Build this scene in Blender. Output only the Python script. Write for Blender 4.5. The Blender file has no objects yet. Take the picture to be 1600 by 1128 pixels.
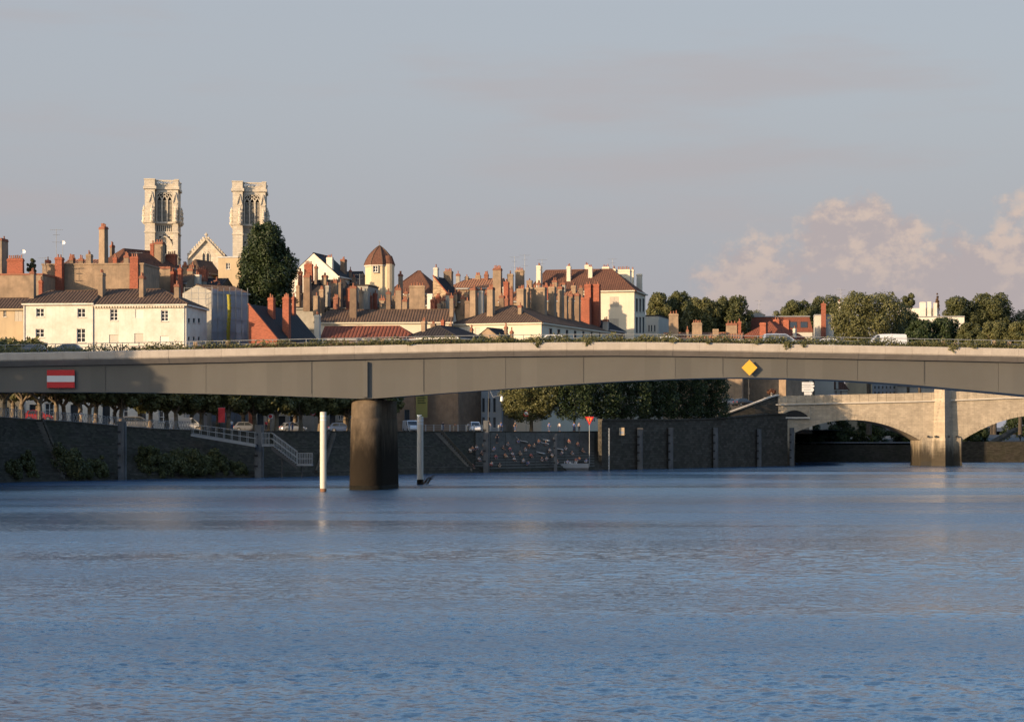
import bpy, math, random
import numpy as np
from mathutils import Vector, Matrix

random.seed(7)
R = math.radians
SC = bpy.context.scene
COL = SC.collection

# ------------------------------------------------------------------ camera
F, H, Y0 = 3500.0, 6.2, 679.0          # focal length in photo pixels, eye height, horizon row
cam_d = bpy.data.cameras.new('camera')
cam_d.sensor_width = 36.0
cam_d.lens = 36.0 * F / 1600.0
cam_d.shift_y = (Y0 - 564.0) / 1600.0
cam_d.clip_start = 1.0
cam_d.clip_end = 20000.0
cam = bpy.data.objects.new('camera', cam_d)
cam.location = (0, 0, H)
cam.rotation_euler = (R(90), 0, 0)
COL.objects.link(cam)
SC.camera = cam

# ------------------------------------------------------------------ light
SUN_AZ, SUN_EL = 51.0, 13.0             # degrees left of straight behind the viewer, height
SC.view_settings.view_transform = 'Standard'
SC.view_settings.look = 'None'
SC.view_settings.exposure = 0.75
SC.view_settings.gamma = 1.0
sun_dir = Vector((-math.sin(R(SUN_AZ)) * math.cos(R(SUN_EL)), -math.cos(R(SUN_AZ)) * math.cos(R(SUN_EL)), math.sin(R(SUN_EL))))
sun_d = bpy.data.lights.new('sun', 'SUN')
sun_d.energy = 5.0
sun_d.angle = R(0.55)
sun_d.color = (1.0, 0.72, 0.45)
sun = bpy.data.objects.new('sun', sun_d)
sun.rotation_euler = sun_dir.to_track_quat('Z', 'Y').to_euler()
sun.location = (-300, -250, 120)
COL.objects.link(sun)

world = bpy.data.worlds.new('World')
SC.world = world
world.use_nodes = True
wn, wl = world.node_tree.nodes, world.node_tree.links
wn.clear()

def wnode(t, **kw):
    n = wn.new(t)
    for k, v in kw.items():
        setattr(n, k, v)
    return n

def wmath(op, a, b=None, c=None, clamp=False):
    n = wnode('ShaderNodeMath', operation=op, use_clamp=clamp)
    for i, s in enumerate((a, b, c)):
        if s is None:
            continue
        if isinstance(s, (int, float)):
            n.inputs[i].default_value = s
        else:
            wl.new(s, n.inputs[i])
    return n.outputs[0]

def wmix(fac, a, b):
    n = wnode('ShaderNodeMix', data_type='RGBA')
    for s, i in ((fac, 0), (a, 6), (b, 7)):
        if isinstance(s, (int, float)):
            n.inputs[i].default_value = s
        elif isinstance(s, tuple):
            n.inputs[i].default_value = (*s, 1)
        else:
            wl.new(s, n.inputs[i])
    return n.outputs[2]

sky_t = wnode('ShaderNodeTexSky', sky_type='NISHITA')
sky_t.sun_disc = False
sky_t.sun_elevation = R(SUN_EL)
sky_t.sun_rotation = R(180 + SUN_AZ)
sky_t.altitude = 180
sky_t.air_density = 1.2
sky_t.dust_density = 2.5
sky_t.ozone_density = 1.5
tc = wnode('ShaderNodeTexCoord')
sep = wnode('ShaderNodeSeparateXYZ')
wl.new(tc.outputs['Generated'], sep.inputs[0])
azim = wmath('ARCTAN2', sep.outputs[0], sep.outputs[1])
elev = wmath('ARCSINE', sep.outputs[2])
cmb = wnode('ShaderNodeCombineXYZ')
wl.new(azim, cmb.inputs[0]); wl.new(elev, cmb.inputs[1])

def wnoise(scale, sx, sy, detail, rough, off=0.0):
    mp = wnode('ShaderNodeMapping')
    mp.inputs['Scale'].default_value = (sx, sy, 1)
    mp.inputs['Location'].default_value = (off, off * 0.37, off)
    wl.new(cmb.outputs[0], mp.inputs[0])
    nz = wnode('ShaderNodeTexNoise')
    nz.inputs['Scale'].default_value = scale
    nz.inputs['Detail'].default_value = detail
    nz.inputs['Roughness'].default_value = rough
    wl.new(mp.outputs[0], nz.inputs['Vector'])
    return nz.outputs[0]

def wramp(v, lo, hi):
    n = wnode('ShaderNodeMapRange', interpolation_type='SMOOTHSTEP')
    n.inputs[1].default_value = lo; n.inputs[2].default_value = hi
    wl.new(v, n.inputs[0])
    return n.outputs[0]

# sky in the units of the Nishita texture (scaled below)
sky_hsv = wnode('ShaderNodeHueSaturation')
sky_hsv.inputs['Saturation'].default_value = 1.15
sky_hsv.inputs['Hue'].default_value = 0.505
wl.new(sky_t.outputs[0], sky_hsv.inputs['Color'])
sky_hsv.inputs['Value'].default_value = 2.35
SKY_K = 0.098
# a thin even veil of high haze over the whole dome
veil_f = wramp(elev, 0.34, 0.185)
veil_f = wmath('MULTIPLY', veil_f, 0.92)
veil = wmix(veil_f, sky_hsv.outputs[0], (2.42, 2.52, 2.81))
# mauve band close to the horizon (the earth's shadow side of the evening sky)
low_f = wmath('MULTIPLY', wramp(elev, 0.20, 0.02), 0.75)
veil = wmix(low_f, veil, (2.32, 2.23, 2.48))
# thin streaks of cirrus
st = wmath('MULTIPLY', wramp(wnoise(1.0, 5.0, 34.0, 5, 0.55, 3.1), 0.47, 0.72), 0.55)
st = wmath('MULTIPLY', st, wramp(elev, 0.01, 0.12))
veil = wmix(st, veil, (2.75, 2.51, 2.57))
# cumulus low on the horizon, as puffs in azimuth / elevation
puffs = [(0.150, 0.086, 0.028), (0.168, 0.080, 0.022), (0.120, 0.052, 0.040), (0.155, 0.050, 0.046), (0.186, 0.058, 0.040),
         (0.205, 0.064, 0.022), (0.238, 0.072, 0.034), (0.225, 0.046, 0.038), (0.090, 0.036, 0.022), (0.31, 0.06, 0.05)]
dens = None
for (a, e, r) in puffs:
    dx = wmath('SUBTRACT', azim, a); dy = wmath('SUBTRACT', elev, e)
    q = wmath('SQRT', wmath('ADD', wmath('MULTIPLY', dx, dx), wmath('MULTIPLY', dy, dy)))
    d = wmath('SUBTRACT', 1.0, wmath('DIVIDE', q, r))
    dens = d if dens is None else wmath('MAXIMUM', dens, d)
cn = wnoise(1.0, 38.0, 46.0, 7, 0.6, 1.3)
cn2 = wnoise(1.0, 38.0, 46.0, 7, 0.6, 1.3 + 0.16)
cd = wmath('ADD', dens, wmath('MULTIPLY', wmath('SUBTRACT', cn, 0.5), 2.0))
cmask = wmath('MULTIPLY', wramp(cd, 0.02, 0.40), 0.86)
lit = wramp(wmath('SUBTRACT', cn, cn2), -0.06, 0.10)
lit = wmath('MULTIPLY', lit, wramp(elev, 0.03, 0.095))
ccol = wmix(lit, (2.81, 2.42, 2.42), (4.04, 3.18, 2.69))
veil = wmix(cmask, veil, ccol)
bg = wnode('ShaderNodeBackground')
bg.inputs['Strength'].default_value = SKY_K
wl.new(veil, bg.inputs['Color'])
wo = wnode('ShaderNodeOutputWorld')
wl.new(bg.outputs[0], wo.inputs['Surface'])

SC.render.engine = 'CYCLES'
SC.cycles.use_denoising = True
SC.cycles.max_bounces = 5
SC.cycles.diffuse_bounces = 2
SC.cycles.transparent_max_bounces = 12

# ------------------------------------------------------------------ pixel -> place
def S(D): return D / F
def X(px, D): return (px - 800.0) * D / F
def Z(py, D): return H + (Y0 - py) * D / F
def W(px, py, D): return Vector((X(px, D), D, Z(py, D)))

def interp(tab, x):
    xs = [t[0] for t in tab]
    if x <= xs[0]: return tab[0][1]
    if x >= xs[-1]: return tab[-1][1]
    for i in range(len(xs) - 1):
        if xs[i] <= x <= xs[i + 1]:
            u = (x - xs[i]) / (xs[i + 1] - xs[i])
            y0, y1 = tab[i][1], tab[i + 1][1]
            m0 = (y1 - (tab[i - 1][1] if i > 0 and len(tab[i]) < 3 else y0)) / (xs[i + 1] - (xs[i - 1] if i > 0 and len(tab[i]) < 3 else xs[i]))
            m1 = ((tab[i + 2][1] if i + 2 < len(xs) and len(tab[i + 1]) < 3 else y1) - y0) / ((xs[i + 2] if i + 2 < len(xs) and len(tab[i + 1]) < 3 else xs[i + 1]) - xs[i])
            h = xs[i + 1] - xs[i]
            u2, u3 = u * u, u * u * u
            return (2*u3-3*u2+1)*y0 + (u3-2*u2+u)*h*m0 + (-2*u3+3*u2)*y1 + (u3-u2)*h*m1

# ------------------------------------------------------------------ materials
MATS = {}
ALB = 0.78
def nmat(name):
    m = bpy.data.materials.new(name)
    m.use_nodes = True
    n, l = m.node_tree.nodes, m.node_tree.links
    b = n.get('Principled BSDF')
    MATS[name] = m
    return m, n, l, b

def surf(name, col, var=0.25, scale=1.5, rough=0.85, bump=0.0, bscale=None, stain=0.0, stain_col=(0.05, 0.045, 0.04), streak=0.0, spec=0.3, metal=0.0, seed=0.0, island=0.0):
    """weathered surface: mottled colour, blotchy stains, vertical dirt streaks, fine relief"""
    col = tuple(c * ALB for c in col); stain_col = tuple(c * ALB for c in stain_col)
    m, n, l, b = nmat(name)
    tcn = n.new('ShaderNodeNewGeometry')
    mp = n.new('ShaderNodeMapping'); mp.inputs['Location'].default_value = (seed, seed * 1.7, seed * 0.6)
    l.new(tcn.outputs['Position'], mp.inputs[0])
    nz = n.new('ShaderNodeTexNoise'); nz.inputs['Scale'].default_value = scale; nz.inputs['Detail'].default_value = 8; nz.inputs['Roughness'].default_value = 0.65
    l.new(mp.outputs[0], nz.inputs['Vector'])
    ra = n.new('ShaderNodeMapRange'); ra.inputs[1].default_value = 0.25; ra.inputs[2].default_value = 0.75
    l.new(nz.outputs[0], ra.inputs[0])
    mx = n.new('ShaderNodeMix'); mx.data_type = 'RGBA'
    mx.inputs[6].default_value = (*[c * (1 - var) for c in col], 1)
    mx.inputs[7].default_value = (*[min(1, c * (1 + var)) for c in col], 1)
    l.new(ra.outputs[0], mx.inputs[0])
    out = mx.outputs[2]
    if island:
        oi = n.new('ShaderNodeObjectInfo')
        gi = n.new('ShaderNodeNewGeometry')
        ad = n.new('ShaderNodeMath'); ad.operation = 'ADD'
        l.new(oi.outputs['Random'], ad.inputs[0]); l.new(gi.outputs['Random Per Island'], ad.inputs[1])
        fr = n.new('ShaderNodeMath'); fr.operation = 'FRACT'; l.new(ad.outputs[0], fr.inputs[0])
        hs = n.new('ShaderNodeHueSaturation')
        mr = n.new('ShaderNodeMapRange'); mr.inputs[3].default_value = 1 - island; mr.inputs[4].default_value = 1 + island
        l.new(fr.outputs[0], mr.inputs[0]); l.new(mr.outputs[0], hs.inputs['Value']); l.new(out, hs.inputs['Color'])
        out = hs.outputs[0]
    if stain:
        n2 = n.new('ShaderNodeTexNoise'); n2.inputs['Scale'].default_value = 0.35; n2.inputs['Detail'].default_value = 10; n2.inputs['Roughness'].default_value = 0.7
        l.new(mp.outputs[0], n2.inputs['Vector'])
        r2 = n.new('ShaderNodeMapRange'); r2.inputs[1].default_value = 0.43; r2.inputs[2].default_value = 0.70; r2.inputs[4].default_value = stain
        l.new(n2.outputs[0], r2.inputs[0])
        m2 = n.new('ShaderNodeMix'); m2.data_type = 'RGBA'; m2.inputs[7].default_value = (*stain_col, 1)
        l.new(r2.outputs[0], m2.inputs[0]); l.new(out, m2.inputs[6]); out = m2.outputs[2]
    if streak:
        mp3 = n.new('ShaderNodeMapping'); mp3.inputs['Scale'].default_value = (1.6, 1.6, 0.09); mp3.inputs['Location'].default_value = (seed, 2, 3)
        l.new(tcn.outputs['Position'], mp3.inputs[0])
        n3 = n.new('ShaderNodeTexNoise'); n3.inputs['Scale'].default_value = 1.0; n3.inputs['Detail'].default_value = 6; n3.inputs['Roughness'].default_value = 0.7
        l.new(mp3.outputs[0], n3.inputs['Vector'])
        r3 = n.new('ShaderNodeMapRange'); r3.inputs[1].default_value = 0.5; r3.inputs[2].default_value = 0.8; r3.inputs[4].default_value = streak
        l.new(n3.outputs[0], r3.inputs[0])
        m3 = n.new('ShaderNodeMix'); m3.data_type = 'RGBA'; m3.inputs[7].default_value = (*stain_col, 1)
        l.new(r3.outputs[0], m3.inputs[0]); l.new(out, m3.inputs[6]); out = m3.outputs[2]
    l.new(out, b.inputs['Base Color'])
    b.inputs['Roughness'].default_value = rough
    b.inputs['Specular IOR Level'].default_value = spec
    b.inputs['Metallic'].default_value = metal
    if bump:
        n4 = n.new('ShaderNodeTexNoise'); n4.inputs['Scale'].default_value = bscale or scale * 4; n4.inputs['Detail'].default_value = 6
        l.new(mp.outputs[0], n4.inputs['Vector'])
        bp = n.new('ShaderNodeBump'); bp.inputs['Strength'].default_value = bump; bp.inputs['Distance'].default_value = 0.1
        l.new(n4.outputs[0], bp.inputs['Height']); l.new(bp.outputs[0], b.inputs['Normal'])
    return m

def masonry(name, col, mortar, bw, bh, var=0.25, bump=0.4, rough=0.9, stain=0.3, seed=0.0, stain_col=(0.03, 0.03, 0.028), streak=0.0):
    """coursed stone or brick on (x+y, z)"""
    col = tuple(c * ALB for c in col); mortar = tuple(c * ALB for c in mortar); stain_col = tuple(c * ALB for c in stain_col)
    m, n, l, b = nmat(name)
    g = n.new('ShaderNodeNewGeometry')
    sp = n.new('ShaderNodeSeparateXYZ'); l.new(g.outputs['Position'], sp.inputs[0])
    ad = n.new('ShaderNodeMath'); ad.operation = 'MULTIPLY_ADD'; ad.inputs[1].default_value = 0.8
    l.new(sp.outputs[1], ad.inputs[0]); l.new(sp.outputs[0], ad.inputs[2])
    cb = n.new('ShaderNodeCombineXYZ'); l.new(ad.outputs[0], cb.inputs[0]); l.new(sp.outputs[2], cb.inputs[1])
    br = n.new('ShaderNodeTexBrick')
    br.inputs['Scale'].default_value = 1.0
    br.inputs['Brick Width'].default_value = bw; br.inputs['Row Height'].default_value = bh
    br.inputs['Mortar Size'].default_value = min(bw, bh) * 0.06
    br.inputs['Mortar Smooth'].default_value = 0.4
    br.inputs['Color1'].default_value = (*[c * (1 - var) for c in col], 1)
    br.inputs['Color2'].default_value = (*[min(1, c * (1 + var)) for c in col], 1)
    br.inputs['Mortar'].default_value = (*mortar, 1)
    l.new(cb.outputs[0], br.inputs['Vector'])
    mp = n.new('ShaderNodeMapping'); mp.inputs['Location'].default_value = (seed, seed, seed)
    l.new(g.outputs['Position'], mp.inputs[0])
    nz = n.new('ShaderNodeTexNoise'); nz.inputs['Scale'].default_value = 0.4; nz.inputs['Detail'].default_value = 10; nz.inputs['Roughness'].default_value = 0.7
    l.new(mp.outputs[0], nz.inputs['Vector'])
    rr = n.new('ShaderNodeMapRange'); rr.inputs[1].default_value = 0.42; rr.inputs[2].default_value = 0.75; rr.inputs[4].default_value = stain
    l.new(nz.outputs[0], rr.inputs[0])
    m2 = n.new('ShaderNodeMix'); m2.data_type = 'RGBA'; m2.inputs[7].default_value = (*stain_col, 1)
    l.new(rr.outputs[0], m2.inputs[0]); l.new(br.outputs[0], m2.inputs[6])
    out = m2.outputs[2]
    if streak:
        mp3 = n.new('ShaderNodeMapping'); mp3.inputs['Scale'].default_value = (0.8, 0.8, 0.06)
        l.new(g.outputs['Position'], mp3.inputs[0])
        n3 = n.new('ShaderNodeTexNoise'); n3.inputs['Scale'].default_value = 1.0; n3.inputs['Detail'].default_value = 7; n3.inputs['Roughness'].default_value = 0.7
        l.new(mp3.outputs[0], n3.inputs['Vector'])
        r3 = n.new('ShaderNodeMapRange'); r3.inputs[1].default_value = 0.48; r3.inputs[2].default_value = 0.8; r3.inputs[4].default_value = streak
        l.new(n3.outputs[0], r3.inputs[0])
        m3 = n.new('ShaderNodeMix'); m3.data_type = 'RGBA'; m3.inputs[7].default_value = (*stain_col, 1)
        l.new(r3.outputs[0], m3.inputs[0]); l.new(out, m3.inputs[6]); out = m3.outputs[2]
    l.new(out, b.inputs['Base Color'])
    b.inputs['Roughness'].default_value = rough
    b.inputs['Specular IOR Level'].default_value = 0.08
    bp = n.new('ShaderNodeBump'); bp.inputs['Strength'].default_value = bump; bp.inputs['Distance'].default_value = 0.08
    l.new(br.outputs['Fac'], bp.inputs['Height']); bp.invert = True
    l.new(bp.outputs[0], b.inputs['Normal'])
    return m

def leafmat(name, c0, c1, trans=0.25):
    m, n, l, b = nmat(name)
    g = n.new('ShaderNodeNewGeometry')
    nz = n.new('ShaderNodeTexNoise'); nz.inputs['Scale'].default_value = 0.5; nz.inputs['Detail'].default_value = 4
    l.new(g.outputs['Position'], nz.inputs['Vector'])
    ad = n.new('ShaderNodeMath'); ad.operation = 'MULTIPLY_ADD'; ad.inputs[1].default_value = 0.55
    l.new(g.outputs['Random Per Island'], ad.inputs[0]); 
    mr = n.new('ShaderNodeMapRange'); mr.inputs[1].default_value = 0.3; mr.inputs[2].default_value = 0.7; mr.inputs[4].default_value = 0.5
    l.new(nz.outputs[0], mr.inputs[0]); l.new(mr.outputs[0], ad.inputs[2])
    mx = n.new('ShaderNodeMix'); mx.data_type = 'RGBA'
    mx.inputs[6].default_value = (*c0, 1); mx.inputs[7].default_value = (*c1, 1)
    l.new(ad.outputs[0], mx.inputs[0]); l.new(mx.outputs[2], b.inputs['Base Color'])
    b.inputs['Roughness'].default_value = 0.55; b.inputs['Specular IOR Level'].default_value = 0.3
    tr = n.new('ShaderNodeBsdfTranslucent'); l.new(mx.outputs[2], tr.inputs['Color'])
    ms = n.new('ShaderNodeMixShader'); ms.inputs[0].default_value = trans
    l.new(b.outputs[0], ms.inputs[1]); l.new(tr.outputs[0], ms.inputs[2])
    l.new(ms.outputs[0], n['Material Output'].inputs['Surface'])
    return m

def plain(name, col, rough=0.6, metal=0.0, spec=0.4, coat=0.0):
    m, n, l, b = nmat(name)
    b.inputs['Base Color'].default_value = (*col, 1)
    b.inputs['Roughness'].default_value = rough
    b.inputs['Metallic'].default_value = metal
    b.inputs['Specular IOR Level'].default_value = spec
    b.inputs['Coat Weight'].default_value = coat
    b.inputs['Coat Roughness'].default_value = 0.08
    nz = n.new('ShaderNodeTexNoise'); nz.inputs['Scale'].default_value = 3.0; nz.inputs['Detail'].default_value = 5
    mr = n.new('ShaderNodeMapRange'); mr.inputs[3].default_value = max(0.02, rough - 0.12); mr.inputs[4].default_value = min(1, rough + 0.12)
    g = n.new('ShaderNodeNewGeometry'); l.new(g.outputs['Position'], nz.inputs['Vector'])
    l.new(nz.outputs[0], mr.inputs[0]); l.new(mr.outputs[0], b.inputs['Roughness'])
    return m

M = MATS
def tide(name, z0, z1, col, amount):
    """flood marks: a ragged dark stain from the water up to about z1"""
    m = MATS[name]; n, l = m.node_tree.nodes, m.node_tree.links; b = n['Principled BSDF']
    src = b.inputs['Base Color'].links[0].from_socket
    g = n.new('ShaderNodeNewGeometry'); sp = n.new('ShaderNodeSeparateXYZ'); l.new(g.outputs['Position'], sp.inputs[0])
    mp = n.new('ShaderNodeMapping'); mp.inputs['Scale'].default_value = (0.9, 0.9, 0.25); l.new(g.outputs['Position'], mp.inputs[0])
    nz = n.new('ShaderNodeTexNoise'); nz.inputs['Scale'].default_value = 1.0; nz.inputs['Detail'].default_value = 7; nz.inputs['Roughness'].default_value = 0.65; l.new(mp.outputs[0], nz.inputs['Vector'])
    ad = n.new('ShaderNodeMath'); ad.operation = 'MULTIPLY_ADD'; ad.inputs[1].default_value = (z1 - z0) * 1.3; l.new(nz.outputs[0], ad.inputs[0]); l.new(sp.outputs[2], ad.inputs[2])
    mr = n.new('ShaderNodeMapRange'); mr.interpolation_type = 'SMOOTHSTEP'; mr.inputs[1].default_value = z1 + (z1 - z0) * 0.65; mr.inputs[2].default_value = z0 + (z1 - z0) * 0.65; mr.inputs[4].default_value = amount
    l.new(ad.outputs[0], mr.inputs[0])
    mx = n.new('ShaderNodeMix'); mx.data_type = 'RGBA'; mx.inputs[7].default_value = (*col, 1); l.new(mr.outputs[0], mx.inputs[0]); l.new(src, mx.inputs[6]); l.new(mx.outputs[2], b.inputs['Base Color'])
# walls
surf('white_plaster', (0.74, 0.69, 0.60), 0.10, 0.9, stain=0.50, stain_col=(0.46, 0.36, 0.26), streak=0.45, bump=0.15)
surf('cream_plaster', (0.70, 0.62, 0.48), 0.10, 0.7, stain=0.22, stain_col=(0.38, 0.30, 0.22), streak=0.22, bump=0.15, seed=5)
surf('pale_plaster', (0.58, 0.54, 0.46), 0.12, 0.7, stain=0.3, stain_col=(0.3, 0.26, 0.2), streak=0.25, bump=0.15, seed=9)
surf('tower_plaster', (0.62, 0.50, 0.33), 0.12, 0.7, stain=0.4, stain_col=(0.36, 0.27, 0.17), streak=0.35, bump=0.2, seed=31)
surf('tan_render', (0.33, 0.235, 0.155), 0.25, 0.8, stain=0.6, stain_col=(0.12, 0.095, 0.07), streak=0.5, bump=0.3, seed=12)
surf('brown_render', (0.22, 0.15, 0.10), 0.28, 0.9, stain=0.5, stain_col=(0.08, 0.06, 0.05), streak=0.5, bump=0.3, seed=15)
surf('grey_render', (0.34, 0.32, 0.28), 0.18, 0.8, stain=0.45, stain_col=(0.15, 0.14, 0.12), streak=0.4, bump=0.2, seed=17)
surf('blue_grey_plaster', (0.36, 0.38, 0.40), 0.12, 0.8, stain=0.3, stain_col=(0.2, 0.2, 0.2), streak=0.3, bump=0.15, seed=19)
surf('ochre_plaster', (0.50, 0.39, 0.25), 0.15, 0.7, stain=0.3, stain_col=(0.25, 0.19, 0.13), streak=0.3, bump=0.2, seed=21)
masonry('red_brick', (0.34, 0.108, 0.066), (0.30, 0.16, 0.11), 0.24, 0.09, 0.22, 0.35, stain=0.35, stain_col=(0.16, 0.07, 0.05), streak=0.3)
masonry('cap_brick', (0.28, 0.115, 0.075), (0.25, 0.15, 0.11), 0.24, 0.09, 0.25, 0.3, stain=0.45, stain_col=(0.14, 0.09, 0.07))
masonry('rubble_stone', (0.42, 0.30, 0.19), (0.5, 0.40, 0.28), 0.45, 0.28, 0.35, 0.4, stain=0.35, stain_col=(0.18, 0.13, 0.1))
masonry('limestone', (0.64, 0.57, 0.46), (0.46, 0.41, 0.33), 0.9, 0.45, 0.12, 0.3, stain=0.45, stain_col=(0.30, 0.26, 0.20), streak=0.40)
masonry('bridge_stone', (0.46, 0.385, 0.285), (0.35, 0.29, 0.215), 0.85, 0.36, 0.12, 0.3, stain=0.60, stain_col=(0.21, 0.175, 0.13), streak=0.55, seed=3)
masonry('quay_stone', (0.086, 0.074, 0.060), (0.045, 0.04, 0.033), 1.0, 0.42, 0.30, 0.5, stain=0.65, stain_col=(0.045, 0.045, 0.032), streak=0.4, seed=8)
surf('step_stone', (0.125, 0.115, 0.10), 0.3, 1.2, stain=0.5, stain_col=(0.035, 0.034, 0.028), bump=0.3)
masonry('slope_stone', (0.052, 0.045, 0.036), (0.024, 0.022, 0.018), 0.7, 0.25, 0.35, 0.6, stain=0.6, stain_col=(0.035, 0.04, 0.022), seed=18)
# roofs
surf('roof_brown', (0.140, 0.092, 0.066), 0.55, 5.0, stain=0.5, stain_col=(0.05, 0.04, 0.033), bump=0.3, spec=0.08, rough=0.95, seed=2)
surf('roof_red', (0.20, 0.072, 0.048), 0.45, 5.0, stain=0.35, stain_col=(0.10, 0.045, 0.035), bump=0.3, spec=0.08, rough=0.95, seed=4)
surf('roof_rust', (0.145, 0.072, 0.050), 0.45, 5.0, stain=0.4, stain_col=(0.06, 0.04, 0.033), bump=0.3, spec=0.08, rough=0.95, seed=6)
surf('roof_orange', (0.34, 0.17, 0.10), 0.35, 5.0, stain=0.4, stain_col=(0.15, 0.08, 0.05), bump=0.3, spec=0.08, rough=0.95, seed=8)
surf('roof_slate', (0.040, 0.036, 0.037), 0.35, 4.0, rough=0.85, spec=0.12, stain=0.3, stain_col=(0.03, 0.03, 0.03), bump=0.2, seed=10)
surf('terracotta', (0.33, 0.135, 0.08), 0.3, 6.0, stain=0.3, seed=3, island=0.3)
surf('zinc', (0.38, 0.38, 0.38), 0.2, 2.0, rough=0.5, metal=0.4, stain=0.2)
# other
surf('girder_paint', (0.106, 0.102, 0.090), 0.07, 0.25, rough=0.42, spec=0.45, stain=0.28, stain_col=(0.10, 0.088, 0.07), streak=0.38, island=0.07)
surf('cornice_concrete', (0.45, 0.40, 0.34), 0.10, 0.9, rough=0.85, stain=0.35, stain_col=(0.26, 0.22, 0.18), streak=0.35, bump=0.15, island=0.04)
surf('pier_concrete', (0.19, 0.145, 0.10), 0.25, 0.8, rough=0.9, stain=0.6, stain_col=(0.06, 0.05, 0.04), streak=0.75, bump=0.3, spec=0.02)
surf('pier_wet', (0.018, 0.016, 0.013), 0.35, 1.2, rough=0.8, stain=0.6, stain_col=(0.025, 0.025, 0.02), streak=0.5, bump=0.3, spec=0.02)
tide('pier_concrete', 3.6, 9.6, (0.016, 0.013, 0.010), 0.97)
tide('bridge_stone', 1.6, 6.6, (0.024, 0.020, 0.014), 0.92)
surf('asphalt', (0.06, 0.06, 0.06), 0.25, 1.0, bump=0.1)
surf('paving', (0.20, 0.18, 0.15), 0.2, 0.7, stain=0.2, bump=0.1)
surf('earth', (0.10, 0.09, 0.06), 0.3, 0.3, bump=0.1)
surf('steel_pile', (0.11, 0.115, 0.12), 0.3, 0.8, rough=0.7, stain=0.6, stain_col=(0.04, 0.035, 0.03), streak=0.6)
surf('galvanised', (0.26, 0.27, 0.28), 0.15, 1.5, rough=0.5, metal=0.35)
surf('post_white', (0.62, 0.57, 0.48), 0.06, 1.2, rough=0.6, stain=0.15, stain_col=(0.4, 0.33, 0.25), streak=0.35)
surf('post_rust', (0.22, 0.11, 0.06), 0.4, 3.0, stain=0.5)
surf('bark', (0.20, 0.155, 0.105), 0.4, 2.5, stain=0.5, stain_col=(0.06, 0.05, 0.035), bump=0.6, bscale=8)
surf('dark_bark', (0.07, 0.055, 0.04), 0.4, 2.0, bump=0.5, bscale=8)
surf('scaffold_sheet', (0.30, 0.36, 0.44), 0.2, 0.6, rough=0.6, stain=0.3, stain_col=(0.18, 0.2, 0.24))
surf('rust_metal', (0.2, 0.09, 0.05), 0.4, 3.0)
surf('lounger_concrete', (0.42, 0.41, 0.39), 0.1, 2.0, stain=0.2)
surf('twig', (0.08, 0.06, 0.04), 0.4, 2.0)
plain('white_paint', (0.72, 0.70, 0.66), 0.5)
plain('dark_iron', (0.03, 0.03, 0.03), 0.55)
plain('painted_void', (0.012, 0.012, 0.012), 0.9)  # near-black for flat panels that paint the shade inside openings
plain('sign_red', (0.42, 0.012, 0.015), 0.45)
plain('sign_white', (0.52, 0.52, 0.52), 0.45)
plain('sign_yellow', (0.56, 0.32, 0.035), 0.5)
plain('sign_black', (0.02, 0.02, 0.02), 0.5)
plain('banner_yellow', (0.17, 0.15, 0.04), 0.8)
plain('chute_yellow', (0.27, 0.24, 0.03), 0.6)
plain('awning_red', (0.25, 0.03, 0.03), 0.8)
plain('canvas', (0.42, 0.39, 0.34), 0.85)
plain('shutter_grey', (0.38, 0.34, 0.28), 0.7)
plain('shutter_white', (0.6, 0.57, 0.5), 0.7)
plain('dark_shutter', (0.06, 0.075, 0.10), 0.6)
plain('door_wood', (0.10, 0.055, 0.03), 0.6)
plain('rubber', (0.015, 0.015, 0.015), 0.8)
plain('car_white', (0.50, 0.51, 0.53), 0.3, coat=0.6)
plain('car_black', (0.02, 0.022, 0.026), 0.25, coat=0.8)
plain('car_silver', (0.42, 0.44, 0.47), 0.3, metal=0.5, coat=0.6)
plain('car_grey', (0.16, 0.17, 0.19), 0.3, metal=0.3, coat=0.6)
plain('car_blue', (0.05, 0.08, 0.16), 0.3, coat=0.6)
plain('car_red', (0.30, 0.03, 0.03), 0.3, coat=0.6)
plain('lamp_lens', (0.7, 0.7, 0.68), 0.15)
plain('tail_red', (0.35, 0.01, 0.01), 0.25)
plain('skin', (0.32, 0.18, 0.12), 0.6)
plain('hair', (0.035, 0.022, 0.015), 0.7)
for nm, c in (('shirt_white', (0.45, 0.44, 0.42)), ('shirt_orange', (0.5, 0.16, 0.04)), ('shirt_red', (0.38, 0.03, 0.03)), ('shirt_black', (0.02, 0.02, 0.025)),
              ('shirt_blue', (0.06, 0.12, 0.3)), ('shirt_grey', (0.25, 0.25, 0.26)), ('denim', (0.05, 0.07, 0.13)), ('shorts_beige', (0.35, 0.28, 0.19)), ('plumage', (0.75, 0.74, 0.71))):
    plain(nm, c, 0.85)
m, n_, l_, b_ = nmat('glass')
b_.inputs['Base Color'].default_value = (0.025, 0.03, 0.035, 1); b_.inputs['Roughness'].default_value = 0.08; b_.inputs['Specular IOR Level'].default_value = 0.6
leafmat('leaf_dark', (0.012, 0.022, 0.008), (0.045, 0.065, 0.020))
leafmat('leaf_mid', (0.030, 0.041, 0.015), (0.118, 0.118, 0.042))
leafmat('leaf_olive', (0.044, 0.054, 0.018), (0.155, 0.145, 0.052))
leafmat('leaf_plane', (0.035, 0.045, 0.014), (0.15, 0.135, 0.045))
leafmat('leaf_brown', (0.08, 0.05, 0.03), (0.19, 0.12, 0.07))
leafmat('leaf_rust', (0.08, 0.035, 0.02), (0.20, 0.09, 0.05))
leafmat('pampas', (0.30, 0.22, 0.14), (0.48, 0.36, 0.24))

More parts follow.
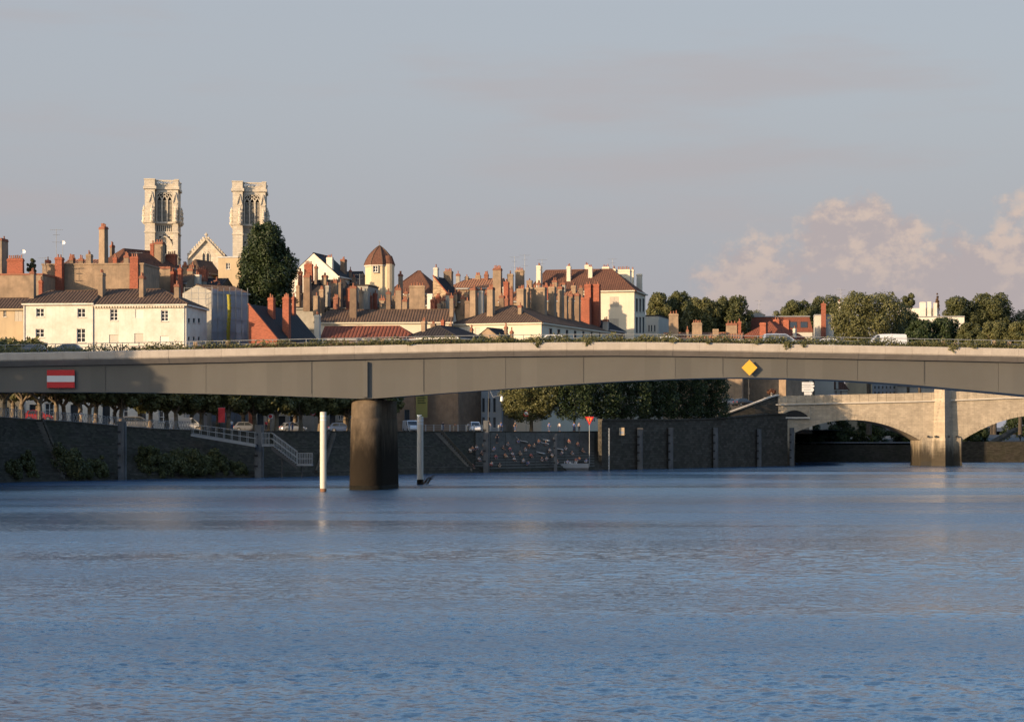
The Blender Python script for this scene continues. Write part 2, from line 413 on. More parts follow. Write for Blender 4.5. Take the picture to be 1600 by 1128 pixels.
# ------------------------------------------------------------------ mesh builder
class MB:
    def __init__(s):
        s.v, s.f, s.m = [], [], []
    def vert(s, p):
        s.v.append((p[0], p[1], p[2])); return len(s.v) - 1
    def poly(s, pts, m=0):
        i = [s.vert(p) for p in pts]
        s.f.append(i); s.m.append(m)
    def box(s, x0, x1, y0, y1, z0, z1, m=0, tx=0.0, ty=0.0):
        b = len(s.v)
        for z, kx, ky in ((z0, 0, 0), (z1, tx, ty)):
            for x, y in ((x0 + kx, y0 + ky), (x1 - kx, y0 + ky), (x1 - kx, y1 - ky), (x0 + kx, y1 - ky)):
                s.v.append((x, y, z))
        for q in ((3, 2, 1, 0), (4, 5, 6, 7), (0, 1, 5, 4), (1, 2, 6, 5), (2, 3, 7, 6), (3, 0, 4, 7)):
            s.f.append([b + k for k in q]); s.m.append(m)
    def beam(s, p0, p1, w, h=None, m=0):
        h = h or w
        p0, p1 = Vector(p0), Vector(p1)
        d = (p1 - p0).normalized()
        up = Vector((0, 0, 1)) if abs(d.z) < 0.95 else Vector((0, 1, 0))
        a = d.cross(up).normalized() * (w / 2); c = a.cross(d).normalized() * (h / 2)
        b = len(s.v)
        for p in (p0, p1):
            for k in (-a - c, a - c, a + c, -a + c):
                s.v.append(tuple(p + k))
        for q in ((0, 1, 2, 3), (7, 6, 5, 4), (0, 4, 5, 1), (1, 5, 6, 2), (2, 6, 7, 3), (3, 7, 4, 0)):
            s.f.append([b + k for k in q]); s.m.append(m)
    def cyl(s, p0, p1, r0, r1=None, n=10, m=0, caps=True):
        r1 = r0 if r1 is None else r1
        p0, p1 = Vector(p0), Vector(p1)
        d = (p1 - p0).normalized()
        up = Vector((0, 0, 1)) if abs(d.z) < 0.95 else Vector((1, 0, 0))
        a = d.cross(up).normalized(); c = a.cross(d).normalized()
        b = len(s.v)
        for p, r in ((p0, r0), (p1, r1)):
            for k in range(n):
                t = 2 * math.pi * k / n
                s.v.append(tuple(p + a * (r * math.cos(t)) + c * (r * math.sin(t))))
        for k in range(n):
            j = (k + 1) % n
            s.f.append([b + k, b + j, b + n + j, b + n + k]); s.m.append(m)
        if caps:
            s.f.append([b + k for k in range(n)][::-1]); s.m.append(m)
            s.f.append([b + n + k for k in range(n)]); s.m.append(m)
    def tube(s, pts, rs, n=8, m=0):
        for i in range(len(pts) - 1):
            s.cyl(pts[i], pts[i + 1], rs[i], rs[i + 1], n, m, caps=(i == len(pts) - 2))
    def lathe(s, prof, c=(0, 0, 0), n=16, m=0, sx=1.0, sy=1.0, closed=True):
        b = len(s.v)
        for r, z in prof:
            for k in range(n):
                t = 2 * math.pi * (k + 0.5) / n
                s.v.append((c[0] + r * math.cos(t) * sx, c[1] + r * math.sin(t) * sy, c[2] + z))
        for i in range(len(prof) - 1):
            for k in range(n):
                j = (k + 1) % n
                s.f.append([b + i * n + k, b + i * n + j, b + (i + 1) * n + j, b + (i + 1) * n + k]); s.m.append(m)
        if closed:
            e = b + (len(prof) - 1) * n
            s.f.append([e + k for k in range(n)]); s.m.append(m)
    def prism(s, pts, y0, y1, m=0):
        """polygon in (x, z), counter-clockwise seen from -y, extruded y0..y1"""
        n = len(pts); b = len(s.v)
        for y in (y0, y1):
            for x, z in pts:
                s.v.append((x, y, z))
        s.f.append([b + k for k in range(n)]); s.m.append(m)
        s.f.append([b + n + k for k in range(n)][::-1]); s.m.append(m)
        for k in range(n):
            j = (k + 1) % n
            s.f.append([b + k, b + n + k, b + n + j, b + j]); s.m.append(m)
    def build(s, name, mats, parent=None, smooth=False, loc=None, rotz=0.0, kind=None):
        me = bpy.data.meshes.new(name)
        me.from_pydata(s.v, [], s.f)
        if not isinstance(mats, (list, tuple)):
            mats = [mats]
        for k in mats:
            me.materials.append(M[k] if isinstance(k, str) else k)
        if len(mats) > 1:
            me.polygons.foreach_set('material_index', s.m)
        if smooth:
            me.polygons.foreach_set('use_smooth', [True] * len(me.polygons))
        me.update()
        o = bpy.data.objects.new(name, me)
        COL.objects.link(o)
        if parent: o.parent = parent
        if loc is not None: o.location = loc
        if rotz: o.rotation_euler = (0, 0, rotz)
        if kind: o['kind'] = kind
        return o

def tag(o, label, cat, group=None):
    o['label'] = label; o['category'] = cat
    if group: o['group'] = group
    return o
def thing(name, label, cat, loc=(0, 0, 0), rotz=0.0, group=None):
    o = bpy.data.objects.new(name, None); COL.objects.link(o)
    o.empty_display_size = 0.5
    o.location = loc; o.rotation_euler = (0, 0, rotz)
    return tag(o, label, cat, group)
def inst(name, mesh, parent=None, loc=(0, 0, 0), rotz=0.0, scale=None):
    o = bpy.data.objects.new(name, mesh); COL.objects.link(o)
    if parent: o.parent = parent
    o.location = loc; o.rotation_euler = (0, 0, rotz)
    if scale: o.scale = scale
    return o
def copy_tree(o, parent=None):
    c = o.copy(); COL.objects.link(c); c.parent = parent
    for ch in list(o.children):
        copy_tree(ch, c)
    return c

# ================================================================== THE SETTING
# ---- water
def water_material():
    m, n, l, b = nmat('river_water')
    g = n.new('ShaderNodeNewGeometry')
    def noise(sx, sy, scale, det, ro, loc=0.0):
        mp = n.new('ShaderNodeMapping'); mp.inputs['Scale'].default_value = (sx, sy, 1); mp.inputs['Location'].default_value = (loc, loc * 2, 0)
        l.new(g.outputs['Position'], mp.inputs[0])
        nz = n.new('ShaderNodeTexNoise'); nz.inputs['Scale'].default_value = scale; nz.inputs['Detail'].default_value = det; nz.inputs['Roughness'].default_value = ro
        nz.inputs['Distortion'].default_value = 0.3
        l.new(mp.outputs[0], nz.inputs['Vector'])
        return nz.outputs[0]
    def mth(op, a, c=None, d=None):
        q = n.new('ShaderNodeMath'); q.operation = op
        for i, s_ in enumerate((a, c, d)):
            if s_ is None: continue
            if isinstance(s_, (int, float)): q.inputs[i].default_value = s_
            else: l.new(s_, q.inputs[i])
        return q.outputs[0]
    def ramp(v, a, c, lo, hi):
        q = n.new('ShaderNodeMapRange'); q.interpolation_type = 'SMOOTHSTEP'
        for i, k in ((1, a), (2, c), (3, lo), (4, hi)): q.inputs[i].default_value = k
        l.new(v, q.inputs[0]); return q.outputs[0]
    def slopes(sx, sy, scale, det, loc):
        """two independent slope components of the rippled surface"""
        mp = n.new('ShaderNodeMapping'); mp.inputs['Scale'].default_value = (sx, sy, 1); mp.inputs['Location'].default_value = (loc, loc * 2, 0)
        l.new(g.outputs['Position'], mp.inputs[0])
        nz = n.new('ShaderNodeTexNoise'); nz.inputs['Scale'].default_value = scale; nz.inputs['Detail'].default_value = det; nz.inputs['Roughness'].default_value = 0.55
        l.new(mp.outputs[0], nz.inputs['Vector'])
        q = n.new('ShaderNodeVectorMath'); q.operation = 'SUBTRACT'; q.inputs[1].default_value = (0.5, 0.5, 0.5)
        l.new(nz.outputs['Color'], q.inputs[0]); return q.outputs[0]
    def vscale(v, k):
        q = n.new('ShaderNodeVectorMath'); q.operation = 'SCALE'; l.new(v, q.inputs[0])
        if isinstance(k, (int, float)): q.inputs['Scale'].default_value = k
        else: l.new(k, q.inputs['Scale'])
        return q.outputs[0]
    def vadd(a, c):
        q = n.new('ShaderNodeVectorMath'); q.operation = 'ADD'; l.new(a, q.inputs[0]); l.new(c, q.inputs[1]); return q.outputs[0]
    gust = noise(0.006, 0.030, 1.0, 4, 0.6, 0.4)      # wind lanes: ruffled and calm water
    amp = ramp(gust, 0.38, 0.62, 0.30, 1.20)
    sl = vadd(vscale(slopes(0.7, 1.25, 6.5, 2, 0.0), 1.4), vscale(slopes(0.45, 1.0, 1.4, 2, 7.0), 0.3))
    sl = vscale(sl, amp)
    fl = n.new('ShaderNodeVectorMath'); fl.operation = 'MULTIPLY'; fl.inputs[1].default_value = (1, 1, 0); l.new(sl, fl.inputs[0])
    up = n.new('ShaderNodeVectorMath'); up.operation = 'ADD'; l.new(g.outputs['Normal'], up.inputs[1]); l.new(fl.outputs[0], up.inputs[0])
    nn = n.new('ShaderNodeVectorMath'); nn.operation = 'NORMALIZE'; l.new(up.outputs[0], nn.inputs[0])
    l.new(nn.outputs[0], b.inputs['Normal'])
    b.inputs['Base Color'].default_value = (0.028, 0.064, 0.122, 1)
    l.new(ramp(gust, 0.38, 0.62, 0.15, 0.29), b.inputs['Roughness'])
    b.inputs['IOR'].default_value = 1.33
    return m
water_material()
mb = MB()
mb.poly([(-3000, -300, -0.18), (3000, -300, -0.18), (3000, 5000, -0.18), (-3000, 5000, -0.18)])
o = mb.build('river', 'river_water'); o['kind'] = 'structure'
def wave_sheet():
    """the river surface between the banks with wind waves, finer where it lies near"""
    g = np.random.default_rng(3)
    ys = [38.0]
    while ys[-1] < 470: ys.append(ys[-1] * (1.0023 if ys[-1] < 130 else 1.006))
    ys = np.array(ys); th = np.linspace(-0.34, 0.34, 520)
    Yg, Tg = np.meshgrid(ys, th, indexing='ij'); Xg = Yg * Tg
    step = np.maximum(np.where(Yg < 130, Yg * 0.0023, Yg * 0.006), Yg * (th[1] - th[0]))
    # lanes of ruffled and calmer water drifting along the current
    lane = np.zeros_like(Xg)
    for k in range(14):
        lx, ly = g.uniform(60, 260), g.uniform(14, 60)
        lane += np.sin(Xg / lx * 6.283 * g.choice([-1, 1]) + Yg / ly * 6.283 + g.uniform(0, 6.283)) * g.uniform(0.5, 1)
    lane = 1 / (1 + np.exp(-lane * 0.9))
    Zg = np.zeros_like(Xg)
    for k in range(80):
        lam = 0.24 * (2.2 / 0.24) ** (g.random() ** 1.35)
        a = g.normal(0.35, 0.60)                       # heading of the wave, mostly towards the viewer
        kx, ky = math.sin(a) * 6.283 / lam, math.cos(a) * 6.283 / lam
        slope = 0.034 * (1.0 if lam < 0.55 else 0.55 / lam)
        lod = np.clip((lam / step - 2.2) / 2.0, 0, 1)
        Zg += slope * lam / 6.283 * lod * np.sin(kx * Xg + ky * Yg + g.uniform(0, 6.283) + 0.6 * np.sin(Xg * 0.11 + k) + 0.6 * np.sin(Yg * 0.07 + 2 * k))
    Zg *= 0.30 + 1.10 * lane
    nr, nc = Xg.shape
    co = np.stack([Xg, Yg, Zg], -1).reshape(-1, 3).astype(np.float32)
    i = np.arange(nr * nc).reshape(nr, nc)
    q = np.stack([i[:-1, :-1], i[:-1, 1:], i[1:, 1:], i[1:, :-1]], -1).reshape(-1, 4).astype(np.int32)
    me = bpy.data.meshes.new('river_surface')
    me.vertices.add(len(co)); me.loops.add(q.size); me.polygons.add(len(q))
    me.vertices.foreach_set('co', co.reshape(-1)); me.loops.foreach_set('vertex_index', q.reshape(-1))
    me.polygons.foreach_set('loop_start', np.arange(0, q.size, 4, dtype=np.int32)); me.polygons.foreach_set('loop_total', np.full(len(q), 4, np.int32))
    me.polygons.foreach_set('use_smooth', np.ones(len(q), bool))
    me.materials.append(M['river_water']); me.update(calc_edges=True)
    ob = bpy.data.objects.new('river_surface', me); COL.objects.link(ob); ob['kind'] = 'structure'
wave_sheet()

# ---- far bank: water edge, slope, quay
BANK = [(-80, 268, 9.0), (0, 289, 8.4), (120, 301, 7.8), (250, 314, 6.9), (450, 329, 6.6), (620, 350, 6.6), (760, 368, 6.6), (860, 382, 6.6), (948, 395, 6.7)]
def bank(px): return interp([(a, b) for a, b, c in BANK], px)
def btop(px): return interp([(a, c) for a, b, c in BANK], px)
RUN = 8.5
def slope_point(px, py):
    D, zt = bank(px), btop(px)
    t = (H + (Y0 - py) * D / F) / (zt - (Y0 - py) * RUN / F)
    d = D + t * RUN
    return Vector((X(px, d), d, t * zt))
# off-frame continuation of the bank towards the left
OFF = [(-150, -400), (-120, -100), (-104, 60), (-92, 150), (-84, 215), (-84, 250)]
mb = MB()
lo, hi = [], []
for x, y in OFF:
    lo.append(Vector((x, y, -1.0))); hi.append(Vector((x - RUN, y + 1.5, 9.0)))
pxs = [-80 + i * (948 + 80) / 60 for i in range(61)]
for p in pxs:
    D = bank(p)
    zt = btop(p)
    lo.append(Vector((X(p, D), D, 0)) + Vector((0.6, -1.2, -0.95)))
    d2 = D + RUN
    hi.append(Vector((X(p, d2), d2, zt)))
for i in range(len(lo) - 1):
    mb.poly([lo[i], lo[i + 1], hi[i + 1], hi[i]])
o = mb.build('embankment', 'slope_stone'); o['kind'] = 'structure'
# coping stones along the top of the slope
cop = None
mb = MB()
for i in range(len(hi) - 1):
    if i < len(OFF): continue
    a, c = hi[i], hi[i + 1]
    b0 = a.lerp(c, 0.01); b1 = a.lerp(c, 0.985)
    up = Vector((0, 0, 0.16)); bk = Vector((-0.3, 0.9, 0)); fw = Vector((0.05, -0.1, 0))
    q = MB()
    pts = [b0 + fw, b1 + fw, b1 + bk, b0 + bk]
    q.poly([p + up for p in pts])
    q.poly([pts[0], pts[1], pts[1] + up, pts[0] + up]); q.poly([pts[1], pts[2], pts[2] + up, pts[1] + up])
    q.poly([pts[3], pts[0], pts[0] + up, pts[3] + up])
    q.build('coping_stone', 'quay_stone', parent=o)
# stone steps of the terrace, a ledge at the foot, and flights of stairs
def slope_t(px, t):
    D = bank(px); d = D + t * RUN
    return Vector((X(px, d), d, t * btop(px)))
emb = o
for k_ in range(13):
    t0 = 0.06 + k_ * 0.072
    n_ = 8
    for q_ in range(n_):
        pa, pb = 742 + (928 - 742) * (q_ + 0.01) / n_, 742 + (928 - 742) * (q_ + 0.985) / n_
        a, c = slope_t(pa, t0), slope_t(pb, t0); a2, c2 = slope_t(pa, t0 + 0.085), slope_t(pb, t0 + 0.085)
        zt = a2.z - 0.12 + random.uniform(-0.015, 0.015)
        q = MB(); fw = Vector((0.12, -0.2, 0))
        p0, p1, p2, p3 = a + fw, c + fw, c2, a2
        q.poly([(v.x, v.y, zt) for v in (p0, p1, p2, p3)]); q.poly([(p0.x, p0.y, zt - 0.75), (p1.x, p1.y, zt - 0.75), (p1.x, p1.y, zt), (p0.x, p0.y, zt)])
        q.poly([(p1.x, p1.y, zt - 0.75), (p2.x, p2.y, zt - 0.75), (p2.x, p2.y, zt), (p1.x, p1.y, zt)]); q.poly([(p3.x, p3.y, zt - 0.75), (p0.x, p0.y, zt - 0.75), (p0.x, p0.y, zt), (p3.x, p3.y, zt)])
        q.build('step', 'step_stone', parent=emb)
for pa, pb, ta, th in ((-60, 180, 0.14, 0.5), (200, 395, 0.12, 0.5), (420, 560, 0.12, 0.5), (600, 752, 0.15, 0.9), (-60, 300, 0.62, 0.25), (430, 680, 0.66, 0.25)):
    q = MB(); n_ = 8
    for k_ in range(n_):
        a, c = slope_t(pa + (pb - pa) * k_ / n_, ta), slope_t(pa + (pb - pa) * (k_ + 1) / n_, ta)
        fw = Vector((0.35, -0.55, 0)) * (th + 0.3)
        q.poly([a + fw + Vector((0, 0, -1.2)), c + fw + Vector((0, 0, -1.2)), c + fw, a + fw]); q.poly([a + fw, c + fw, c + Vector((0, 0, 0.05)), a + Vector((0, 0, 0.05))])
    q.build('ledge', 'quay_stone', parent=emb)
for pa, pb in ((62, 98), (684, 736), (520, 500), (958, 958)):
    if pa == pb: continue
    for k_ in range(18):
        u0 = k_ / 18; a = slope_t(pa + (pb - pa) * u0, 0.97 - 0.93 * u0)
        q = MB(); q.box(-0.5, 0.5, -0.55, 0.45, -0.4, 0.12); q.build('stair_tread', 'step_stone', parent=emb, loc=tuple(a))
    q = MB(); q.beam(slope_t(pa + (5 if pb > pa else -5), 0.99) + Vector((0, -0.4, 0.3)), slope_t(pb + (5 if pb > pa else -5), 0.06) + Vector((0, -0.4, 0.3)), 0.35, 0.5); q.build('stair_kerb', 'quay_stone', parent=emb)
# ground behind
mb = MB()
far = []
for p in hi:
    far.append(Vector((p.x * 1.0 - 900, p.y + 40, p.z)) if p.y < 260 else None)
g0 = hi + [Vector((X(1240, 446), 446 + 3, 7.2)), Vector((70, 470, 7.2)), Vector((90, 640, 7.2)), Vector((500, 900, 7.2)), Vector((1500, 2500, 7.2)), Vector((-2500, 2500, 7.2)), Vector((-2500, -400, 9.0))]
mb.poly(g0)
o = mb.build('quay_ground', 'paving'); o['kind'] = 'structure'

# ---- vertical quay wall right of the slope
WALLPX = [(940, 394, 657), (1000, 402, 657), (1050, 410, 657), (1120, 423, 655), (1165, 431, 651), (1200, 438, 648), (1216, 440.5, 648), (1242, 445, 648)]
def wallD(px): return interp([(a, b) for a, b, c in WALLPX], px)
qw = thing('quay_wall', 'tall dark stone quay wall running up to the stone bridge', 'wall', (X(940, 394), 394, 0))
mb = MB(); base = Vector(qw.location)
for i in range(len(WALLPX) - 1):
    (a, da, ta), (b, db, tb) = WALLPX[i], WALLPX[i + 1]
    p0, p1 = W(a, Y0, da), W(b, Y0, db)
    q0, q1 = Vector((p0.x, da, Z(ta, da))), Vector((p1.x, db, Z(tb, db)))
    p0.z = p1.z = -1.5
    bk = Vector((-0.6, 0.9, 0))
    r = [k - base for k in (p0, p1, q1, q0)]
    mb.poly(r); mb.poly([r[3], r[2], r[2] + bk, r[3] + bk]); mb.poly([r[1] + bk, r[0] + bk, r[3] + bk, r[2] + bk])
    if i == 0: mb.poly([r[0] + bk, r[0], r[3], r[3] + bk])
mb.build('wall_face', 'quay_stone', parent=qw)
for i in range(len(WALLPX) - 1):
    (a, da, ta), (b, db, tb) = WALLPX[i], WALLPX[i + 1]
    n = max(1, int((b - a) / 14))
    for k in range(n):
        u0, u1 = k / n + 0.01 / n, (k + 0.97) / n
        q0 = Vector((X(a, da), da, Z(ta, da))).lerp(Vector((X(b, db), db, Z(tb, db))), u0) - base
        q1 = Vector((X(a, da), da, Z(ta, da))).lerp(Vector((X(b, db), db, Z(tb, db))), u1) - base
        q = MB(); f_ = Vector((0.12, -0.2, 0.0)); bk = Vector((-0.65, 0.95, 0)); up = Vector((0, 0, 0.28))
        c4 = [q0 + f_, q1 + f_, q1 + bk, q0 + bk]
        q.poly([p + up for p in c4]); q.poly([c4[0], c4[1], c4[1] + up, c4[0] + up]); q.poly([c4[1], c4[2], c4[2] + up, c4[1] + up]); q.poly([c4[3], c4[0], c4[0] + up, c4[3] + up])
        q.poly(c4[::-1])
        q.build('coping_stone', 'quay_stone', parent=qw)

# ================================================================== STEEL ROAD BRIDGE (nearest)
BD = 250.0
TOP = [(-260, 558), (-100, 554), (0, 552), (250, 547.5), (575, 540.5), (800, 536.3), (1000, 535.3), (1180, 537.7), (1400, 541.5), (1600, 545.5), (1850, 551)]
SOF = [(-260, 615), (-100, 612.5), (0, 612), (150, 612), (250, 613), (400, 616.5), (575, 622.5, 1), (700, 613), (800, 606), (900, 599), (1000, 593.5), (1100, 590), (1180, 589.3), (1300, 592.5), (1400, 598.5), (1500, 607), (1600, 616), (1650, 621, 1), (1850, 607)]
def topz(px): return Z(interp(TOP, px), BD)
def sofz(px): return Z(interp(SOF, px), BD)
BX0, BX1 = -230, 1840
bridge = thing('road_bridge', 'long grey steel girder road bridge with pale concrete cornice spanning the river', 'bridge', (X(575, BD), BD, 0))
bo = Vector(bridge.location)
def bl(px, y, z): return (X(px, BD) - bo.x, y, z)
# web panels between the weld seams
seams = [BX0, -60, 95, 165, 322, 488, 571, 663, 790, 912, 1055, 1130, 1230, 1340, 1445, 1560, 1700, BX1]
for i in range(len(seams) - 1):
    a, c = seams[i] + 0.25, seams[i + 1] - 0.25
    n = max(2, int((c - a) / 22))
    mb = MB()
    ps = [a + (c - a) * k / n for k in range(n + 1)]
    for k in range(n):
        p, q = ps[k], ps[k + 1]
        wp = 0.018 * math.sin(p * 0.061 + i); wq = 0.018 * math.sin(q * 0.061 + i)
        mb.poly([bl(p, wp, sofz(p)), bl(q, wq, sofz(q)), bl(q, wq, topz(q) - 1.4), bl(p, wp, topz(p) - 1.4)])
    p, q = ps[0], ps[-1]
    mb.poly([bl(p, 0.12, sofz(p)), bl(p, 0, sofz(p)), bl(p, 0, topz(p) - 1.4), bl(p, 0.12, topz(p) - 1.4)])
    mb.poly([bl(q, 0, sofz(q)), bl(q, 0.12, sofz(q)), bl(q, 0.12, topz(q) - 1.4), bl(q, 0, topz(q) - 1.4)])
    mb.build('web_panel', 'girder_paint', parent=bridge)
# box behind the web, bottom flange and back web
mb = MB()
ps = [BX0 + (BX1 - BX0) * k / 120 for k in range(121)]
for k in range(120):
    p, q = ps[k], ps[k + 1]
    a0, a1 = bl(p, 0.05, sofz(p) + 0.02), bl(q, 0.05, sofz(q) + 0.02)
    a2, a3 = bl(q, 9, sofz(q) + 0.02), bl(p, 9, sofz(p) + 0.02)
    t0, t1, t2, t3 = [(v[0], v[1], zz) for v, zz in ((a0, topz(p) - 0.9), (a1, topz(q) - 0.9), (a2, topz(q) - 0.9), (a3, topz(p) - 0.9))]
    mb.poly([a0, a1, t1, t0]); mb.poly([a2, a3, t3, t2]); mb.poly([a3, a2, a1, a0])
mb.build('box_girder', 'girder_paint', parent=bridge)
mb = MB()
for k in range(120):
    p, q = ps[k], ps[k + 1]
    z0, z1 = sofz(p), sofz(q)
    v = [bl(p, -0.10, z0), bl(q, -0.10, z1), bl(q, -0.10, z1 - 0.06), bl(p, -0.10, z0 - 0.06)]
    mb.poly([v[3], v[2], v[1], v[0]])
    mb.poly([v[0], v[1], bl(q, 0.1, z1), bl(p, 0.1, z0)])
    mb.poly([bl(p, 0.6, z0 - 0.06), bl(q, 0.6, z1 - 0.06), v[2], v[3]])
mb.build('bottom_flange', 'girder_paint', parent=bridge)
# vertical stiffener over the pier and lesser ones
for px, w, d in ((571, 0.5, 0.42),):
    mb = MB(); x = X(px, BD) - bo.x
    mb.box(x - w / 2, x + w / 2, -d, 0.0, sofz(px) + 0.12, topz(px) - 1.75)
    mb.build('pier_stiffener', 'girder_paint', parent=bridge)
for px in (486, 661, 911, 1128, 1228, 1443):
    mb = MB(); x = X(px, BD) - bo.x
    mb.box(x - 0.05, x + 0.05, -0.03, 0.0, sofz(px) + 0.35, topz(px) - 1.55)
    mb.build('web_rib', 'girder_paint', parent=bridge)
# cornice units, each with its joint
ej = [BX0 + i * 41.3 for i in range(51)]
PROF = [(-1.15, 0.0), (-1.28, -0.10), (-1.30, -0.80), (-1.22, -0.93), (-0.35, -1.48), (0.0, -1.50), (0.0, -0.3), (0.3, -0.3), (0.3, 0.0)]
for i in range(len(ej) - 1):
    a, c = ej[i] + 0.1, ej[i + 1] - 0.1
    mb = MB(); n = 3
    rows = []
    jit = random.uniform(-0.012, 0.012)
    for k in range(n + 1):
        p = a + (c - a) * k / n
        rows.append([bl(p, y + jit, topz(p) + z) for y, z in PROF])
    for k in range(n):
        for j in range(len(PROF)):
            j2 = (j + 1) % len(PROF)
            mb.poly([rows[k][j], rows[k][j2], rows[k + 1][j2], rows[k + 1][j]])
    mb.poly(rows[0][::-1]); mb.poly(rows[-1])
    mb.build('cornice_unit', 'cornice_concrete', parent=bridge)
# deck slab, far cornice, road
mb = MB()
for k in range(120):
    p, q = ps[k], ps[k + 1]
    for y0, y1, dz0, dz1, mi in ((0.3, 13.0, -0.42, -1.05, 1), (13.0, 13.6, 0.0, -1.3, 0)):
        zt0, zt1, zb0, zb1 = topz(p) + dz0, topz(q) + dz0, topz(p) + dz1, topz(q) + dz1
        mb.poly([bl(p, y0, zt0), bl(q, y0, zt1), bl(q, y1, zt1), bl(p, y1, zt0)], mi)
        mb.poly([bl(p, y1, zb0), bl(q, y1, zb1), bl(q, y0, zb1), bl(p, y0, zb0)], 0)
        mb.poly([bl(p, y0, zb0), bl(q, y0, zb1), bl(q, y0, zt1), bl(p, y0, zt0)], 0)
        mb.poly([bl(q, y1, zb1), bl(p, y1, zb0), bl(p, y1, zt0), bl(q, y1, zt1)], 0)
mb.build('deck', ['cornice_concrete', 'asphalt'], parent=bridge)
# handrail with posts
mb = MB()
for k in range(120):
    p, q = ps[k], ps[k + 1]
    for dz, h_ in ((0.95, 0.07), (0.55, 0.05)):
        mb.beam(bl(p, 0.75, topz(p) + dz), bl(q, 0.75, topz(q) + dz), 0.06, h_)
mb.build('handrail', 'galvanised', parent=bridge)
pm = None
for k in range(79):
    p = BX0 + 26.2 * k
    if pm is None:
        q = MB(); q.box(-0.04, 0.04, -0.04, 0.04, -0.45, 0.95); pm_o = q.build('rail_post', 'galvanised', parent=bridge, loc=bl(p, 0.75, topz(p))); pm = pm_o.data
    else:
        inst('rail_post', pm, bridge, bl(p, 0.75, topz(p)))
# pier: long wall with rounded noses
pr = thing('bridge_pier', 'round-nosed concrete bridge pier standing in the river, stained dark below', 'pier', (X(569, BD + 0.5), BD + 0.5, 0), R(-8))
def pier_part(z0, z1, g0, g1, name, mat, nz=6):
    mb = MB(); hw = 1.55; L = 11.5
    ring = []
    for t in range(25):
        a = math.pi + math.pi * t / 24
        ring.append((math.cos(a) * hw, math.sin(a) * hw + hw))
    for t in range(25):
        a = math.pi * t / 24
        ring.append((math.cos(a) * hw, math.sin(a) * hw + L - hw))
    n = len(ring); b = 0
    for i in range(nz + 1):
        u = i / nz; z = z0 + (z1 - z0) * u; g = g0 + (g1 - g0) * u
        for x, y in ring: mb.v.append((x * g, (y - L / 2) * (1 + (g - 1) * 0.35) + L / 2, z))
    for i in range(nz):
        for k in range(n):
            j = (k + 1) % n
            mb.f.append([i * n + k, i * n + j, (i + 1) * n + j, (i + 1) * n + k]); mb.m.append(0)
    mb.f.append([nz * n + k for k in range(n)]); mb.m.append(0)
    o_ = mb.build(name, mat, parent=pr, smooth=True); o_.data.polygons[len(o_.data.polygons) - 1].use_smooth = False; return o_
pier_part(-2, 0.5, 1.24, 1.235, 'waterline', 'pier_wet', 1)
pier_part(0.5, sofz(575) - 2.2, 1.23, 1.14, 'shaft', 'pier_concrete', 6)
pier_part(sofz(575) - 2.2, sofz(575) - 0.16, 1.12, 1.10, 'cap', 'pier_concrete', 2)
for y_ in (1.0, 6.6): mb = MB(); mb.box(-1.0, 1.0, y_, y_ + 1.6, sofz(575) - 0.16, sofz(575) + 0.01); mb.build('bearing', 'dark_iron', parent=pr)
# off-frame abutment at the left
ab = MB(); ab.box(-3, 3, -1.5, 14, 0, 7.2)
tag(ab.build('abutment', 'grey_render', loc=(X(-215, BD), BD, sofz(-215) - 7.3)), 'concrete abutment under the left end of the steel bridge', 'abutment')

# navigation boards on the girder
nb = thing('navigation_sign', 'red board with white bar fixed to the shaded girder', 'sign', tuple(W(95, 592, BD - 0.35)))
hw, hh = 21.5 * S(BD), 14 * S(BD)
for z0, z1, mt, nm in ((hh * 0.36, hh, 'sign_red', 'red_band'), (-hh * 0.34, hh * 0.36, 'sign_white', 'white_bar'), (-hh, -hh * 0.34, 'sign_red', 'red_band')):
    mb = MB(); mb.box(-hw, hw, -0.04, 0.04, z0 + 0.004, z1 - 0.004); mb.build(nm, mt, parent=nb)
mb = MB()
for x in (-0.9, 0.9): mb.box(x - 0.05, x + 0.05, 0.04, 0.36, -hh * 0.8, hh * 0.8)
mb.build('bracket', 'galvanised', parent=nb)
nd = thing('navigation_diamond', 'yellow diamond board fixed to the sunlit girder', 'sign', tuple(W(1171, 574.5, BD - 0.55)))
k = 12.3 * S(BD)
mb = MB(); mb.prism([(0, -k), (k, 0), (0, k), (-k, 0)], -0.03, 0.03); mb.build('board', 'sign_yellow', parent=nd)
mb = MB(); mb.box(-0.06, 0.06, 0.03, 0.56, -0.5, 0.5); mb.build('bracket', 'galvanised', parent=nd)

# ================================================================== OLD STONE BRIDGE
SD = 443.0
sb = thing('stone_bridge', 'old pale stone arch bridge at the right with pointed pier cutwater', 'bridge', (X(1215, SD), SD, 0))
so = Vector(sb.location)
def sx(px): return X(px, SD) - so.x
def deck_py(px): return interp([(1200, 633.5), (1330, 630.5), (1460, 627.3), (1600, 622), (1760, 618)], px)
def arch_py(px):
    """underside of the arches; None where the masonry goes down to the water"""
    if 1242 < px < 1438:
        return 656 + 20 * ((1330 - px) / 88) ** 2 if px < 1330 else 656 + 32 * ((px - 1330) / 108) ** 2
    if 1503 < px < 1755:
        c = 1628.0
        return 648 + 40 * ((px - c) / 125) ** 2
    return None
SBW = 11.0
cols = sorted(set([1203, 1215, 1241.9, 1242.1, 1437.9, 1438.1, 1502.9, 1503.1, 1754.9, 1755.1, 1790] + [1242 + 7 * k for k in range(1, 28)] + [1503 + 9 * k for k in range(1, 28)]))
mb = MB()
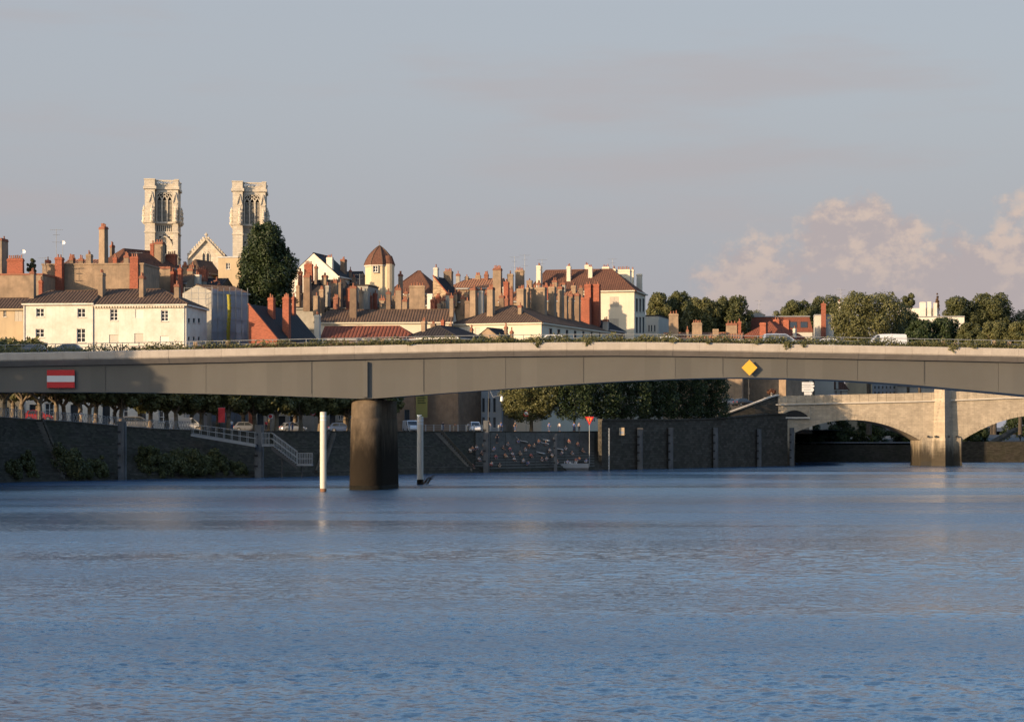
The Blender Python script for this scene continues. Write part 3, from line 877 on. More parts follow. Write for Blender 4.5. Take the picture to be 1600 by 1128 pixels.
for a, c in zip(cols[:-1], cols[1:]):
    mid = (a + c) / 2
    za, zc = (-1.5, -1.5)
    op = arch_py(mid) is not None
    if op:
        za = Z(arch_py(max(a, 1242.01 if a < 1450 else 1503.01)), SD); zc = Z(arch_py(min(c, 1437.99 if c < 1450 else 1754.99)), SD)
    ta, tc_ = Z(deck_py(a), SD), Z(deck_py(c), SD)
    mb.poly([(sx(a), 0, za), (sx(c), 0, zc), (sx(c), 0, tc_), (sx(a), 0, ta)])
    mb.poly([(sx(c), SBW, zc), (sx(a), SBW, za), (sx(a), SBW, ta), (sx(c), SBW, tc_)])
    if op:
        mb.poly([(sx(a), SBW, za), (sx(c), SBW, zc), (sx(c), 0, zc), (sx(a), 0, za)])
for p in (1242, 1438, 1503, 1755):
    q = arch_py(p + (0.02 if p in (1242, 1503) else -0.02))
    x = sx(p); pts = [(x, 0, -1.5), (x, SBW, -1.5), (x, SBW, Z(q, SD)), (x, 0, Z(q, SD))]
    mb.poly(pts)
mb.build('spandrel_wall', 'bridge_stone', parent=sb)
# voussoirs ringing the arches
for rng in ((1242.5, 1437.5, 36), (1503.5, 1700, 34)):
    for k in range(rng[2]):
        a = rng[0] + (rng[1] - rng[0]) * (k + 0.03) / rng[2]; c = rng[0] + (rng[1] - rng[0]) * (k + 0.97) / rng[2]
        ya, yc = arch_py(a), arch_py(c)
        sl = (yc - ya) / (c - a); nn = math.hypot(sl, 1)
        h = 7.5 + (k % 2) * 1.2
        ua, uc = (sl / nn * h * 0.95, -h / nn), (sl / nn * h * 0.95, -h / nn)
        pts = [(sx(a), Z(ya, SD)), (sx(c), Z(yc, SD)), (sx(c + uc[0]), Z(yc + uc[1], SD)), (sx(a + ua[0]), Z(ya + ua[1], SD))]
        q = MB(); q.prism(pts, -0.05 - random.random() * 0.02, 0.1)
        q.build('voussoir', 'bridge_stone', parent=sb)
# string course, parapet stones, road
mb = MB(); mp_ = MB()
cc = list(range(1203, 1795, 14))
for a, c in zip(cc[:-1], cc[1:]):
    za, zc = Z(deck_py(a), SD), Z(deck_py(c), SD)
    q = MB()
    for (y0, y1, d0, d1) in ((-0.32, 0.5, 0.0, 0.26),):
        b = [(sx(a), y0, za + d0), (sx(c), y0, zc + d0), (sx(c), y1, zc + d0), (sx(a), y1, za + d0)]
        t = [(sx(a), y0, za + d1), (sx(c), y0, zc + d1), (sx(c), y1, zc + d1), (sx(a), y1, za + d1)]
        mb.poly(t); mb.poly([b[0], b[1], t[1], t[0]]); mb.poly(b[::-1])
    g = 0.02
    b = [(sx(a) + g, -0.04, za + 0.26), (sx(c) - g, -0.04, zc + 0.26), (sx(c) - g, 0.36, zc + 0.26), (sx(a) + g, 0.36, za + 0.26)]
    t = [(v[0], v[1], v[2] + 1.55) for v in b]
    q.poly(t); q.poly([b[0], b[1], t[1], t[0]]); q.poly([b[2], b[3], t[3], t[2]]); q.poly([b[1], b[2], t[2], t[1]]); q.poly([b[3], b[0], t[0], t[3]])
    q.build('parapet_stone', 'bridge_stone', parent=sb)
    mp_.poly([(sx(a), 0.36, za + 0.5), (sx(c), 0.36, zc + 0.5), (sx(c), SBW, zc + 0.5), (sx(a), SBW, za + 0.5)])
    mp_.poly([(sx(c), SBW, zc), (sx(a), SBW, za), (sx(a), SBW, za + 1.8), (sx(c), SBW, zc + 1.8)])
surf('string_stone', (0.58, 0.52, 0.43), 0.1, 1.0, stain=0.2)
mb.build('string_course', 'string_stone', parent=sb)
mp_.build('roadway', 'paving', parent=sb)
# pier plinth and pointed cutwater
mb = MB(); mb.box(sx(1439), sx(1502), -0.45, 0.0, -1.5, Z(684, SD), tx=0.15, ty=0.0); mb.build('pier_plinth', 'bridge_stone', parent=sb)
def wedge(name, pl, pr_, pc, dep, y0, y1, mat, taper=0.8):
    mb = MB()
    def ring(py, k):
        z = Z(py, SD) if py is not None else -1.5
        return [(sx(pc + (pl - pc) * k), 0.05, z), (sx(pc), -dep * k, z), (sx(pc + (pr_ - pc) * k), 0.05, z)]
    a, b = ring(y0, 1.0), ring(y1, taper)
    mb.poly([a[0], a[1], b[1], b[0]]); mb.poly([a[1], a[2], b[2], b[1]]); mb.poly(b)
    return mb.build(name, mat, parent=sb)
surf('wet_stone', (0.05, 0.043, 0.032), 0.3, 1.0, stain=0.5, stain_col=(0.04, 0.04, 0.03), streak=0.4)
wedge('cutwater', 1451, 1493, 1472, 3.4, None, 684, 'bridge_stone', 0.92)
wedge('cutwater_pillar', 1458, 1489, 1472.5, 2.6, 684, 604, 'bridge_stone', 0.86)
mb = MB(); mb.box(sx(1438.5), sx(1502.5), -0.5, -0.44, -1.5, 0.9); mb.build('waterline_stain', 'wet_stone', parent=sb)
for px in (1450, 1461, 1481, 1495):
    mb = MB(); mb.cyl((sx(px), -1.7 if 1455 < px < 1490 else -0.7, Z(682, SD)), (sx(px), 0.0, Z(682, SD)), 0.22, n=10); mb.build('mooring_ring', 'dark_iron', parent=sb)
# relieving arch beside the abutment
mb = MB()
pts_o = [(1216, 652.5), (1265, 652.5), (1265, 637), (1216, 637)]
arc = [(1219 + 45 * t / 10, 652 - 11 * math.sin(math.pi * t / 10) ** 0.8) for t in range(11)]
q = [(sx(p), Z(y, SD)) for p, y in arc]
mb.prism(q, -0.06, -0.02); mb.build('relieving_arch_shade', 'painted_void', parent=sb)  # flat dark panel on the wall face paints the shade of the arch
for k in range(10):
    (a, ya), (c, yc) = arc[k], arc[k + 1]
    q = MB(); q.prism([(sx(a), Z(ya, SD)), (sx(c), Z(yc, SD)), (sx(c + (c - 1241.5) * 0.1), Z(yc - 3, SD)), (sx(a + (a - 1241.5) * 0.1), Z(ya - 3, SD))], -0.14, 0.05); q.build('voussoir', 'bridge_stone', parent=sb)
mb = MB(); mb.box(sx(1219), sx(1265), -0.5, 0.0, Z(654, SD), Z(651.5, SD)); mb.build('ledge', 'string_stone', parent=sb)
mb = MB(); mb.box(sx(1263.6), sx(1266), -0.12, 0.0, Z(652, SD), Z(634, SD)); mb.build('pilaster', 'bridge_stone', parent=sb)
# ramp parapet climbing to the bridge and the stair in the wall
rp = thing('ramp_parapet', 'sloping stone parapet climbing from the quay to the old bridge', 'wall', (X(1120, 436), 436, 0))
mb = MB(); ro = Vector(rp.location)
RP = [(1120, 436, 652, 660), (1150, 438, 641, 660), (1180, 440, 630, 656), (1204, 442, 621, 652), (1216, 443, 617.8, 650)]
for (a, da, ta, ba), (c, dc, tcc, bc) in zip(RP[:-1], RP[1:]):
    p = [Vector((X(a, da), da, Z(ba, da))) - ro, Vector((X(c, dc), dc, Z(bc, dc))) - ro, Vector((X(c, dc), dc, Z(tcc, dc))) - ro, Vector((X(a, da), da, Z(ta, da))) - ro]
    bk = Vector((0, 0.5, 0)); mb.poly(p); mb.poly([p[3], p[2], p[2] + bk, p[3] + bk]); mb.poly([p[1] + bk, p[0] + bk, p[3] + bk, p[2] + bk])
mb.build('wall_face', 'quay_stone', parent=rp)
mb = MB()
for (a, da, ta, ba), (c, dc, tcc, bc) in zip(RP[:-1], RP[1:]):
    mb.beam(Vector((X(a, da), da + 0.2, Z(ta, da) + 0.1)) - ro, Vector((X(c, dc), dc + 0.2, Z(tcc, dc) + 0.1)) - ro, 0.8, 0.22)
mb.build('coping', 'string_stone', parent=rp)

# banks seen beyond the arches
bw = MB()
bw.box(50, 95, 0, 3, -1.5, Z(695, 520)); bw.box(95, 260, 0.5, 3, -1.5, Z(690, 520))
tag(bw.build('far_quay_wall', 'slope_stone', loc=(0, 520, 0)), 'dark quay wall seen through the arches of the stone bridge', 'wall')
mb = MB(); mb.poly([(50, 523, 4.2), (280, 523, 4.4), (700, 900, 9), (-100, 900, 9)]); o = mb.build('far_bank', 'asphalt'); o['kind'] = 'structure'
mb = MB(); D_ = 524
mb.poly([W(1540, 692, D_), W(1552, 692, D_), W(1592, 668, D_ + 8), W(1584, 668, D_ + 8)]); mb.poly([W(1552, 692, D_), W(1552, 697, D_), W(1592, 673, D_ + 8), W(1592, 668, D_ + 8)])
tag(mb.build('ramp_wall', 'quay_stone'), 'pale sloping ramp wall seen through the right arch', 'wall')

# ================================================================== HOUSES
def corr_panel(mb, o, u, w, s, a=0.0, b=0.0, rib=0.55, amp=0.11, m=0):
    """ribbed roof plane: eave from o along u (unit) for w, slope vector s to the ridge, hip insets a / b"""
    o, u, s = Vector(o), Vector(u), Vector(s)
    n = u.cross(s).normalized()
    nr = max(2, int(round(w / rib))); N = nr * 4
    base = len(mb.v)
    def vt(x):
        t = 1.0
        if a > 1e-4: t = min(t, x / a)
        if b > 1e-4: t = min(t, (w - x) / b)
        return max(t, 0.0)
    for i in range(N + 1):
        x = w * i / N
        k = (0.0, 0.8, 1.0, 0.8)[i % 4] * amp
        jit = 0.0
        t = vt(x)
        mb.v.append(tuple(o + u * x + n * k)); mb.v.append(tuple(o + u * x + s * t + n * k))
    for i in range(N):
        q = base + 2 * i
        mb.f.append([q, q + 2, q + 3, q + 1]); mb.m.append(m)

def roof_mesh(mb, xl, xr, y0, y1, ze, zr, axis, a, b, o=0.35, rib=0.55, amp=0.11):
    """returns ridge end points"""
    if axis == 'x':
        half = (y1 - y0) / 2; rise = zr - ze; k = rise / half; ym = (y0 + y1) / 2
        oa = o if a > 0 else 0.15; ob = o if b > 0 else 0.15
        L = xr - xl + oa + ob; drop = o * k
        sa = a + oa if a > 0 else 0; sb_ = b + ob if b > 0 else 0
        corr_panel(mb, (xl - oa, y0 - o, ze - drop), (1, 0, 0), L, (0, half + o, rise + drop), sa, sb_, rib, amp)
        corr_panel(mb, (xr + ob, y1 + o, ze - drop), (-1, 0, 0), L, (0, -half - o, rise + drop), sb_, sa, rib, amp)
        if a > 0: corr_panel(mb, (xl - oa, y1 + o, ze - drop), (0, -1, 0), 2 * (half + o), (a + oa, 0, rise + drop), half + o, half + o, rib, amp)
        if b > 0: corr_panel(mb, (xr + ob, y0 - o, ze - drop), (0, 1, 0), 2 * (half + o), (-b - ob, 0, rise + drop), half + o, half + o, rib, amp)
        r0, r1 = Vector((xl - oa + sa, ym, zr)), Vector((xr + ob - sb_, ym, zr))
        hips = []
        if a > 0: hips += [((xl - oa, y0 - o, ze - drop), r0)]
        if b > 0: hips += [((xr + ob, y0 - o, ze - drop), r1)]
    else:
        half = (xr - xl) / 2; rise = zr - ze; k = rise / half; xm = (xl + xr) / 2
        oa = o if a > 0 else 0.15; ob = o if b > 0 else 0.15
        L = y1 - y0 + oa + ob; drop = o * k
        sa = a + oa if a > 0 else 0; sb_ = b + ob if b > 0 else 0
        corr_panel(mb, (xr + o, y0 - oa, ze - drop), (0, 1, 0), L, (-half - o, 0, rise + drop), sa, sb_, rib, amp)
        corr_panel(mb, (xl - o, y1 + ob, ze - drop), (0, -1, 0), L, (half + o, 0, rise + drop), sb_, sa, rib, amp)
        if a > 0: corr_panel(mb, (xl - o, y0 - oa, ze - drop), (1, 0, 0), 2 * (half + o), (0, a + oa, rise + drop), half + o, half + o, rib, amp)
        if b > 0: corr_panel(mb, (xr + o, y1 + ob, ze - drop), (-1, 0, 0), 2 * (half + o), (0, -b - ob, rise + drop), half + o, half + o, rib, amp)
        r0, r1 = Vector((xm, y0 - oa + sa, zr)), Vector((xm, y1 + ob - sb_, zr))
        hips = []
        if a > 0: hips += [((xl - o, y0 - oa, ze - drop), r0), ((xr + o, y0 - oa, ze - drop), r0)]
    mb.beam(r0, r1, 0.34, 0.22)
    for p, q in hips: mb.beam(p, q, 0.30, 0.2)
    return r0, r1

def wall_holes(mb, p0, u, w, z0, z1, holes, depth=0.28, m=0):
    """wall plane from p0 along u with rectangular openings (x0,x1,za,zb) and their reveals"""
    p0, u = Vector(p0), Vector(u)
    nrm = Vector((u.y, -u.x, 0))
    hs = [(max(0.02, a), min(w - 0.02, b), max(z0 + 0.02, c), min(z1 - 0.02, d)) for a, b, c, d in holes]
    hs = [h for h in hs if h[1] - h[0] > 0.05 and h[3] - h[2] > 0.05]
    xs = sorted(set([0, w] + [k for h in hs for k in h[:2]])); zs = sorted(set([z0, z1] + [k for h in hs for k in h[2:]]))
    def P(x, z, d=0.0):
        q = p0 + u * x - nrm * d; return (q.x, q.y, z)
    for i in range(len(xs) - 1):
        for j in range(len(zs) - 1):
            cx, cz = (xs[i] + xs[i + 1]) / 2, (zs[j] + zs[j + 1]) / 2
            if any(h[0] < cx < h[1] and h[2] < cz < h[3] for h in hs): continue
            mb.poly([P(xs[i], zs[j]), P(xs[i + 1], zs[j]), P(xs[i + 1], zs[j + 1]), P(xs[i], zs[j + 1])], m)
    for a, b, c, d in hs:
        mb.poly([P(a, c), P(a, d), P(a, d, depth), P(a, c, depth)], m); mb.poly([P(b, d), P(b, c), P(b, c, depth), P(b, d, depth)], m)
        mb.poly([P(a, d), P(b, d), P(b, d, depth), P(a, d, depth)], m); mb.poly([P(b, c), P(a, c), P(a, c, depth), P(b, c, depth)], m)
    return hs

POT = {}
def pot_mesh():
    if 'm' not in POT:
        mb = MB(); mb.lathe([(0.15, 0), (0.16, 0.08), (0.115, 0.14), (0.105, 0.45), (0.13, 0.5), (0.13, 0.56)], n=8)
        o = mb.build('chimney_pot', 'terracotta'); POT['m'] = o.data; bpy.data.objects.remove(o)
    return POT['m']

def chimney(parent, loc, w, d, h, mat, pots=2, cap=True, pot_scale=1.0):
    """stack with a corbelled head; loc = centre of its base in parent space"""
    mb = MB()
    tp = min(0.06, w * 0.04)
    mb.box(-w / 2, w / 2, -d / 2, d / 2, 0, h - 0.45, 0, tx=tp, ty=tp)
    c1 = random.uniform(0.05, 0.10)
    mb.box(-w / 2 - c1 + tp, w / 2 + c1 - tp, -d / 2 - c1 + tp, d / 2 + c1 - tp, h - 0.448, h - 0.22, 1 if cap else 0)
    mb.box(-w / 2 + tp - 0.01, w / 2 - tp + 0.01, -d / 2 + tp - 0.01, d / 2 - tp + 0.01, h - 0.219, h, 1 if cap else 0)
    o = mb.build('chimney', [mat, 'cap_brick' if (cap and mat in ('tan_render', 'brown_render', 'grey_render') and random.random() < 0.6) else mat], parent=parent, loc=loc, rotz=R(random.uniform(-2, 2)))
    if pots:
        n = pots
        along_y = d > w * 1.15
        L = (d if along_y else w) - 0.35
        for k in range(n):
            t = -L / 2 + L * (k + 0.5) / n
            s_ = pot_scale * random.uniform(0.8, 1.3)
            inst('chimney_pot', pot_mesh(), o, ((0, t, h) if along_y else (t, 0, h)), random.random() * 3, (pot_scale * random.uniform(0.9, 1.2),) * 2 + (s_,))
    return o

def window_unit(parent, p0, u, a, b, c, d, kind, depth=0.28):
    """fills an opening: a..b along u from p0, c..d in z"""
    p0, u = Vector(p0), Vector(u); nrm = Vector((u.y, -u.x, 0))
    def P(x, z, dd): q = p0 + u * x - nrm * dd; return Vector((q.x, q.y, z))
    def bar(mb, x0, x1, z0, z1, d0, d1, m=0):
        pts = [P(x0, z0, d0), P(x1, z0, d0), P(x1, z1, d0), P(x0, z1, d0)]; bk = [P(x0, z0, d1), P(x1, z0, d1), P(x1, z1, d1), P(x0, z1, d1)]
        mb.poly(pts, m); 
        for i in range(4): j = (i + 1) % 4; mb.poly([pts[j], pts[i], bk[i], bk[j]], m)
    dm = depth - 0.06
    if kind == 'blind':
        mb = MB(); bar(mb, a, b, c, d, depth * 0.35, depth); return mb.build('blocked_window', 'shutter_white' if random.random() < .5 else 'pale_plaster', parent=parent)
    if kind == 'shutter':
        mb = MB(); mid = (a + b) / 2
        for x0, x1 in ((a, mid - 0.01), (mid + 0.01, b)):
            bar(mb, x0, x1, c, d, 0.04, depth)
            n = max(4, int((d - c) / 0.12))
            for k in range(n): z = c + (d - c) * (k + 0.2) / n; bar(mb, x0 + 0.06, x1 - 0.06, z, z + (d - c) / n * 0.55, 0.015, 0.04)
        return mb.build('shutter', 'shutter_grey', parent=parent)
    mb = MB(); t = min(0.09, (b - a) * 0.09)
    bar(mb, a, a + t, c, d, dm - 0.08, depth); bar(mb, b - t, b, c, d, dm - 0.08, depth); bar(mb, a + t, b - t, d - t, d, dm - 0.08, depth); bar(mb, a + t, b - t, c, c + t, dm - 0.08, depth)
    mid = (a + b) / 2
    if kind in ('casement', 'tall'):
        bar(mb, mid - t / 2, mid + t / 2, c + t, d - t, dm - 0.06, depth)
        nb_ = 2 if kind == 'casement' else 3
        for k in range(1, nb_): z = c + (d - c) * k / nb_; bar(mb, a + t, mid - t / 2, z - t / 3, z + t / 3, dm - 0.05, depth); bar(mb, mid + t / 2, b - t, z - t / 3, z + t / 3, dm - 0.05, depth)
    o = mb.build('window', 'white_paint' if kind != 'dark' else 'dark_shutter', parent=parent)
    q = MB(); q.poly([P(a, c, depth - 0.02), P(b, c, depth - 0.02), P(b, d, depth - 0.02), P(a, d, depth - 0.02)]); q.build('pane', 'glass', parent=o)
    q = MB(); bar(q, a - 0.08, b + 0.08, c - 0.12, c - 0.005, -0.10, 0.05); q.build('sill', 'string_stone', parent=o)
    return o

class House:
    pass
def house(name, label, D, x0, x1, ye, yr, dep, yaw=-8, axis='x', a=0.0, b=0.0, wall='tan_render', roof='roof_brown', wins=(), swins=(), chims=(), zb=6.4, over=0.35,
          rib=0.55, amp=0.11, flat=False, brackets=None, cat='house', ridge_at=None, group=None, coping=None, cap=True, shed=False, gutter=True):
    xc = (x0 + x1) / 2; th = R(yaw)
    root = thing(name, label, cat, (X(xc, D), D, zb), th, group)
    rx, ry = root.location.x, root.location.y
    ct, sn = math.cos(th), math.sin(th)
    def fx(px):          # px on the front plane -> local x
        k = (px - 800) / F
        return (k * ry - rx) / (ct - k * sn)
    def fz(px, py):
        x = fx(px); return H + (Y0 - py) * (ry + x * sn) / F - zb
    xl, xr = fx(x0), fx(x1)
    ze = fz(xc, ye)
    def loc(px, py, DD):
        w = W(px, py, DD); dx, dy = w.x - rx, w.y - ry
        return Vector((dx * ct + dy * sn, -dx * sn + dy * ct, w.z - zb))
    h = House(); h.root, h.loc, h.xl, h.xr, h.ze, h.fx, h.fz, h.D, h.yaw = root, loc, xl, xr, ze, fx, fz, D, th
    ridgeD = ridge_at or (D + (dep / 2 if axis == 'x' else a))
    zr = H + (Y0 - yr) * ridgeD / F - zb if yr is not None else ze
    h.zr = zr
    # walls
    mb = MB(); holes = []
    for wd in wins:
        p, q, t, bt, kind = wd
        holes.append((fx(p) - xl, fx(q) - xl, fz(p, bt), fz(p, t), kind))
    wall_holes(mb, (xl, 0, 0), (1, 0, 0), xr - xl, 0, ze, [k[:4] for k in holes])
    # right side plane: local x = xr, y runs back
    def sy(px):
        k = (px - 800) / F
        wx, wy = rx + xr * ct, ry + xr * sn          # + y*(-sn, ct)
        return (k * wy - wx) / (-sn - k * ct)
    sh = []
    for wd in swins:
        p, q, t, bt, kind = wd
        ya, yb_ = sy(p), sy(q)
        dd = ry + xr * sn + ya * ct
        sh.append((ya, yb_, H + (Y0 - bt) * dd / F - zb, H + (Y0 - t) * dd / F - zb, kind))
    wall_holes(mb, (xr, 0, 0), (0, 1, 0), dep, 0, ze, [k[:4] for k in sh])
    mb.poly([(xr, dep, 0), (xl, dep, 0), (xl, dep, ze), (xr, dep, ze)]); mb.poly([(xl, dep, 0), (xl, 0, 0), (xl, 0, ze), (xl, dep, ze)])
    if shed:
        mb.poly([(xl, 0, ze), (xr, 0, ze), (xl, 0, zr)]); mb.poly([(xl, dep, ze), (xl, dep, zr), (xr, dep, ze)]); mb.poly([(xl, dep, ze), (xl, 0, ze), (xl, 0, zr), (xl, dep, zr)])
    elif not flat:
        if axis == 'y':
            xm = (xl + xr) / 2
            if a == 0: mb.poly([(xl, 0, ze), (xr, 0, ze), (xm, 0, zr)])
            if b == 0: mb.poly([(xr, dep, ze), (xl, dep, ze), (xm, dep, zr)])
        else:
            if b == 0: mb.poly([(xr, 0, ze), (xr, dep, ze), (xr, dep / 2, zr)])
            if a == 0: mb.poly([(xl, dep, ze), (xl, 0, ze), (xl, dep / 2, zr)])
    h.wall = mb.build('wall', wall, parent=root)
    for k in holes: window_unit(root, (xl, 0, 0), (1, 0, 0), *k)
    for k in sh: window_unit(root, (xr, 0, 0), (0, 1, 0), *k)
    # roof
    mb = MB()
    if shed:
        corr_panel(mb, (xr + 0.2, -0.05, ze - 0.1), (0, 1, 0), dep, (xl - xr - 0.2, 0, zr - ze + 0.1), rib=rib, amp=amp)
        mb.build('roof', roof, parent=root)
        q = MB(); q.beam((xr + 0.2, -0.05, ze - 0.02), (xl, -0.05, zr + 0.1), 0.5, 0.22); q.build('coping', 'red_brick', parent=root)
    elif flat:
        mb.box(xl - 0.12, xr + 0.12, -0.12, dep + 0.12, ze + 0.002, ze + 0.28)
        mb.build('parapet_coping', coping or 'terracotta', parent=root)
    else:
        roof_mesh(mb, xl, xr, 0, dep, ze, zr, axis, a, b, over, rib, amp)
        h.roof = mb.build('roof', roof, parent=root)
        if gutter:
            q = MB()
            if axis == 'x' or a > 0: q.box(xl - 0.2, xr + 0.2, -over - 0.05, -0.003, ze - 0.42, ze - 0.15)
            if axis == 'y' or b > 0: q.box(xr + 0.003, xr + over + 0.05, -0.2, dep + 0.2, ze - 0.425, ze - 0.16)
            if q.f: q.build('eaves_cornice', wall if wall not in ('tan_render', 'brown_render') else 'zinc', parent=root)
    if brackets:
        p0, p1, n = brackets
        bm = None
        for k in range(n):
            x = fx(p0 + (p1 - p0) * k / (n - 1))
            if bm is None:
                q = MB(); q.box(-0.14, 0.14, -0.3, -0.003, -0.72, -0.43); bm = q.build('eaves_bracket', 'cream_plaster', parent=root, loc=(x, 0, ze)).data
            else: inst('eaves_bracket', bm, root, (x, 0, ze))
    for c in chims:
        cx0, cx1, yt, yb_, mat, cd, pots, dD = c
        DD = D + dD
        c0, c1 = loc(cx0, yb_, DD), loc(cx1, yb_, DD)
        top = loc((cx0 + cx1) / 2, yt, DD)
        wd = max(0.3, (c1 - c0).x)
        chimney(root, ((c0.x + c1.x) / 2, (c0.y + c1.y) / 2 + cd / 2, c0.z - 1.2), wd, cd, top.z - c0.z + 1.2, mat, pots, cap)
    return h

T_, BR, RB, WH, GR, CR = 'tan_render', 'brown_render', 'red_brick', 'white_plaster', 'grey_render', 'cream_plaster'
EXTRA = {}
def more_chims(h, seed, spots, mats):
    r_ = random.Random(seed)
    for (p, yt, yb, dD) in spots:
        w_ = r_.uniform(5, 9); DD = h.D + dD; cd = r_.uniform(0.8, 1.7)
        c0, c1, top = h.loc(p, yb, DD), h.loc(p + w_, yb, DD), h.loc(p, yt, DD)
        chimney(h.root, ((c0.x + c1.x) / 2, (c0.y + c1.y) / 2 + cd / 2, c0.z - 1.2), max(0.4, (c1 - c0).x), cd, top.z - c0.z + 1.2, r_.choice(mats), r_.randint(1, 4), True)
def downpipe(h, px):
    q = MB(); x = h.fx(px); q.cyl((x, -0.08, 0), (x, -0.08, h.ze - 0.5), 0.07, n=8); q.cyl((x, -0.08, h.ze - 0.5), (x, -0.35, h.ze - 0.3), 0.07, n=8); q.build('downpipe', 'zinc', parent=h.root)
# --- left, nearest row
h = house('white_house', 'white plastered house at the left end with four-pane windows and ribbed brown roof', 366, 36.5, 145, 472.6, 454.6, 12, -5, 'x', 2.7, 0, 'white_plaster', 'roof_brown',
          wins=[(56.5, 69, 482, 495, 'casement'), (121, 133.5, 482, 496, 'casement'), (55.6, 69, 514, 527, 'casement'), (120, 133.5, 513.5, 535, 'tall'),
                (70, 84, 630, 660, 'tall'), (110, 122, 632, 668, 'dark'), (16 + 30, 58, 632, 668, 'dark')],
          chims=[(46, 53, 424, 459, T_, 1.3, 2, 2.2), (153, 160.5, 426, 461, T_, 1.9, 3, 3.0)])
downpipe(h, 38.5)
h = house('white_house', 'cream-white house with eaves brackets and shuttered windows beside the blue scaffold sheet', 365.05, 145.4, 291, 474.2, 452, 15, -5, 'x', 0, 6.0, 'white_plaster', 'roof_brown',
          wins=[(172, 184, 483, 501, 'tall'), (211.5, 224, 483, 497, 'blind'), (170.6, 185, 523, 537, 'blind'), (210, 224, 521, 537, 'blind'), (251.5, 263, 485, 502, 'tall'), (250, 264, 525, 540, 'blind'),
                (160, 172, 632, 668, 'dark'), (186, 200, 634, 660, 'tall'), (215, 228, 632, 668, 'dark'), (248, 262, 634, 660, 'tall')],
          swins=[(293.8, 297, 497, 504, 'dark'), (301.5, 305, 497, 504, 'dark'), (309.5, 313, 497, 504, 'dark'), (293.8, 296.5, 526, 532, 'dark'), (301.5, 304.5, 526, 532, 'dark'), (309.5, 312.5, 526, 532, 'dark')],
          chims=[(217, 224, 431, 464, T_, 1.9, 3, 3.0), (271.5, 279.5, 444, 469, T_, 1.4, 2, 2.0)], brackets=(149, 287, 34))
downpipe(h, 288)
h = house('small_house', 'low tan house with brown roof and white shutters at the far left edge', 376, -30, 36, 481, 466, 9, -4, 'x', 0, 0, 'ochre_plaster', 'roof_brown',
          wins=[(5, 10, 485, 495, 'casement'), (23, 35, 485, 502, 'shutter'), (6, 14, 636, 668, 'dark'), (20, 28, 634, 655, 'tall')])
h = house('rendered_house', 'tan rendered flat-topped house with terracotta coping behind the low left house', 394, -20, 66, 430, None, 11, -6, flat=True, wall=T_,
          chims=[(10, 36, 404, 430, RB, 1.0, 7, 3.0), (0, 3, 372, 430, T_, 3.4, 1, 6.0), (60, 66, 438, 460, RB, .8, 2, -8)])
h = house('party_wall_house', 'house with broad bare tan party wall between two red brick chimneys', 402, 66, 224, 414, None, 11, -6, flat=True, wall=T_, coping='tan_render',
          chims=[(85, 97, 402, 454, RB, 1.5, 2, -1.2), (202, 216, 401, 454, RB, 1.2, 3, -1.2), (133.5, 142, 397, 415, T_, 1.6, 2, 2.0), (192.6, 201, 399, 415, T_, 1.0, 3, 2.0), (-10, 5, 372, 418, T_, 2.0, 1, 6)][:4])
more_chims(h, 8, [(108, 403, 416, 5), (122, 404, 416, 5), (176, 402, 416, 3), (70, 406, 418, 4)], ['tan_render','brown_render','tan_render','red_brick','cap_brick','grey_render'])
h = house('hipped_house', 'house with brown hipped roof and very tall tan chimney behind the bare party wall', 416, 152, 196, 413.5, 389.5, 14, -38, 'y', 3.0, 2.0, T_, 'roof_rust',
          chims=[(150, 167, 354.5, 412, T_, 1.0, 5, -3.0), (170, 176, 383, 395, BR, 0.8, 2, 3.0)])
h = house('tiled_house', 'narrow strip of orange tiled roof behind the bare party wall', 420, 96, 152, 414.5, 406.5, 9, -6, 'x', 0, 0, T_, 'roof_orange', chims=[(108, 111, 401, 408, BR, .5, 1, 5), (113.5, 116.5, 402, 408, BR, .5, 1, 5)])
h = house('rendered_house', 'cluster of tan walls and stacked chimneys below the left church tower', 418, 221, 290, 441, 430, 10, -12, 'x', 0, 0, T_, 'roof_brown',
          chims=[(240, 255, 378, 431, T_, 1.4, 3, 4.0), (234, 240.3, 380.5, 431, RB, 1.2, 1, 4.3), (258, 274, 397, 431, RB, 1.6, 4, 6.0), (247, 267, 416.5, 455, T_, 1.5, 0, -2.0), (277, 283.5, 419, 460, RB, 1.0, 1, -3.0), (222, 234.5, 413.5, 434, T_, 2.0, 0, 3.0)])
more_chims(h, 1, [(224, 405, 432, 6), (266, 424, 452, -3), (284, 414, 440, 6), (229, 426, 446, -3), (262, 408, 430, 9)], ['tan_render','brown_render','tan_render','red_brick','cap_brick','grey_render'])
h = house('rendered_house', 'low house with tan and pale chimneys and red pots before the cathedral gable', 424, 284, 342, 452, 436, 10, -12, 'x', 0, 0, BR, 'roof_slate',
          chims=[(291.6, 301.5, 420, 456, T_, 1.2, 2, -2.0), (303, 312, 429, 457, 'pale_plaster', 1.2, 2, -2.5), (305, 323, 421, 444, RB, 1.0, 5, 3.0), (339.5, 343.5, 443, 457, T_, .8, 1, -3), (326, 338, 444, 456, RB, .9, 2, 2)])
more_chims(h, 2, [(286, 428, 450, 6), (314, 436, 456, -1), (325, 432, 450, 6), (333, 438, 455, 3), (296, 414, 440, 9), (318, 428, 446, 8)], ['tan_render','brown_render','tan_render','red_brick','cap_brick','grey_render'])
h = house('slate_house', 'small dark brown roof tucked between the tower and the cathedral gable', 450, 284, 312, 424, 406, 9, -20, 'y', 2.0, 0, BR, 'roof_brown')
h = house('turret_house', 'tan square house with small attic window beside the tall dark tree', 450, 341, 378, 403, None, 9, -10, flat=True, wall='ochre_plaster', coping='zinc', wins=[(353, 359.5, 411, 421, 'casement')])
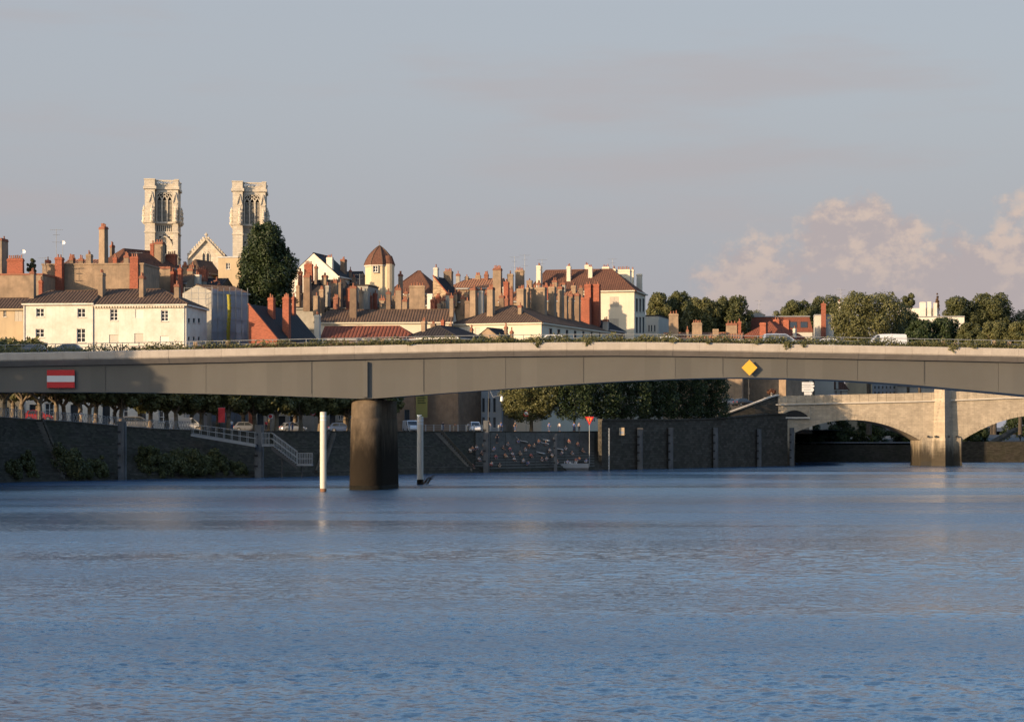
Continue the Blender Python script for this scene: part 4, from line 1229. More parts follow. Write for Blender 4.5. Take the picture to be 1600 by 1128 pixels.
h = house('scaffolded_house', 'grey house standing behind the blue sheeted scaffold', 388, 331, 388, 456, 447, 9, 42, 'x', 0, 0, 'grey_render', 'roof_brown', wins=[(368, 376, 482, 494, 'tall'), (368, 382, 505, 530, 'blind'), (345, 352, 482, 494, 'tall')])
h = house('unseen_shade_house', 'unseen tall plain house added beyond the left edge to shade the facades', 326, -620, -52, 452, 430, 14, 0, 'x', 0, 4, 'tan_render', 'roof_brown', cat='house')  # unseen house, placed and sized to shade the lower facades
# scaffold
scf = thing('scaffold', 'scaffold hung with translucent blue-grey sheeting beside the cream-white house', 'scaffold', (X(358, 383), 383, 6.4), R(42))
k = S(383) * 1.22
for i in range(7):
    x = (-28 + i * 9.2) * k
    mb = MB(); mb.cyl((x, -0.32, 0), (x, -0.32, Z(449 + (i % 3), 383) - 6.4), 0.06, n=6); mb.build('standard', 'galvanised', parent=scf)
for j in range(9):
    z = Z(460 + j * 20, 383) - 6.4
    mb = MB(); mb.beam((-28 * k, -0.36, z), (28 * k, -0.36, z), 0.06); mb.build('ledger', 'galvanised', parent=scf)
m, n_, l_, b_ = M['scaffold_sheet'], M['scaffold_sheet'].node_tree.nodes, M['scaffold_sheet'].node_tree.links, None
tr = n_.new('ShaderNodeBsdfTransparent'); ms = n_.new('ShaderNodeMixShader'); ms.inputs[0].default_value = 0.34
l_.new(n_['Principled BSDF'].outputs[0], ms.inputs[1]); l_.new(tr.outputs[0], ms.inputs[2]); l_.new(ms.outputs[0], n_['Material Output'].inputs['Surface'])
for i in range(6):
    mb = MB(); n = 10; a, c = (-28 + i * 9.2) * k, (-28 + (i + 1) * 9.2) * k
    zt, zbm = Z(453 + (i * 7) % 4, 383) - 6.4, 2.0
    for j in range(n):
        for q in range(4):
            def sp(u, v): return (a + (c - a) * u, -0.12 - 0.10 * math.sin(u * math.pi) * (0.6 + 0.4 * math.sin(v * 9 + i)), zbm + (zt - zbm) * v)
            u0, u1, v0, v1 = q / 4, (q + 1) / 4, j / n, (j + 1) / n
            mb.poly([sp(u0, v0), sp(u1, v0), sp(u1, v1), sp(u0, v1)])
    mb.build('sheet', 'scaffold_sheet', parent=scf, smooth=True)
ch = thing('debris_chute', 'yellow segmented debris chute hanging down the blue scaffold', 'chute', (X(358, 381.5), 381.5, 6.4))
for j in range(13):
    z1 = Z(461 + j * 6.2, 381.5) - 6.4
    mb = MB(); mb.lathe([(0.26, -0.62), (0.36, 0.0), (0.38, 0.03), (0.30, 0.02)], c=(0.1 * math.sin(j * 0.5), -0.45, z1), n=12, closed=False); mb.build('segment', 'chute_yellow', parent=ch, smooth=True)
k = S(384)
rs = thing('roof_scaffold', 'open tube scaffold railing on the rooftop left of the blue sheet', 'scaffold', (X(310, 384), 384, Z(475, 384)))
for i in range(5):
    x = (-22 + i * 11) * k; mb = MB(); mb.cyl((x, 0, 0), (x, 0, 26 * k), 0.045, n=6); mb.build('standard', 'galvanised', parent=rs)
for z in (8, 17, 25): mb = MB(); mb.beam((-22 * k, 0, z * k), (22 * k, 0, z * k), 0.06); mb.build('ledger', 'galvanised', parent=rs)

h = house('brick_house', 'red brick gable house with slate roof and tall red brick chimneys', 371.5, 388.5, 433, 531, 475, 17, -20, shed=True, wall=RB, roof='roof_slate', rib=1.2, amp=0.02, ridge_at=371.5,
          chims=[(417, 427.5, 465, 500, RB, 1.0, 2, 5.0), (440, 452, 464, 520, RB, 0.9, 3, 4.0), (455.5, 459.5, 464, 482, RB, 0.9, 1, 12.0)])
h = house('end_house', 'narrow house with pale stepped chimney right of the brick gable house', 402, 455, 500, 531, 524, 8, -10, 'x', 0, 0, GR, 'roof_slate', chims=[(490.5, 499, 492, 531, 'pale_plaster', 1.2, 2, -2)])
# --- long cream house and the wing along the quay
h = house('long_house', 'long low cream house with ribbed brown tile roof behind the red tiled roof', 432, 494, 706, 502.4, 484, 11, -4, 'x', 2.0, 0, CR, 'roof_brown',
          chims=[(546, 557, 447, 491, BR, 1.6, 3, 2.0), (617.5, 627, 450, 484, T_, 1.3, 2, 5.5), (639, 664, 446, 484, T_, 1.1, 5, 5.5), (702, 708, 462, 491, T_, 1.3, 2, 1.0), (603, 610, 456, 482, BR, 1.2, 2, 6)])
h = house('quay_house', 'cream corner house with hipped brown roof and long shaded wing towards the quay', 432, 706, 846, 504, 478, 50, -20, 'y', 8.0, 4.0, CR, 'roof_brown', ridge_at=441,
          wins=[(716, 724, 512, 530, 'blind'), (742, 750, 512, 530, 'blind')],
          swins=[(858 + i * 13, 863 + i * 12.6, 513 + i * 1.1, 530, 'dark') for i in range(9)],
          chims=[(760, 770.5, 449, 490, T_, 1.4, 3, 3.5), (808.5, 815, 477, 500, T_, 1.0, 1, 2.0), (733, 743.5, 450, 486, T_, 1.5, 2, 12.0), (746.5, 754, 454, 485, 'pale_plaster', 1.0, 2, 13), 
                 (806, 819, 451, 486, T_, 1.6, 4, 12), (821, 826, 449, 486, T_, 1.0, 2, 15), (827.5, 853, 449, 494, T_, 1.4, 3, 16), (855.5, 867, 448, 497, T_, 1.4, 3, 20), (870.5, 879, 448, 498, T_, 1.3, 3, 23),
                 (881, 886, 462, 499, BR, 1.0, 0, 26), (888, 895, 460, 501, BR, 1.3, 1, 28), (897.5, 905, 459, 503, BR, 1.3, 1, 31), (906.5, 922, 465, 503, RB, 1.3, 0, 35), (912, 924, 444, 504, RB, 1.2, 2, 38), (924.6, 937, 444, 504, RB, 1.2, 2, 38)])
h = house('red_roofed_house', 'low house with ribbed bright red tile roof just above the bridge rail', 400, 501, 648, 528, 510, 9, -6, 'x', 0, 3.5, BR, 'roof_red', rib=0.66, amp=0.13, wins=[(632, 640, 640, 668, 'dark')])
h = house('dark_roofed_house', 'low house with dark roof and small tan chimney just above the bridge rail', 398, 632, 716, 526.5, 509, 14, -22, 'y', 3.0, 2.0, BR, 'roof_slate',
          chims=[(657, 665, 502, 520, T_, 0.9, 2, 2.0), (672, 680, 506, 516, BR, .8, 2, 8), (688, 694, 500, 516, RB, .7, 1, 8), (701, 706, 506, 516, BR, .7, 1, 8)])
h = house('lean_to', 'tiny tan gable with dark roof against the cream wall above the bridge', 410, 742, 782, 528, 512.5, 6, -25, 'y', 0, 0, T_, 'roof_slate', chims=[(734, 738, 513, 524, BR, .6, 2, 3), (787, 792, 510, 528, BR, .6, 2, 2), (796, 801, 517, 528, BR, .6, 1, 2)])
# --- behind: old town roofs
h = house('white_gable_house', 'white plastered gable house with white chimney above the dark slate roofs', 485, 452, 528, 431, 395.5, 12, -14, 'y', 0, 0, 'white_plaster', 'roof_slate', rib=1.0, amp=0.02, ridge_at=485,
          chims=[(509, 519.5, 402, 434, 'white_plaster', 1.2, 3, -0.5), (500, 508, 403, 412, RB, 1.0, 2, 5)])
h = house('slate_house', 'steep dark slate roofed house in shade below the white gable', 456, 455, 545, 480, 438, 12, -15, 'x', 3, 3, 'grey_render', 'roof_slate', rib=1.0, amp=0.02,
          wins=[(505 + i * 7, 509 + i * 7, 483, 489, 'dark') for i in range(3)], chims=[(473, 484.5, 430, 477, BR, 1.3, 4, -4.0), (474, 488, 412.5, 432, RB, 1.0, 5, 5.0), (528.6, 533, 441, 470, BR, 1.2, 1, -4), (517, 527, 439, 462, T_, 1.2, 2, 0), (491, 495, 416, 435, BR, .8, 1, 4)])
more_chims(h, 3, [(462, 446, 470, -3), (498, 452, 480, -4), (508, 446, 470, -2), (540, 450, 478, -3), (465, 424, 450, 4), (502, 430, 446, 5), (489, 462, 484, -6), (520, 464, 484, -6)], ['tan_render','brown_render','tan_render','red_brick','cap_brick','grey_render'])
h = house('dark_chimney_house', 'house with tall dark corbelled chimney left of the domed round tower', 492, 526, 556, 440, 425, 9, -15, 'x', 0, 0, BR, 'roof_slate', chims=[(531, 539, 405, 442, BR, 1.6, 2, -1), (545, 548, 422, 442, BR, .9, 1, 0), (549, 555, 433, 446, BR, .9, 2, -2)])
h = house('pale_house', 'pale rendered house wall left of the domed round tower', 462, 535, 575, 447, None, 8, -12, flat=True, wall='grey_render', coping='roof_slate', chims=[(560.5, 566.5, 454, 486, T_, 1.0, 2, -6), (537, 546, 463, 484, T_, 1.0, 1, -6)])
h = house('brown_hip_house', 'broad plain brown hipped roof right of the domed round tower', 486, 604, 676, 458, 423.5, 13, -16, 'x', 5.0, 5.0, T_, 'roof_rust', rib=0.6, amp=0.03, chims=[(622, 626, 428, 458, T_, 1.6, 2, -6)])
h = house('stone_gable_house', 'rubble stone half gable with brick coping and dark roof slope', 474, 676.6, 706, 468, 431, 10, -16, shed=True, wall='rubble_stone', roof='roof_slate', ridge_at=474, chims=[(676.6, 684, 418, 436, 'pale_plaster', 1.0, 1, 2.0), (692, 706, 423.5, 446, BR, 1.5, 5, 8.0)])
h = house('orange_roof_house', 'long weathered orange tiled roof behind the chimney cluster', 492, 702, 780, 449, 436, 11, -10, 'x', 3, 0, T_, 'roof_orange', chims=[(769.5, 783, 419, 470, T_, 1.8, 5, -10), (792, 801.5, 428, 472, T_, 1.2, 1, -9), (804.5, 818.5, 422, 456, T_, 1.3, 5, -6), (785, 790.5, 448, 472, 'pale_plaster', 1.2, 1, -10)])
more_chims(h, 7, [(712, 428, 444, 4), (726, 432, 446, 5), (742, 430, 444, 5), (756, 428, 444, 4), (776, 426, 446, 2)], ['tan_render','brown_render','tan_render','red_brick','cap_brick','grey_render'])
h = house('tan_house', 'tan walled houses with small red roofed chimneys below the orange tiled roof', 464, 688, 738, 470, 462, 8, -12, 'x', 0, 0, T_, 'roof_rust', chims=[(708, 714, 457, 470, T_, 1.0, 2, -1), (714, 720, 455.5, 470, BR, .9, 3, 0), (725, 731, 457, 476, T_, 1.0, 1, -3), (680, 688, 462, 473, RB, .8, 3, -2), (689, 694, 467, 480, T_, .8, 1, -3)])
more_chims(h, 5, [(696, 458, 476, -2), (719, 464, 484, -5), (737, 456, 480, 0), (703, 470, 488, -8), (726, 470, 488, -9), (744, 462, 484, -3), (757, 458, 482, 2), (779, 462, 486, 0), (788, 466, 490, -2)], ['tan_render','brown_render','tan_render','red_brick','cap_brick','grey_render'])
h = house('tan_house', 'low tan house with white gable strip beside the broad tan chimney', 468, 574, 690, 476, 466, 9, -10, 'x', 0, 0, T_, 'roof_brown', chims=[(592, 602, 466, 484, T_, 1.2, 2, -6), (667, 676, 459, 476, WH, 0.6, 0, -2)])
more_chims(h, 4, [(575, 462, 482, -5), (583, 458, 480, -3), (612, 462, 482, -4), (631, 456, 480, -3), (655, 462, 482, -7), (628, 468, 486, -8), (596, 474, 488, -9), (672, 468, 486, -8), (683, 474, 488, -9)], ['tan_render','brown_render','tan_render','red_brick','cap_brick','grey_render'])
h = house('tan_house', 'tan stepped walls and red roof edge left of the brick chimney block', 476, 780, 912, 469, 453, 12, -12, 'x', 3, 3, T_, 'roof_orange')
more_chims(h, 6, [(786, 440, 470, 2), (796, 452, 478, -3), (822, 438, 466, 6), (838, 442, 470, 4), (862, 438, 466, 5), (876, 442, 468, 3), (892, 446, 470, 2), (850, 446, 472, 0), (904, 450, 474, 0)], ['tan_render','brown_render','tan_render','red_brick','cap_brick','grey_render'])
h = house('slate_wing', 'dark shaded roof wing at the foot of the brick chimney block', 470, 905, 950, 514, 500, 12, -20, 'y', 3, 2, BR, 'roof_slate', chims=[(941, 950, 499, 512, GR, 1.0, 2, -2)])
h = house('big_cream_house', 'large cream corner house with red tile roof and blue shutters on its shaded side', 506, 826, 991, 454, 421.5, 15, -13, 'x', 2.5, 6.5, CR, 'roof_rust', rib=0.5, amp=0.07, over=0.55,
          wins=[(953, 967, 464, 480, 'shutter'), (953, 967, 498, 516, 'shutter')],
          swins=[(993.5, 997, 466, 487, 'dark'), (999, 1002, 466, 487, 'dark'), (1004, 1007, 466, 487, 'dark'), (993.5, 997, 495, 520, 'dark'), (999, 1002, 495, 520, 'dark'), (1004, 1007, 495, 520, 'dark')],
          chims=[(837.5, 845, 415, 444, CR, 2.0, 2, 2), (885, 891.5, 416, 437, CR, 1.0, 2, 4), (918.5, 925.5, 417, 438, CR, 1.0, 2, 4), (913, 920, 414, 426, CR, 1.0, 2, 9), (940, 952, 417, 432, CR, 1.4, 3, 9), (955.5, 962, 420, 434, CR, 1.2, 2, 9), (963, 985, 421, 446, CR, 1.0, 6, 9), (986, 990, 421, 446, CR, 1.0, 1, 9), (994, 1003, 428, 452, CR, 1.0, 0, 12)])
h = house('pale_house', 'pale low house between the big cream house and the trees', 530, 1006, 1029, 494, None, 14, -14, flat=True, wall='pale_plaster', coping='roof_slate', swins=(), wins=[(1013, 1015, 508, 518, 'dark'), (1017, 1019, 508, 518, 'dark'), (1022, 1024, 508, 518, 'dark')])
h = house('low_house', 'low orange roofed house with tan chimney row in front of the clipped trees', 474, 1036, 1160, 529, 520, 8, -8, 'x', 0, 0, T_, 'roof_orange',
          chims=[(1044.5, 1060, 490, 522, T_, 1.2, 3, 1), (1081, 1097, 504, 524, T_, 1.2, 4, 1), (1113, 1123, 514, 525, T_, 1.0, 0, 0), (1134, 1152, 505, 524, T_, 1.0, 3, 2), (1152.5, 1158, 502, 524, RB, 1.0, 2, 2), (1072, 1076, 515, 524, T_, .8, 2, 1)])
h = house('red_hip_house', 'small red roof with broad red brick chimney above the bridge', 482, 1150, 1228, 530, 503, 12, -32, 'y', 4.5, 3, T_, 'roof_red', rib=0.5, chims=[(1185, 1198, 504, 528, RB, 1.2, 0, -4), (1206, 1219, 499, 520, RB, .8, 2, 6), (1222, 1234, 500, 522, RB, .8, 0, 6), (1238, 1243, 513, 526, 'pale_plaster', .8, 1, 2)])
# mansard house
mh = thing('mansard_house', 'red mansard roofed house with two skylights behind the small red roof', 'house', (X(1220, 530), 530, 6.4), R(-5))
k = S(530); zt, ze_, hw = Z(495, 530) - 6.4, Z(519, 530) - 6.4, 49 * k
mb = MB(); mb.box(-hw, hw, 0, 9, 0, ze_); mb.build('wall', 'pale_plaster', parent=mh)
mb = MB(); mb.box(-hw - 0.2, hw + 0.2, -0.2, 9.2, ze_ + 0.002, zt, tx=0.9, ty=0.9); mb.build('roof', 'roof_red', parent=mh)
mb = MB(); mb.box(-hw + 0.5, hw - 0.5, 0.55, 8.5, zt + 0.002, zt + 0.22); mb.build('roof_edge', 'zinc', parent=mh)
for p in (1239.5, 1256):
    x = (p - 1220) * k; s_ = 0.9 / (zt - ze_)
    q = MB(); z0, z1 = Z(512, 530) - 6.4, Z(503, 530) - 6.4
    y0, y1 = -0.2 + (z0 - ze_) * s_, -0.2 + (z1 - ze_) * s_
    q.poly([(x - 0.75, y0 - 0.06, z0), (x + 0.75, y0 - 0.06, z0), (x + 0.75, y1 - 0.06, z1), (x - 0.75, y1 - 0.06, z1)]); o = q.build('skylight', 'glass', parent=mh)
    q = MB()
    for dx in (-0.78, 0.78): q.beam((x + dx, y0 - 0.05, z0), (x + dx, y1 - 0.05, z1), 0.1)
    for (yy, zz) in ((y0, z0), (y1, z1)): q.beam((x - 0.78, yy - 0.05, zz), (x + 0.78, yy - 0.05, zz), 0.1)
    q.build('frame', 'dark_iron', parent=o)
mb = MB(); mb.box(-6.5, -4.0, 3, 5, zt + 0.22, zt + 0.9); mb.box(-6.1, -4.4, 3.2, 4.8, zt + 0.9, zt + 1.15); mb.build('roof_vent', 'grey_render', parent=mh)
h = house('white_wall_house', 'plain cream end wall with tall thin red brick chimney', 545, 1273, 1303, 493, None, 9, -6, flat=True, wall='pale_plaster', coping='zinc', chims=[(1283, 1290.5, 474, 527, RB, 1.0, 1, -1.3), (1309, 1314, 471, 486, WH, .8, 1, 14)])
wh = thing('white_villa', 'white flat-roofed villa with stepped white chimneys among the trees', 'house', (X(1458, 575), 575, 6.4), R(-6))
k = S(575)
def vb(p0, p1, t, b, y0, y1, nm, mt='white_plaster'):
    q = MB(); q.box((p0 - 1458) * k, (p1 - 1458) * k, y0, y1, max(0, Z(b, 575) - 6.4), Z(t, 575) - 6.4); return q.build(nm, mt, parent=wh)
vb(1410, 1506, 495.3, 679, 0, 9, 'wall'); vb(1409.5, 1506.5, 494, 495.3, -0.2, 9.2, 'roof_slab', 'zinc')
vb(1418, 1467, 481, 494, 1.5, 8, 'upper_storey'); vb(1400, 1413, 481, 494, 1.2, 6, 'upper_storey', 'pale_plaster'); vb(1398, 1415, 479.8, 481, 1.0, 6.2, 'roof_slab', 'zinc')
for p0, p1, t in ((1438, 1447, 471.5), (1449.5, 1455.5, 471), (1459, 1464.5, 473), (1406, 1411.5, 471)): vb(p0, p1, t, 494, 0.9, 2.2, 'chimney')
# --- seen under the steel bridge
h = house('office_building', 'tall blue-grey shaded facade with slim windows and yellow banners under the bridge span', 406, 667, 784, 546, None, 12, -3, flat=True, wall='blue_grey_plaster', coping='zinc', cat='building', zb=6.4,
          wins=[(676 + i * 8.6, 680 + i * 8.6, t, t + ht, 'dark') for i in range(12) for t, ht in ((560, 16), (588, 20), (622, 22)) if not (i in (4, 5) and t == 622)] + [(708, 722, 640, 672, 'dark')] + [(676 + i * 8.6, 680 + i * 8.6, 652, 668, 'dark') for i in range(12) if i not in (4, 5)])
h = house('shop_building', 'low pale shop front behind the lit tree trunks under the bridge', 367, 396, 545, 560, None, 9, -5, flat=True, wall='grey_render', coping='zinc', cat='building', zb=6.4,
          wins=[(402, 412, 640, 664, 'dark'), (452, 466, 628, 660, 'tall'), (515, 524, 646, 668, 'dark'), (528, 536, 646, 656, 'tall'), (430, 446, 650, 668, 'dark')])
h = house('ochre_building', 'ochre building with tall white windows beyond the clipped trees', 486, 1136, 1217, 556, None, 11, -10, flat=True, wall='ochre_plaster', coping='zinc', cat='building', zb=7.2,
          wins=[(1158, 1168, 605, 624, 'tall'), (1186, 1197, 606, 624, 'shutter'), (1158, 1168, 575, 592, 'tall'), (1186, 1197, 575, 592, 'tall')])
h = house('grey_building', 'grey shaded building behind the direction sign on the stone bridge', 548, 1212, 1272, 560, None, 10, -4, flat=True, wall='grey_render', coping='zinc', cat='building', zb=7.2, wins=[(1220 + i * 9, 1224 + i * 9, 600, 614, 'dark') for i in range(5)])
h = house('dormer_house', 'small house with dark red roof seen just over the stone bridge', 552, 1272, 1324, 608, 588, 9, -6, 'x', 0, 2, 'pale_plaster', 'roof_rust', zb=7.2, wins=[(1280 + i * 8, 1284 + i * 8, 609.5, 618, 'casement') for i in range(5)], chims=[(1290, 1294, 592, 600, 'pale_plaster', .6, 0, -0.5), (1306, 1310, 592, 600, 'pale_plaster', .6, 0, -0.5)])
h = house('ochre_building', 'blank ochre gable wall over the stone bridge parapet', 560, 1325, 1363, 570, None, 9, -4, flat=True, wall='ochre_plaster', coping='zinc', cat='building', zb=7.2)
h = house('blue_grey_building', 'pale blue-grey building with rows of small dark windows beyond the stone bridge', 572, 1363, 1402, 570, None, 9, -4, flat=True, wall='blue_grey_plaster', coping='zinc', cat='building', zb=7.2, wins=[(1366 + i * 6, 1368.5 + i * 6, t, t + 4.5, 'dark') for i in range(6) for t in (594, 603, 612)])
h = house('dark_building', 'dark shaded low building left of the stone bridge pillar', 566, 1402, 1500, 600, 585, 9, -4, 'x', 0, 0, 'grey_render', 'roof_slate', cat='building', zb=7.2)

# ================================================================== ROUND TOWER
rt = thing('round_tower', 'cream octagonal tower with brown domed roof and small stair turret', 'tower', (X(593, 474), 474, 6.4), R(-8))
k = S(474); r_ = 22.8 * k; ze_ = Z(414, 474) - 6.4
mb = MB(); mb.lathe([(r_ * 1.01, 0), (r_, ze_)], n=8); mb.build('shaft', 'tower_plaster', parent=rt)
zd = Z(384, 474) - 6.4 - ze_
mb = MB(); mb.lathe([(r_ * 1.08, -0.15), (r_ * 1.06, 0.12), (r_ * 0.93, zd * 0.25), (r_ * 0.73, zd * 0.5), (r_ * 0.44, zd * 0.74), (r_ * 0.2, zd * 0.9), (0.04, zd)], c=(0, 0, ze_), n=8)
o = mb.build('dome', 'roof_rust', parent=rt)
mb = MB()
prof = [(r_ * 1.08, -0.1), (r_ * 0.93, zd * 0.25), (r_ * 0.73, zd * 0.5), (r_ * 0.44, zd * 0.74), (r_ * 0.2, zd * 0.9), (0.04, zd)]
for q in range(8):
    t = 2 * math.pi * (q + 0.5) / 8
    for (ra, za), (rb, zb_) in zip(prof[:-1], prof[1:]): mb.beam((ra * math.cos(t), ra * math.sin(t), ze_ + za + .03), (rb * math.cos(t), rb * math.sin(t), ze_ + zb_ + .03), 0.16)
mb.build('hip_rib', 'roof_brown', parent=o)
mb = MB(); mb.cyl((0, 0, ze_ + zd - 0.1), (0, 0, ze_ + zd + 0.9), 0.06, n=6); mb.box(-0.25, 0.25, -0.03, 0.03, ze_ + zd + 0.9, ze_ + zd + 1.0); mb.build('finial', 'galvanised', parent=o)
mb = MB(); mb.lathe([(r_ * 1.05, 0), (r_ * 1.07, 0.3)], c=(0, 0, ze_ - 0.45), n=8); mb.build('cornice', 'string_stone', parent=rt)
tr_ = 9.5 * k
mb = MB(); mb.lathe([(tr_, 0), (tr_, ze_)], c=(15.5 * k, -1.2, 0), n=14); mb.build('stair_turret', 'tower_plaster', parent=rt, smooth=False)
mb = MB(); mb.lathe([(tr_ * 1.12, -0.05), (tr_ * 0.62, 13 * k), (tr_ * 0.1, 14.5 * k)], c=(15.5 * k, -1.0, ze_), n=14); mb.build('turret_roof', 'roof_rust', parent=rt)
yf = -r_ * math.cos(math.pi / 8)
window_unit(rt, (0, yf - 0.32, 0), (1, 0, 0), -5.5 * k, 2 * k, Z(427, 474) - 6.4, Z(417, 474) - 6.4, 'casement')
mb = MB()
for a, b, c, d in ((-6.2, -5.5, 427.6, 416.4), (2.0, 2.7, 427.6, 416.4)): mb.box(a * k, b * k, yf - 0.34, yf + 0.05, Z(c, 474) - 6.4, Z(d, 474) - 6.4)
mb.box(-6.2 * k, 2.7 * k, yf - 0.36, yf + 0.05, Z(417, 474) - 6.4, Z(416.2, 474) - 6.4)
mb.build('window_surround', 'string_stone', parent=rt)

# ================================================================== CATHEDRAL
CD = 560.0; k = S(CD); CZ = 12.0
cat = thing('cathedral', 'gothic cathedral with two pale square stone towers and a gable between them', 'church', (X(323, CD), CD, 0))
def tower(px_c, dy):
    """one tower: pixel centre, rows shifted by dy pixels; local coordinates of the cathedral"""
    yaw = R(4)
    x0 = X(px_c, CD) - cat.location.x
    def zz(py): return Z(py + dy, CD)
    def q(px): return (px - 254) * k            # template drawn for a centre at pixel 254
    tw = None
    mb = MB()
    # core, recessed between the corner buttresses; built around its own origin
    mb.box(q(228), q(276.5), 0.9, 9.2, 0, zz(296))
    mb.box(q(227), q(242.5), -1.0, 2.4, 0, zz(295)); mb.box(q(269.8), q(277.5), 0.35, 2.4, 0, zz(295))
    mb.box(q(227), q(240), 7.2, 9.8, 0, zz(295)); mb.box(q(269), q(277.5), 7.2, 9.8, 0, zz(295))
    tw = mb.build('tower', 'limestone', parent=cat, loc=(x0, 0, 0), rotz=yaw)
    def part(name, fn, mat='limestone'):
        m_ = MB(); fn(m_); return m_.build(name, mat, parent=tw)
    # string courses and cornice
    for py, h_, e in ((364, 0.35, 0.16), (349, 0.3, 0.18), (296, 0.7, 0.35), (402, 0.35, 0.14)):
        def f(m_, py=py, h_=h_, e=e):
            m_.box(q(227) - e, q(242.5) + e, -1.0 - e, 2.5, zz(py), zz(py) + h_); m_.box(q(242.5) + e + .003, q(269.8) - e - .003, 0.9 - e, 2.5, zz(py), zz(py) + h_); m_.box(q(269.8) - e, q(277.5) + e, 0.35 - e, 9.9, zz(py), zz(py) + h_)
        part('string_course', f)
    # crown: solid corner blocks with a pierced balustrade between
    for a, b, y0, y1 in ((226.2, 242.5, -1.1, 2.4), (272.5, 278.3, 0.2, 2.4), (226.2, 240, 7.4, 9.9), (266, 278.3, 7.4, 9.9)):
        part('crown_block', lambda m_, a=a, b=b, y0=y0, y1=y1: (m_.box(q(a), q(b), y0, y1, zz(295) + 0.5, zz(281.5)), m_.box(q(a) - .1, q(b) + .1, y0 - .1, y1 + .1, zz(281.5), zz(280))))
    def bal(m_):
        y0, y1 = 0.95, 1.3
        m_.box(q(242.5) + .004, q(272.5) - .004, y0, y1, zz(283.0), zz(280.8)); m_.box(q(242.5) + .004, q(272.5) - .004, y0, y1, zz(295) + 0.5, zz(291))
        for i in range(4):
            x = q(243.5 + i * 11); m_.box(x - 0.12, x + 0.12, y0 + .003, y1 - .003, zz(291) - .02, zz(283) + .02)
        for i in range(3):
            xc = q(249 + i * 11); zc = (zz(291) + zz(283)) / 2; R0 = 0.62
            for t in range(8):
                a = math.pi / 4 * t; b = a + math.pi / 4
                for cx_, cz_ in ((0.33, 0), (-0.33, 0), (0, 0.33), (0, -0.33)):
                    m_.beam((xc + cx_ + 0.3 * math.cos(a), 1.1, zc + cz_ + 0.3 * math.sin(a)), (xc + cx_ + 0.3 * math.cos(b), 1.1, zc + cz_ + 0.3 * math.sin(b)), 0.2, 0.11)
            for sx_ in (-1, 1):
                for sz_ in (-1, 1): m_.beam((xc + sx_ * 0.5, 1.1, zc + sz_ * 0.45), (xc + sx_ * 0.85, 1.1, zc + sz_ * 0.62), 0.2, 0.16)
    part('balustrade', bal)
    for b6 in ((277.5, 278.3, 2.4, 7.4), (226.2, 227, 2.4, 7.4), (240, 266, 9.3, 9.8)): part('crown_side', lambda m_, b6=b6: m_.box(q(b6[0]), q(b6[1]), b6[2], b6[3], zz(295) + .5, zz(280.8)))
    # belfry opening: flat dark panel painting the shade within, louvres, mullions, tracery
    part('belfry_shade', lambda m_: m_.box(q(244.5), q(269), 0.86, 0.9 - 0.003, zz(346.5), zz(301)), 'painted_void')
    for i, xc in enumerate((249.0, 257.0, 265.0)):
        def f(m_, xc=xc):
            n = 17
            for j in range(n):
                z = zz(346) + (zz(312) - zz(346)) * j / n
                m_.poly([(q(xc - 2.6), 0.60, z), (q(xc + 2.6), 0.60, z), (q(xc + 2.6), 0.84, z + 0.20), (q(xc - 2.6), 0.84, z + 0.20)])
        part('louvre', f, 'shutter_grey')
    for xm in (244.8, 252.9, 261.0, 269.2):
        part('mullion', lambda m_, xm=xm: m_.box(q(xm) - 0.17, q(xm) + 0.17, 0.42, 0.88, zz(346.5), zz(309 if xm in (252.9, 261.0) else 300)))
    def trac(m_):
        for xc in (249.0, 257.0, 265.0):
            for s_ in (-1, 1):
                m_.beam((q(xc + s_ * 4), 0.6, zz(313)), (q(xc + s_ * 2.2), 0.6, zz(308.5)), 0.3, 0.26); m_.beam((q(xc + s_ * 2.2), 0.6, zz(308.5)), (q(xc), 0.6, zz(305.5)), 0.3, 0.24)
        for xc, zc, r0 in ((251.2, 304.5, 2.3), (262.8, 304.5, 2.3), (257, 304.0, 2.2), (247, 301.5, 1.2), (267, 301.5, 1.2)):
            for t in range(8):
                a, b = math.pi / 4 * t, math.pi / 4 * (t + 1)
                m_.beam((q(xc + r0 * math.cos(a)), 0.6, zz(zc - r0 * math.sin(a))), (q(xc + r0 * math.cos(b)), 0.6, zz(zc - r0 * math.sin(b))), 0.3, 0.16)
        for s_ in (-1, 1):
            m_.beam((q(257 + s_ * 12.4), 0.55, zz(305)), (q(257 + s_ * 7.5), 0.55, zz(300)), 0.34, 0.3)
        m_.box(q(244.5), q(269.5), 0.45, 0.9, zz(301), zz(297))
    part('tracery', trac)
    part('sill_band', lambda m_: m_.box(q(243), q(270), 0.25, 0.9, zz(349.5), zz(346.5)))
    # row of slits
    for i in range(8):
        x = 245 + i * 3.05
        part('slit', lambda m_, x=x: m_.box(q(x), q(x + 1.25), 0.88, 0.9 - 0.004, zz(361.5), zz(352.3)), 'painted_void')
    # lower pointed arch with cusps
    def arch(m_):
        pts = [(243.5, 392), (244.5, 384), (247.5, 376.5), (252, 371.5), (256.5, 369), (261, 371.5), (265.5, 376.5), (268.5, 384), (269.5, 392)]
        for (a, c), (b, d) in zip(pts[:-1], pts[1:]): m_.beam((q(a), 0.72, zz(c)), (q(b), 0.72, zz(d)), 0.5, 0.34)
    part('arch_moulding', arch)
    def cusps(m_):
        for (a, c) in ((246.5, 375), (250.5, 370.5), (256.5, 367.8), (262.5, 370.5), (266.5, 375), (269, 382)):
            m_.box(q(a) - 0.33, q(a) + 0.33, 0.84, 0.9 - 0.005, zz(c + 1.3), zz(c - 1.4))
    part('pierced_cusp', cusps, 'painted_void')
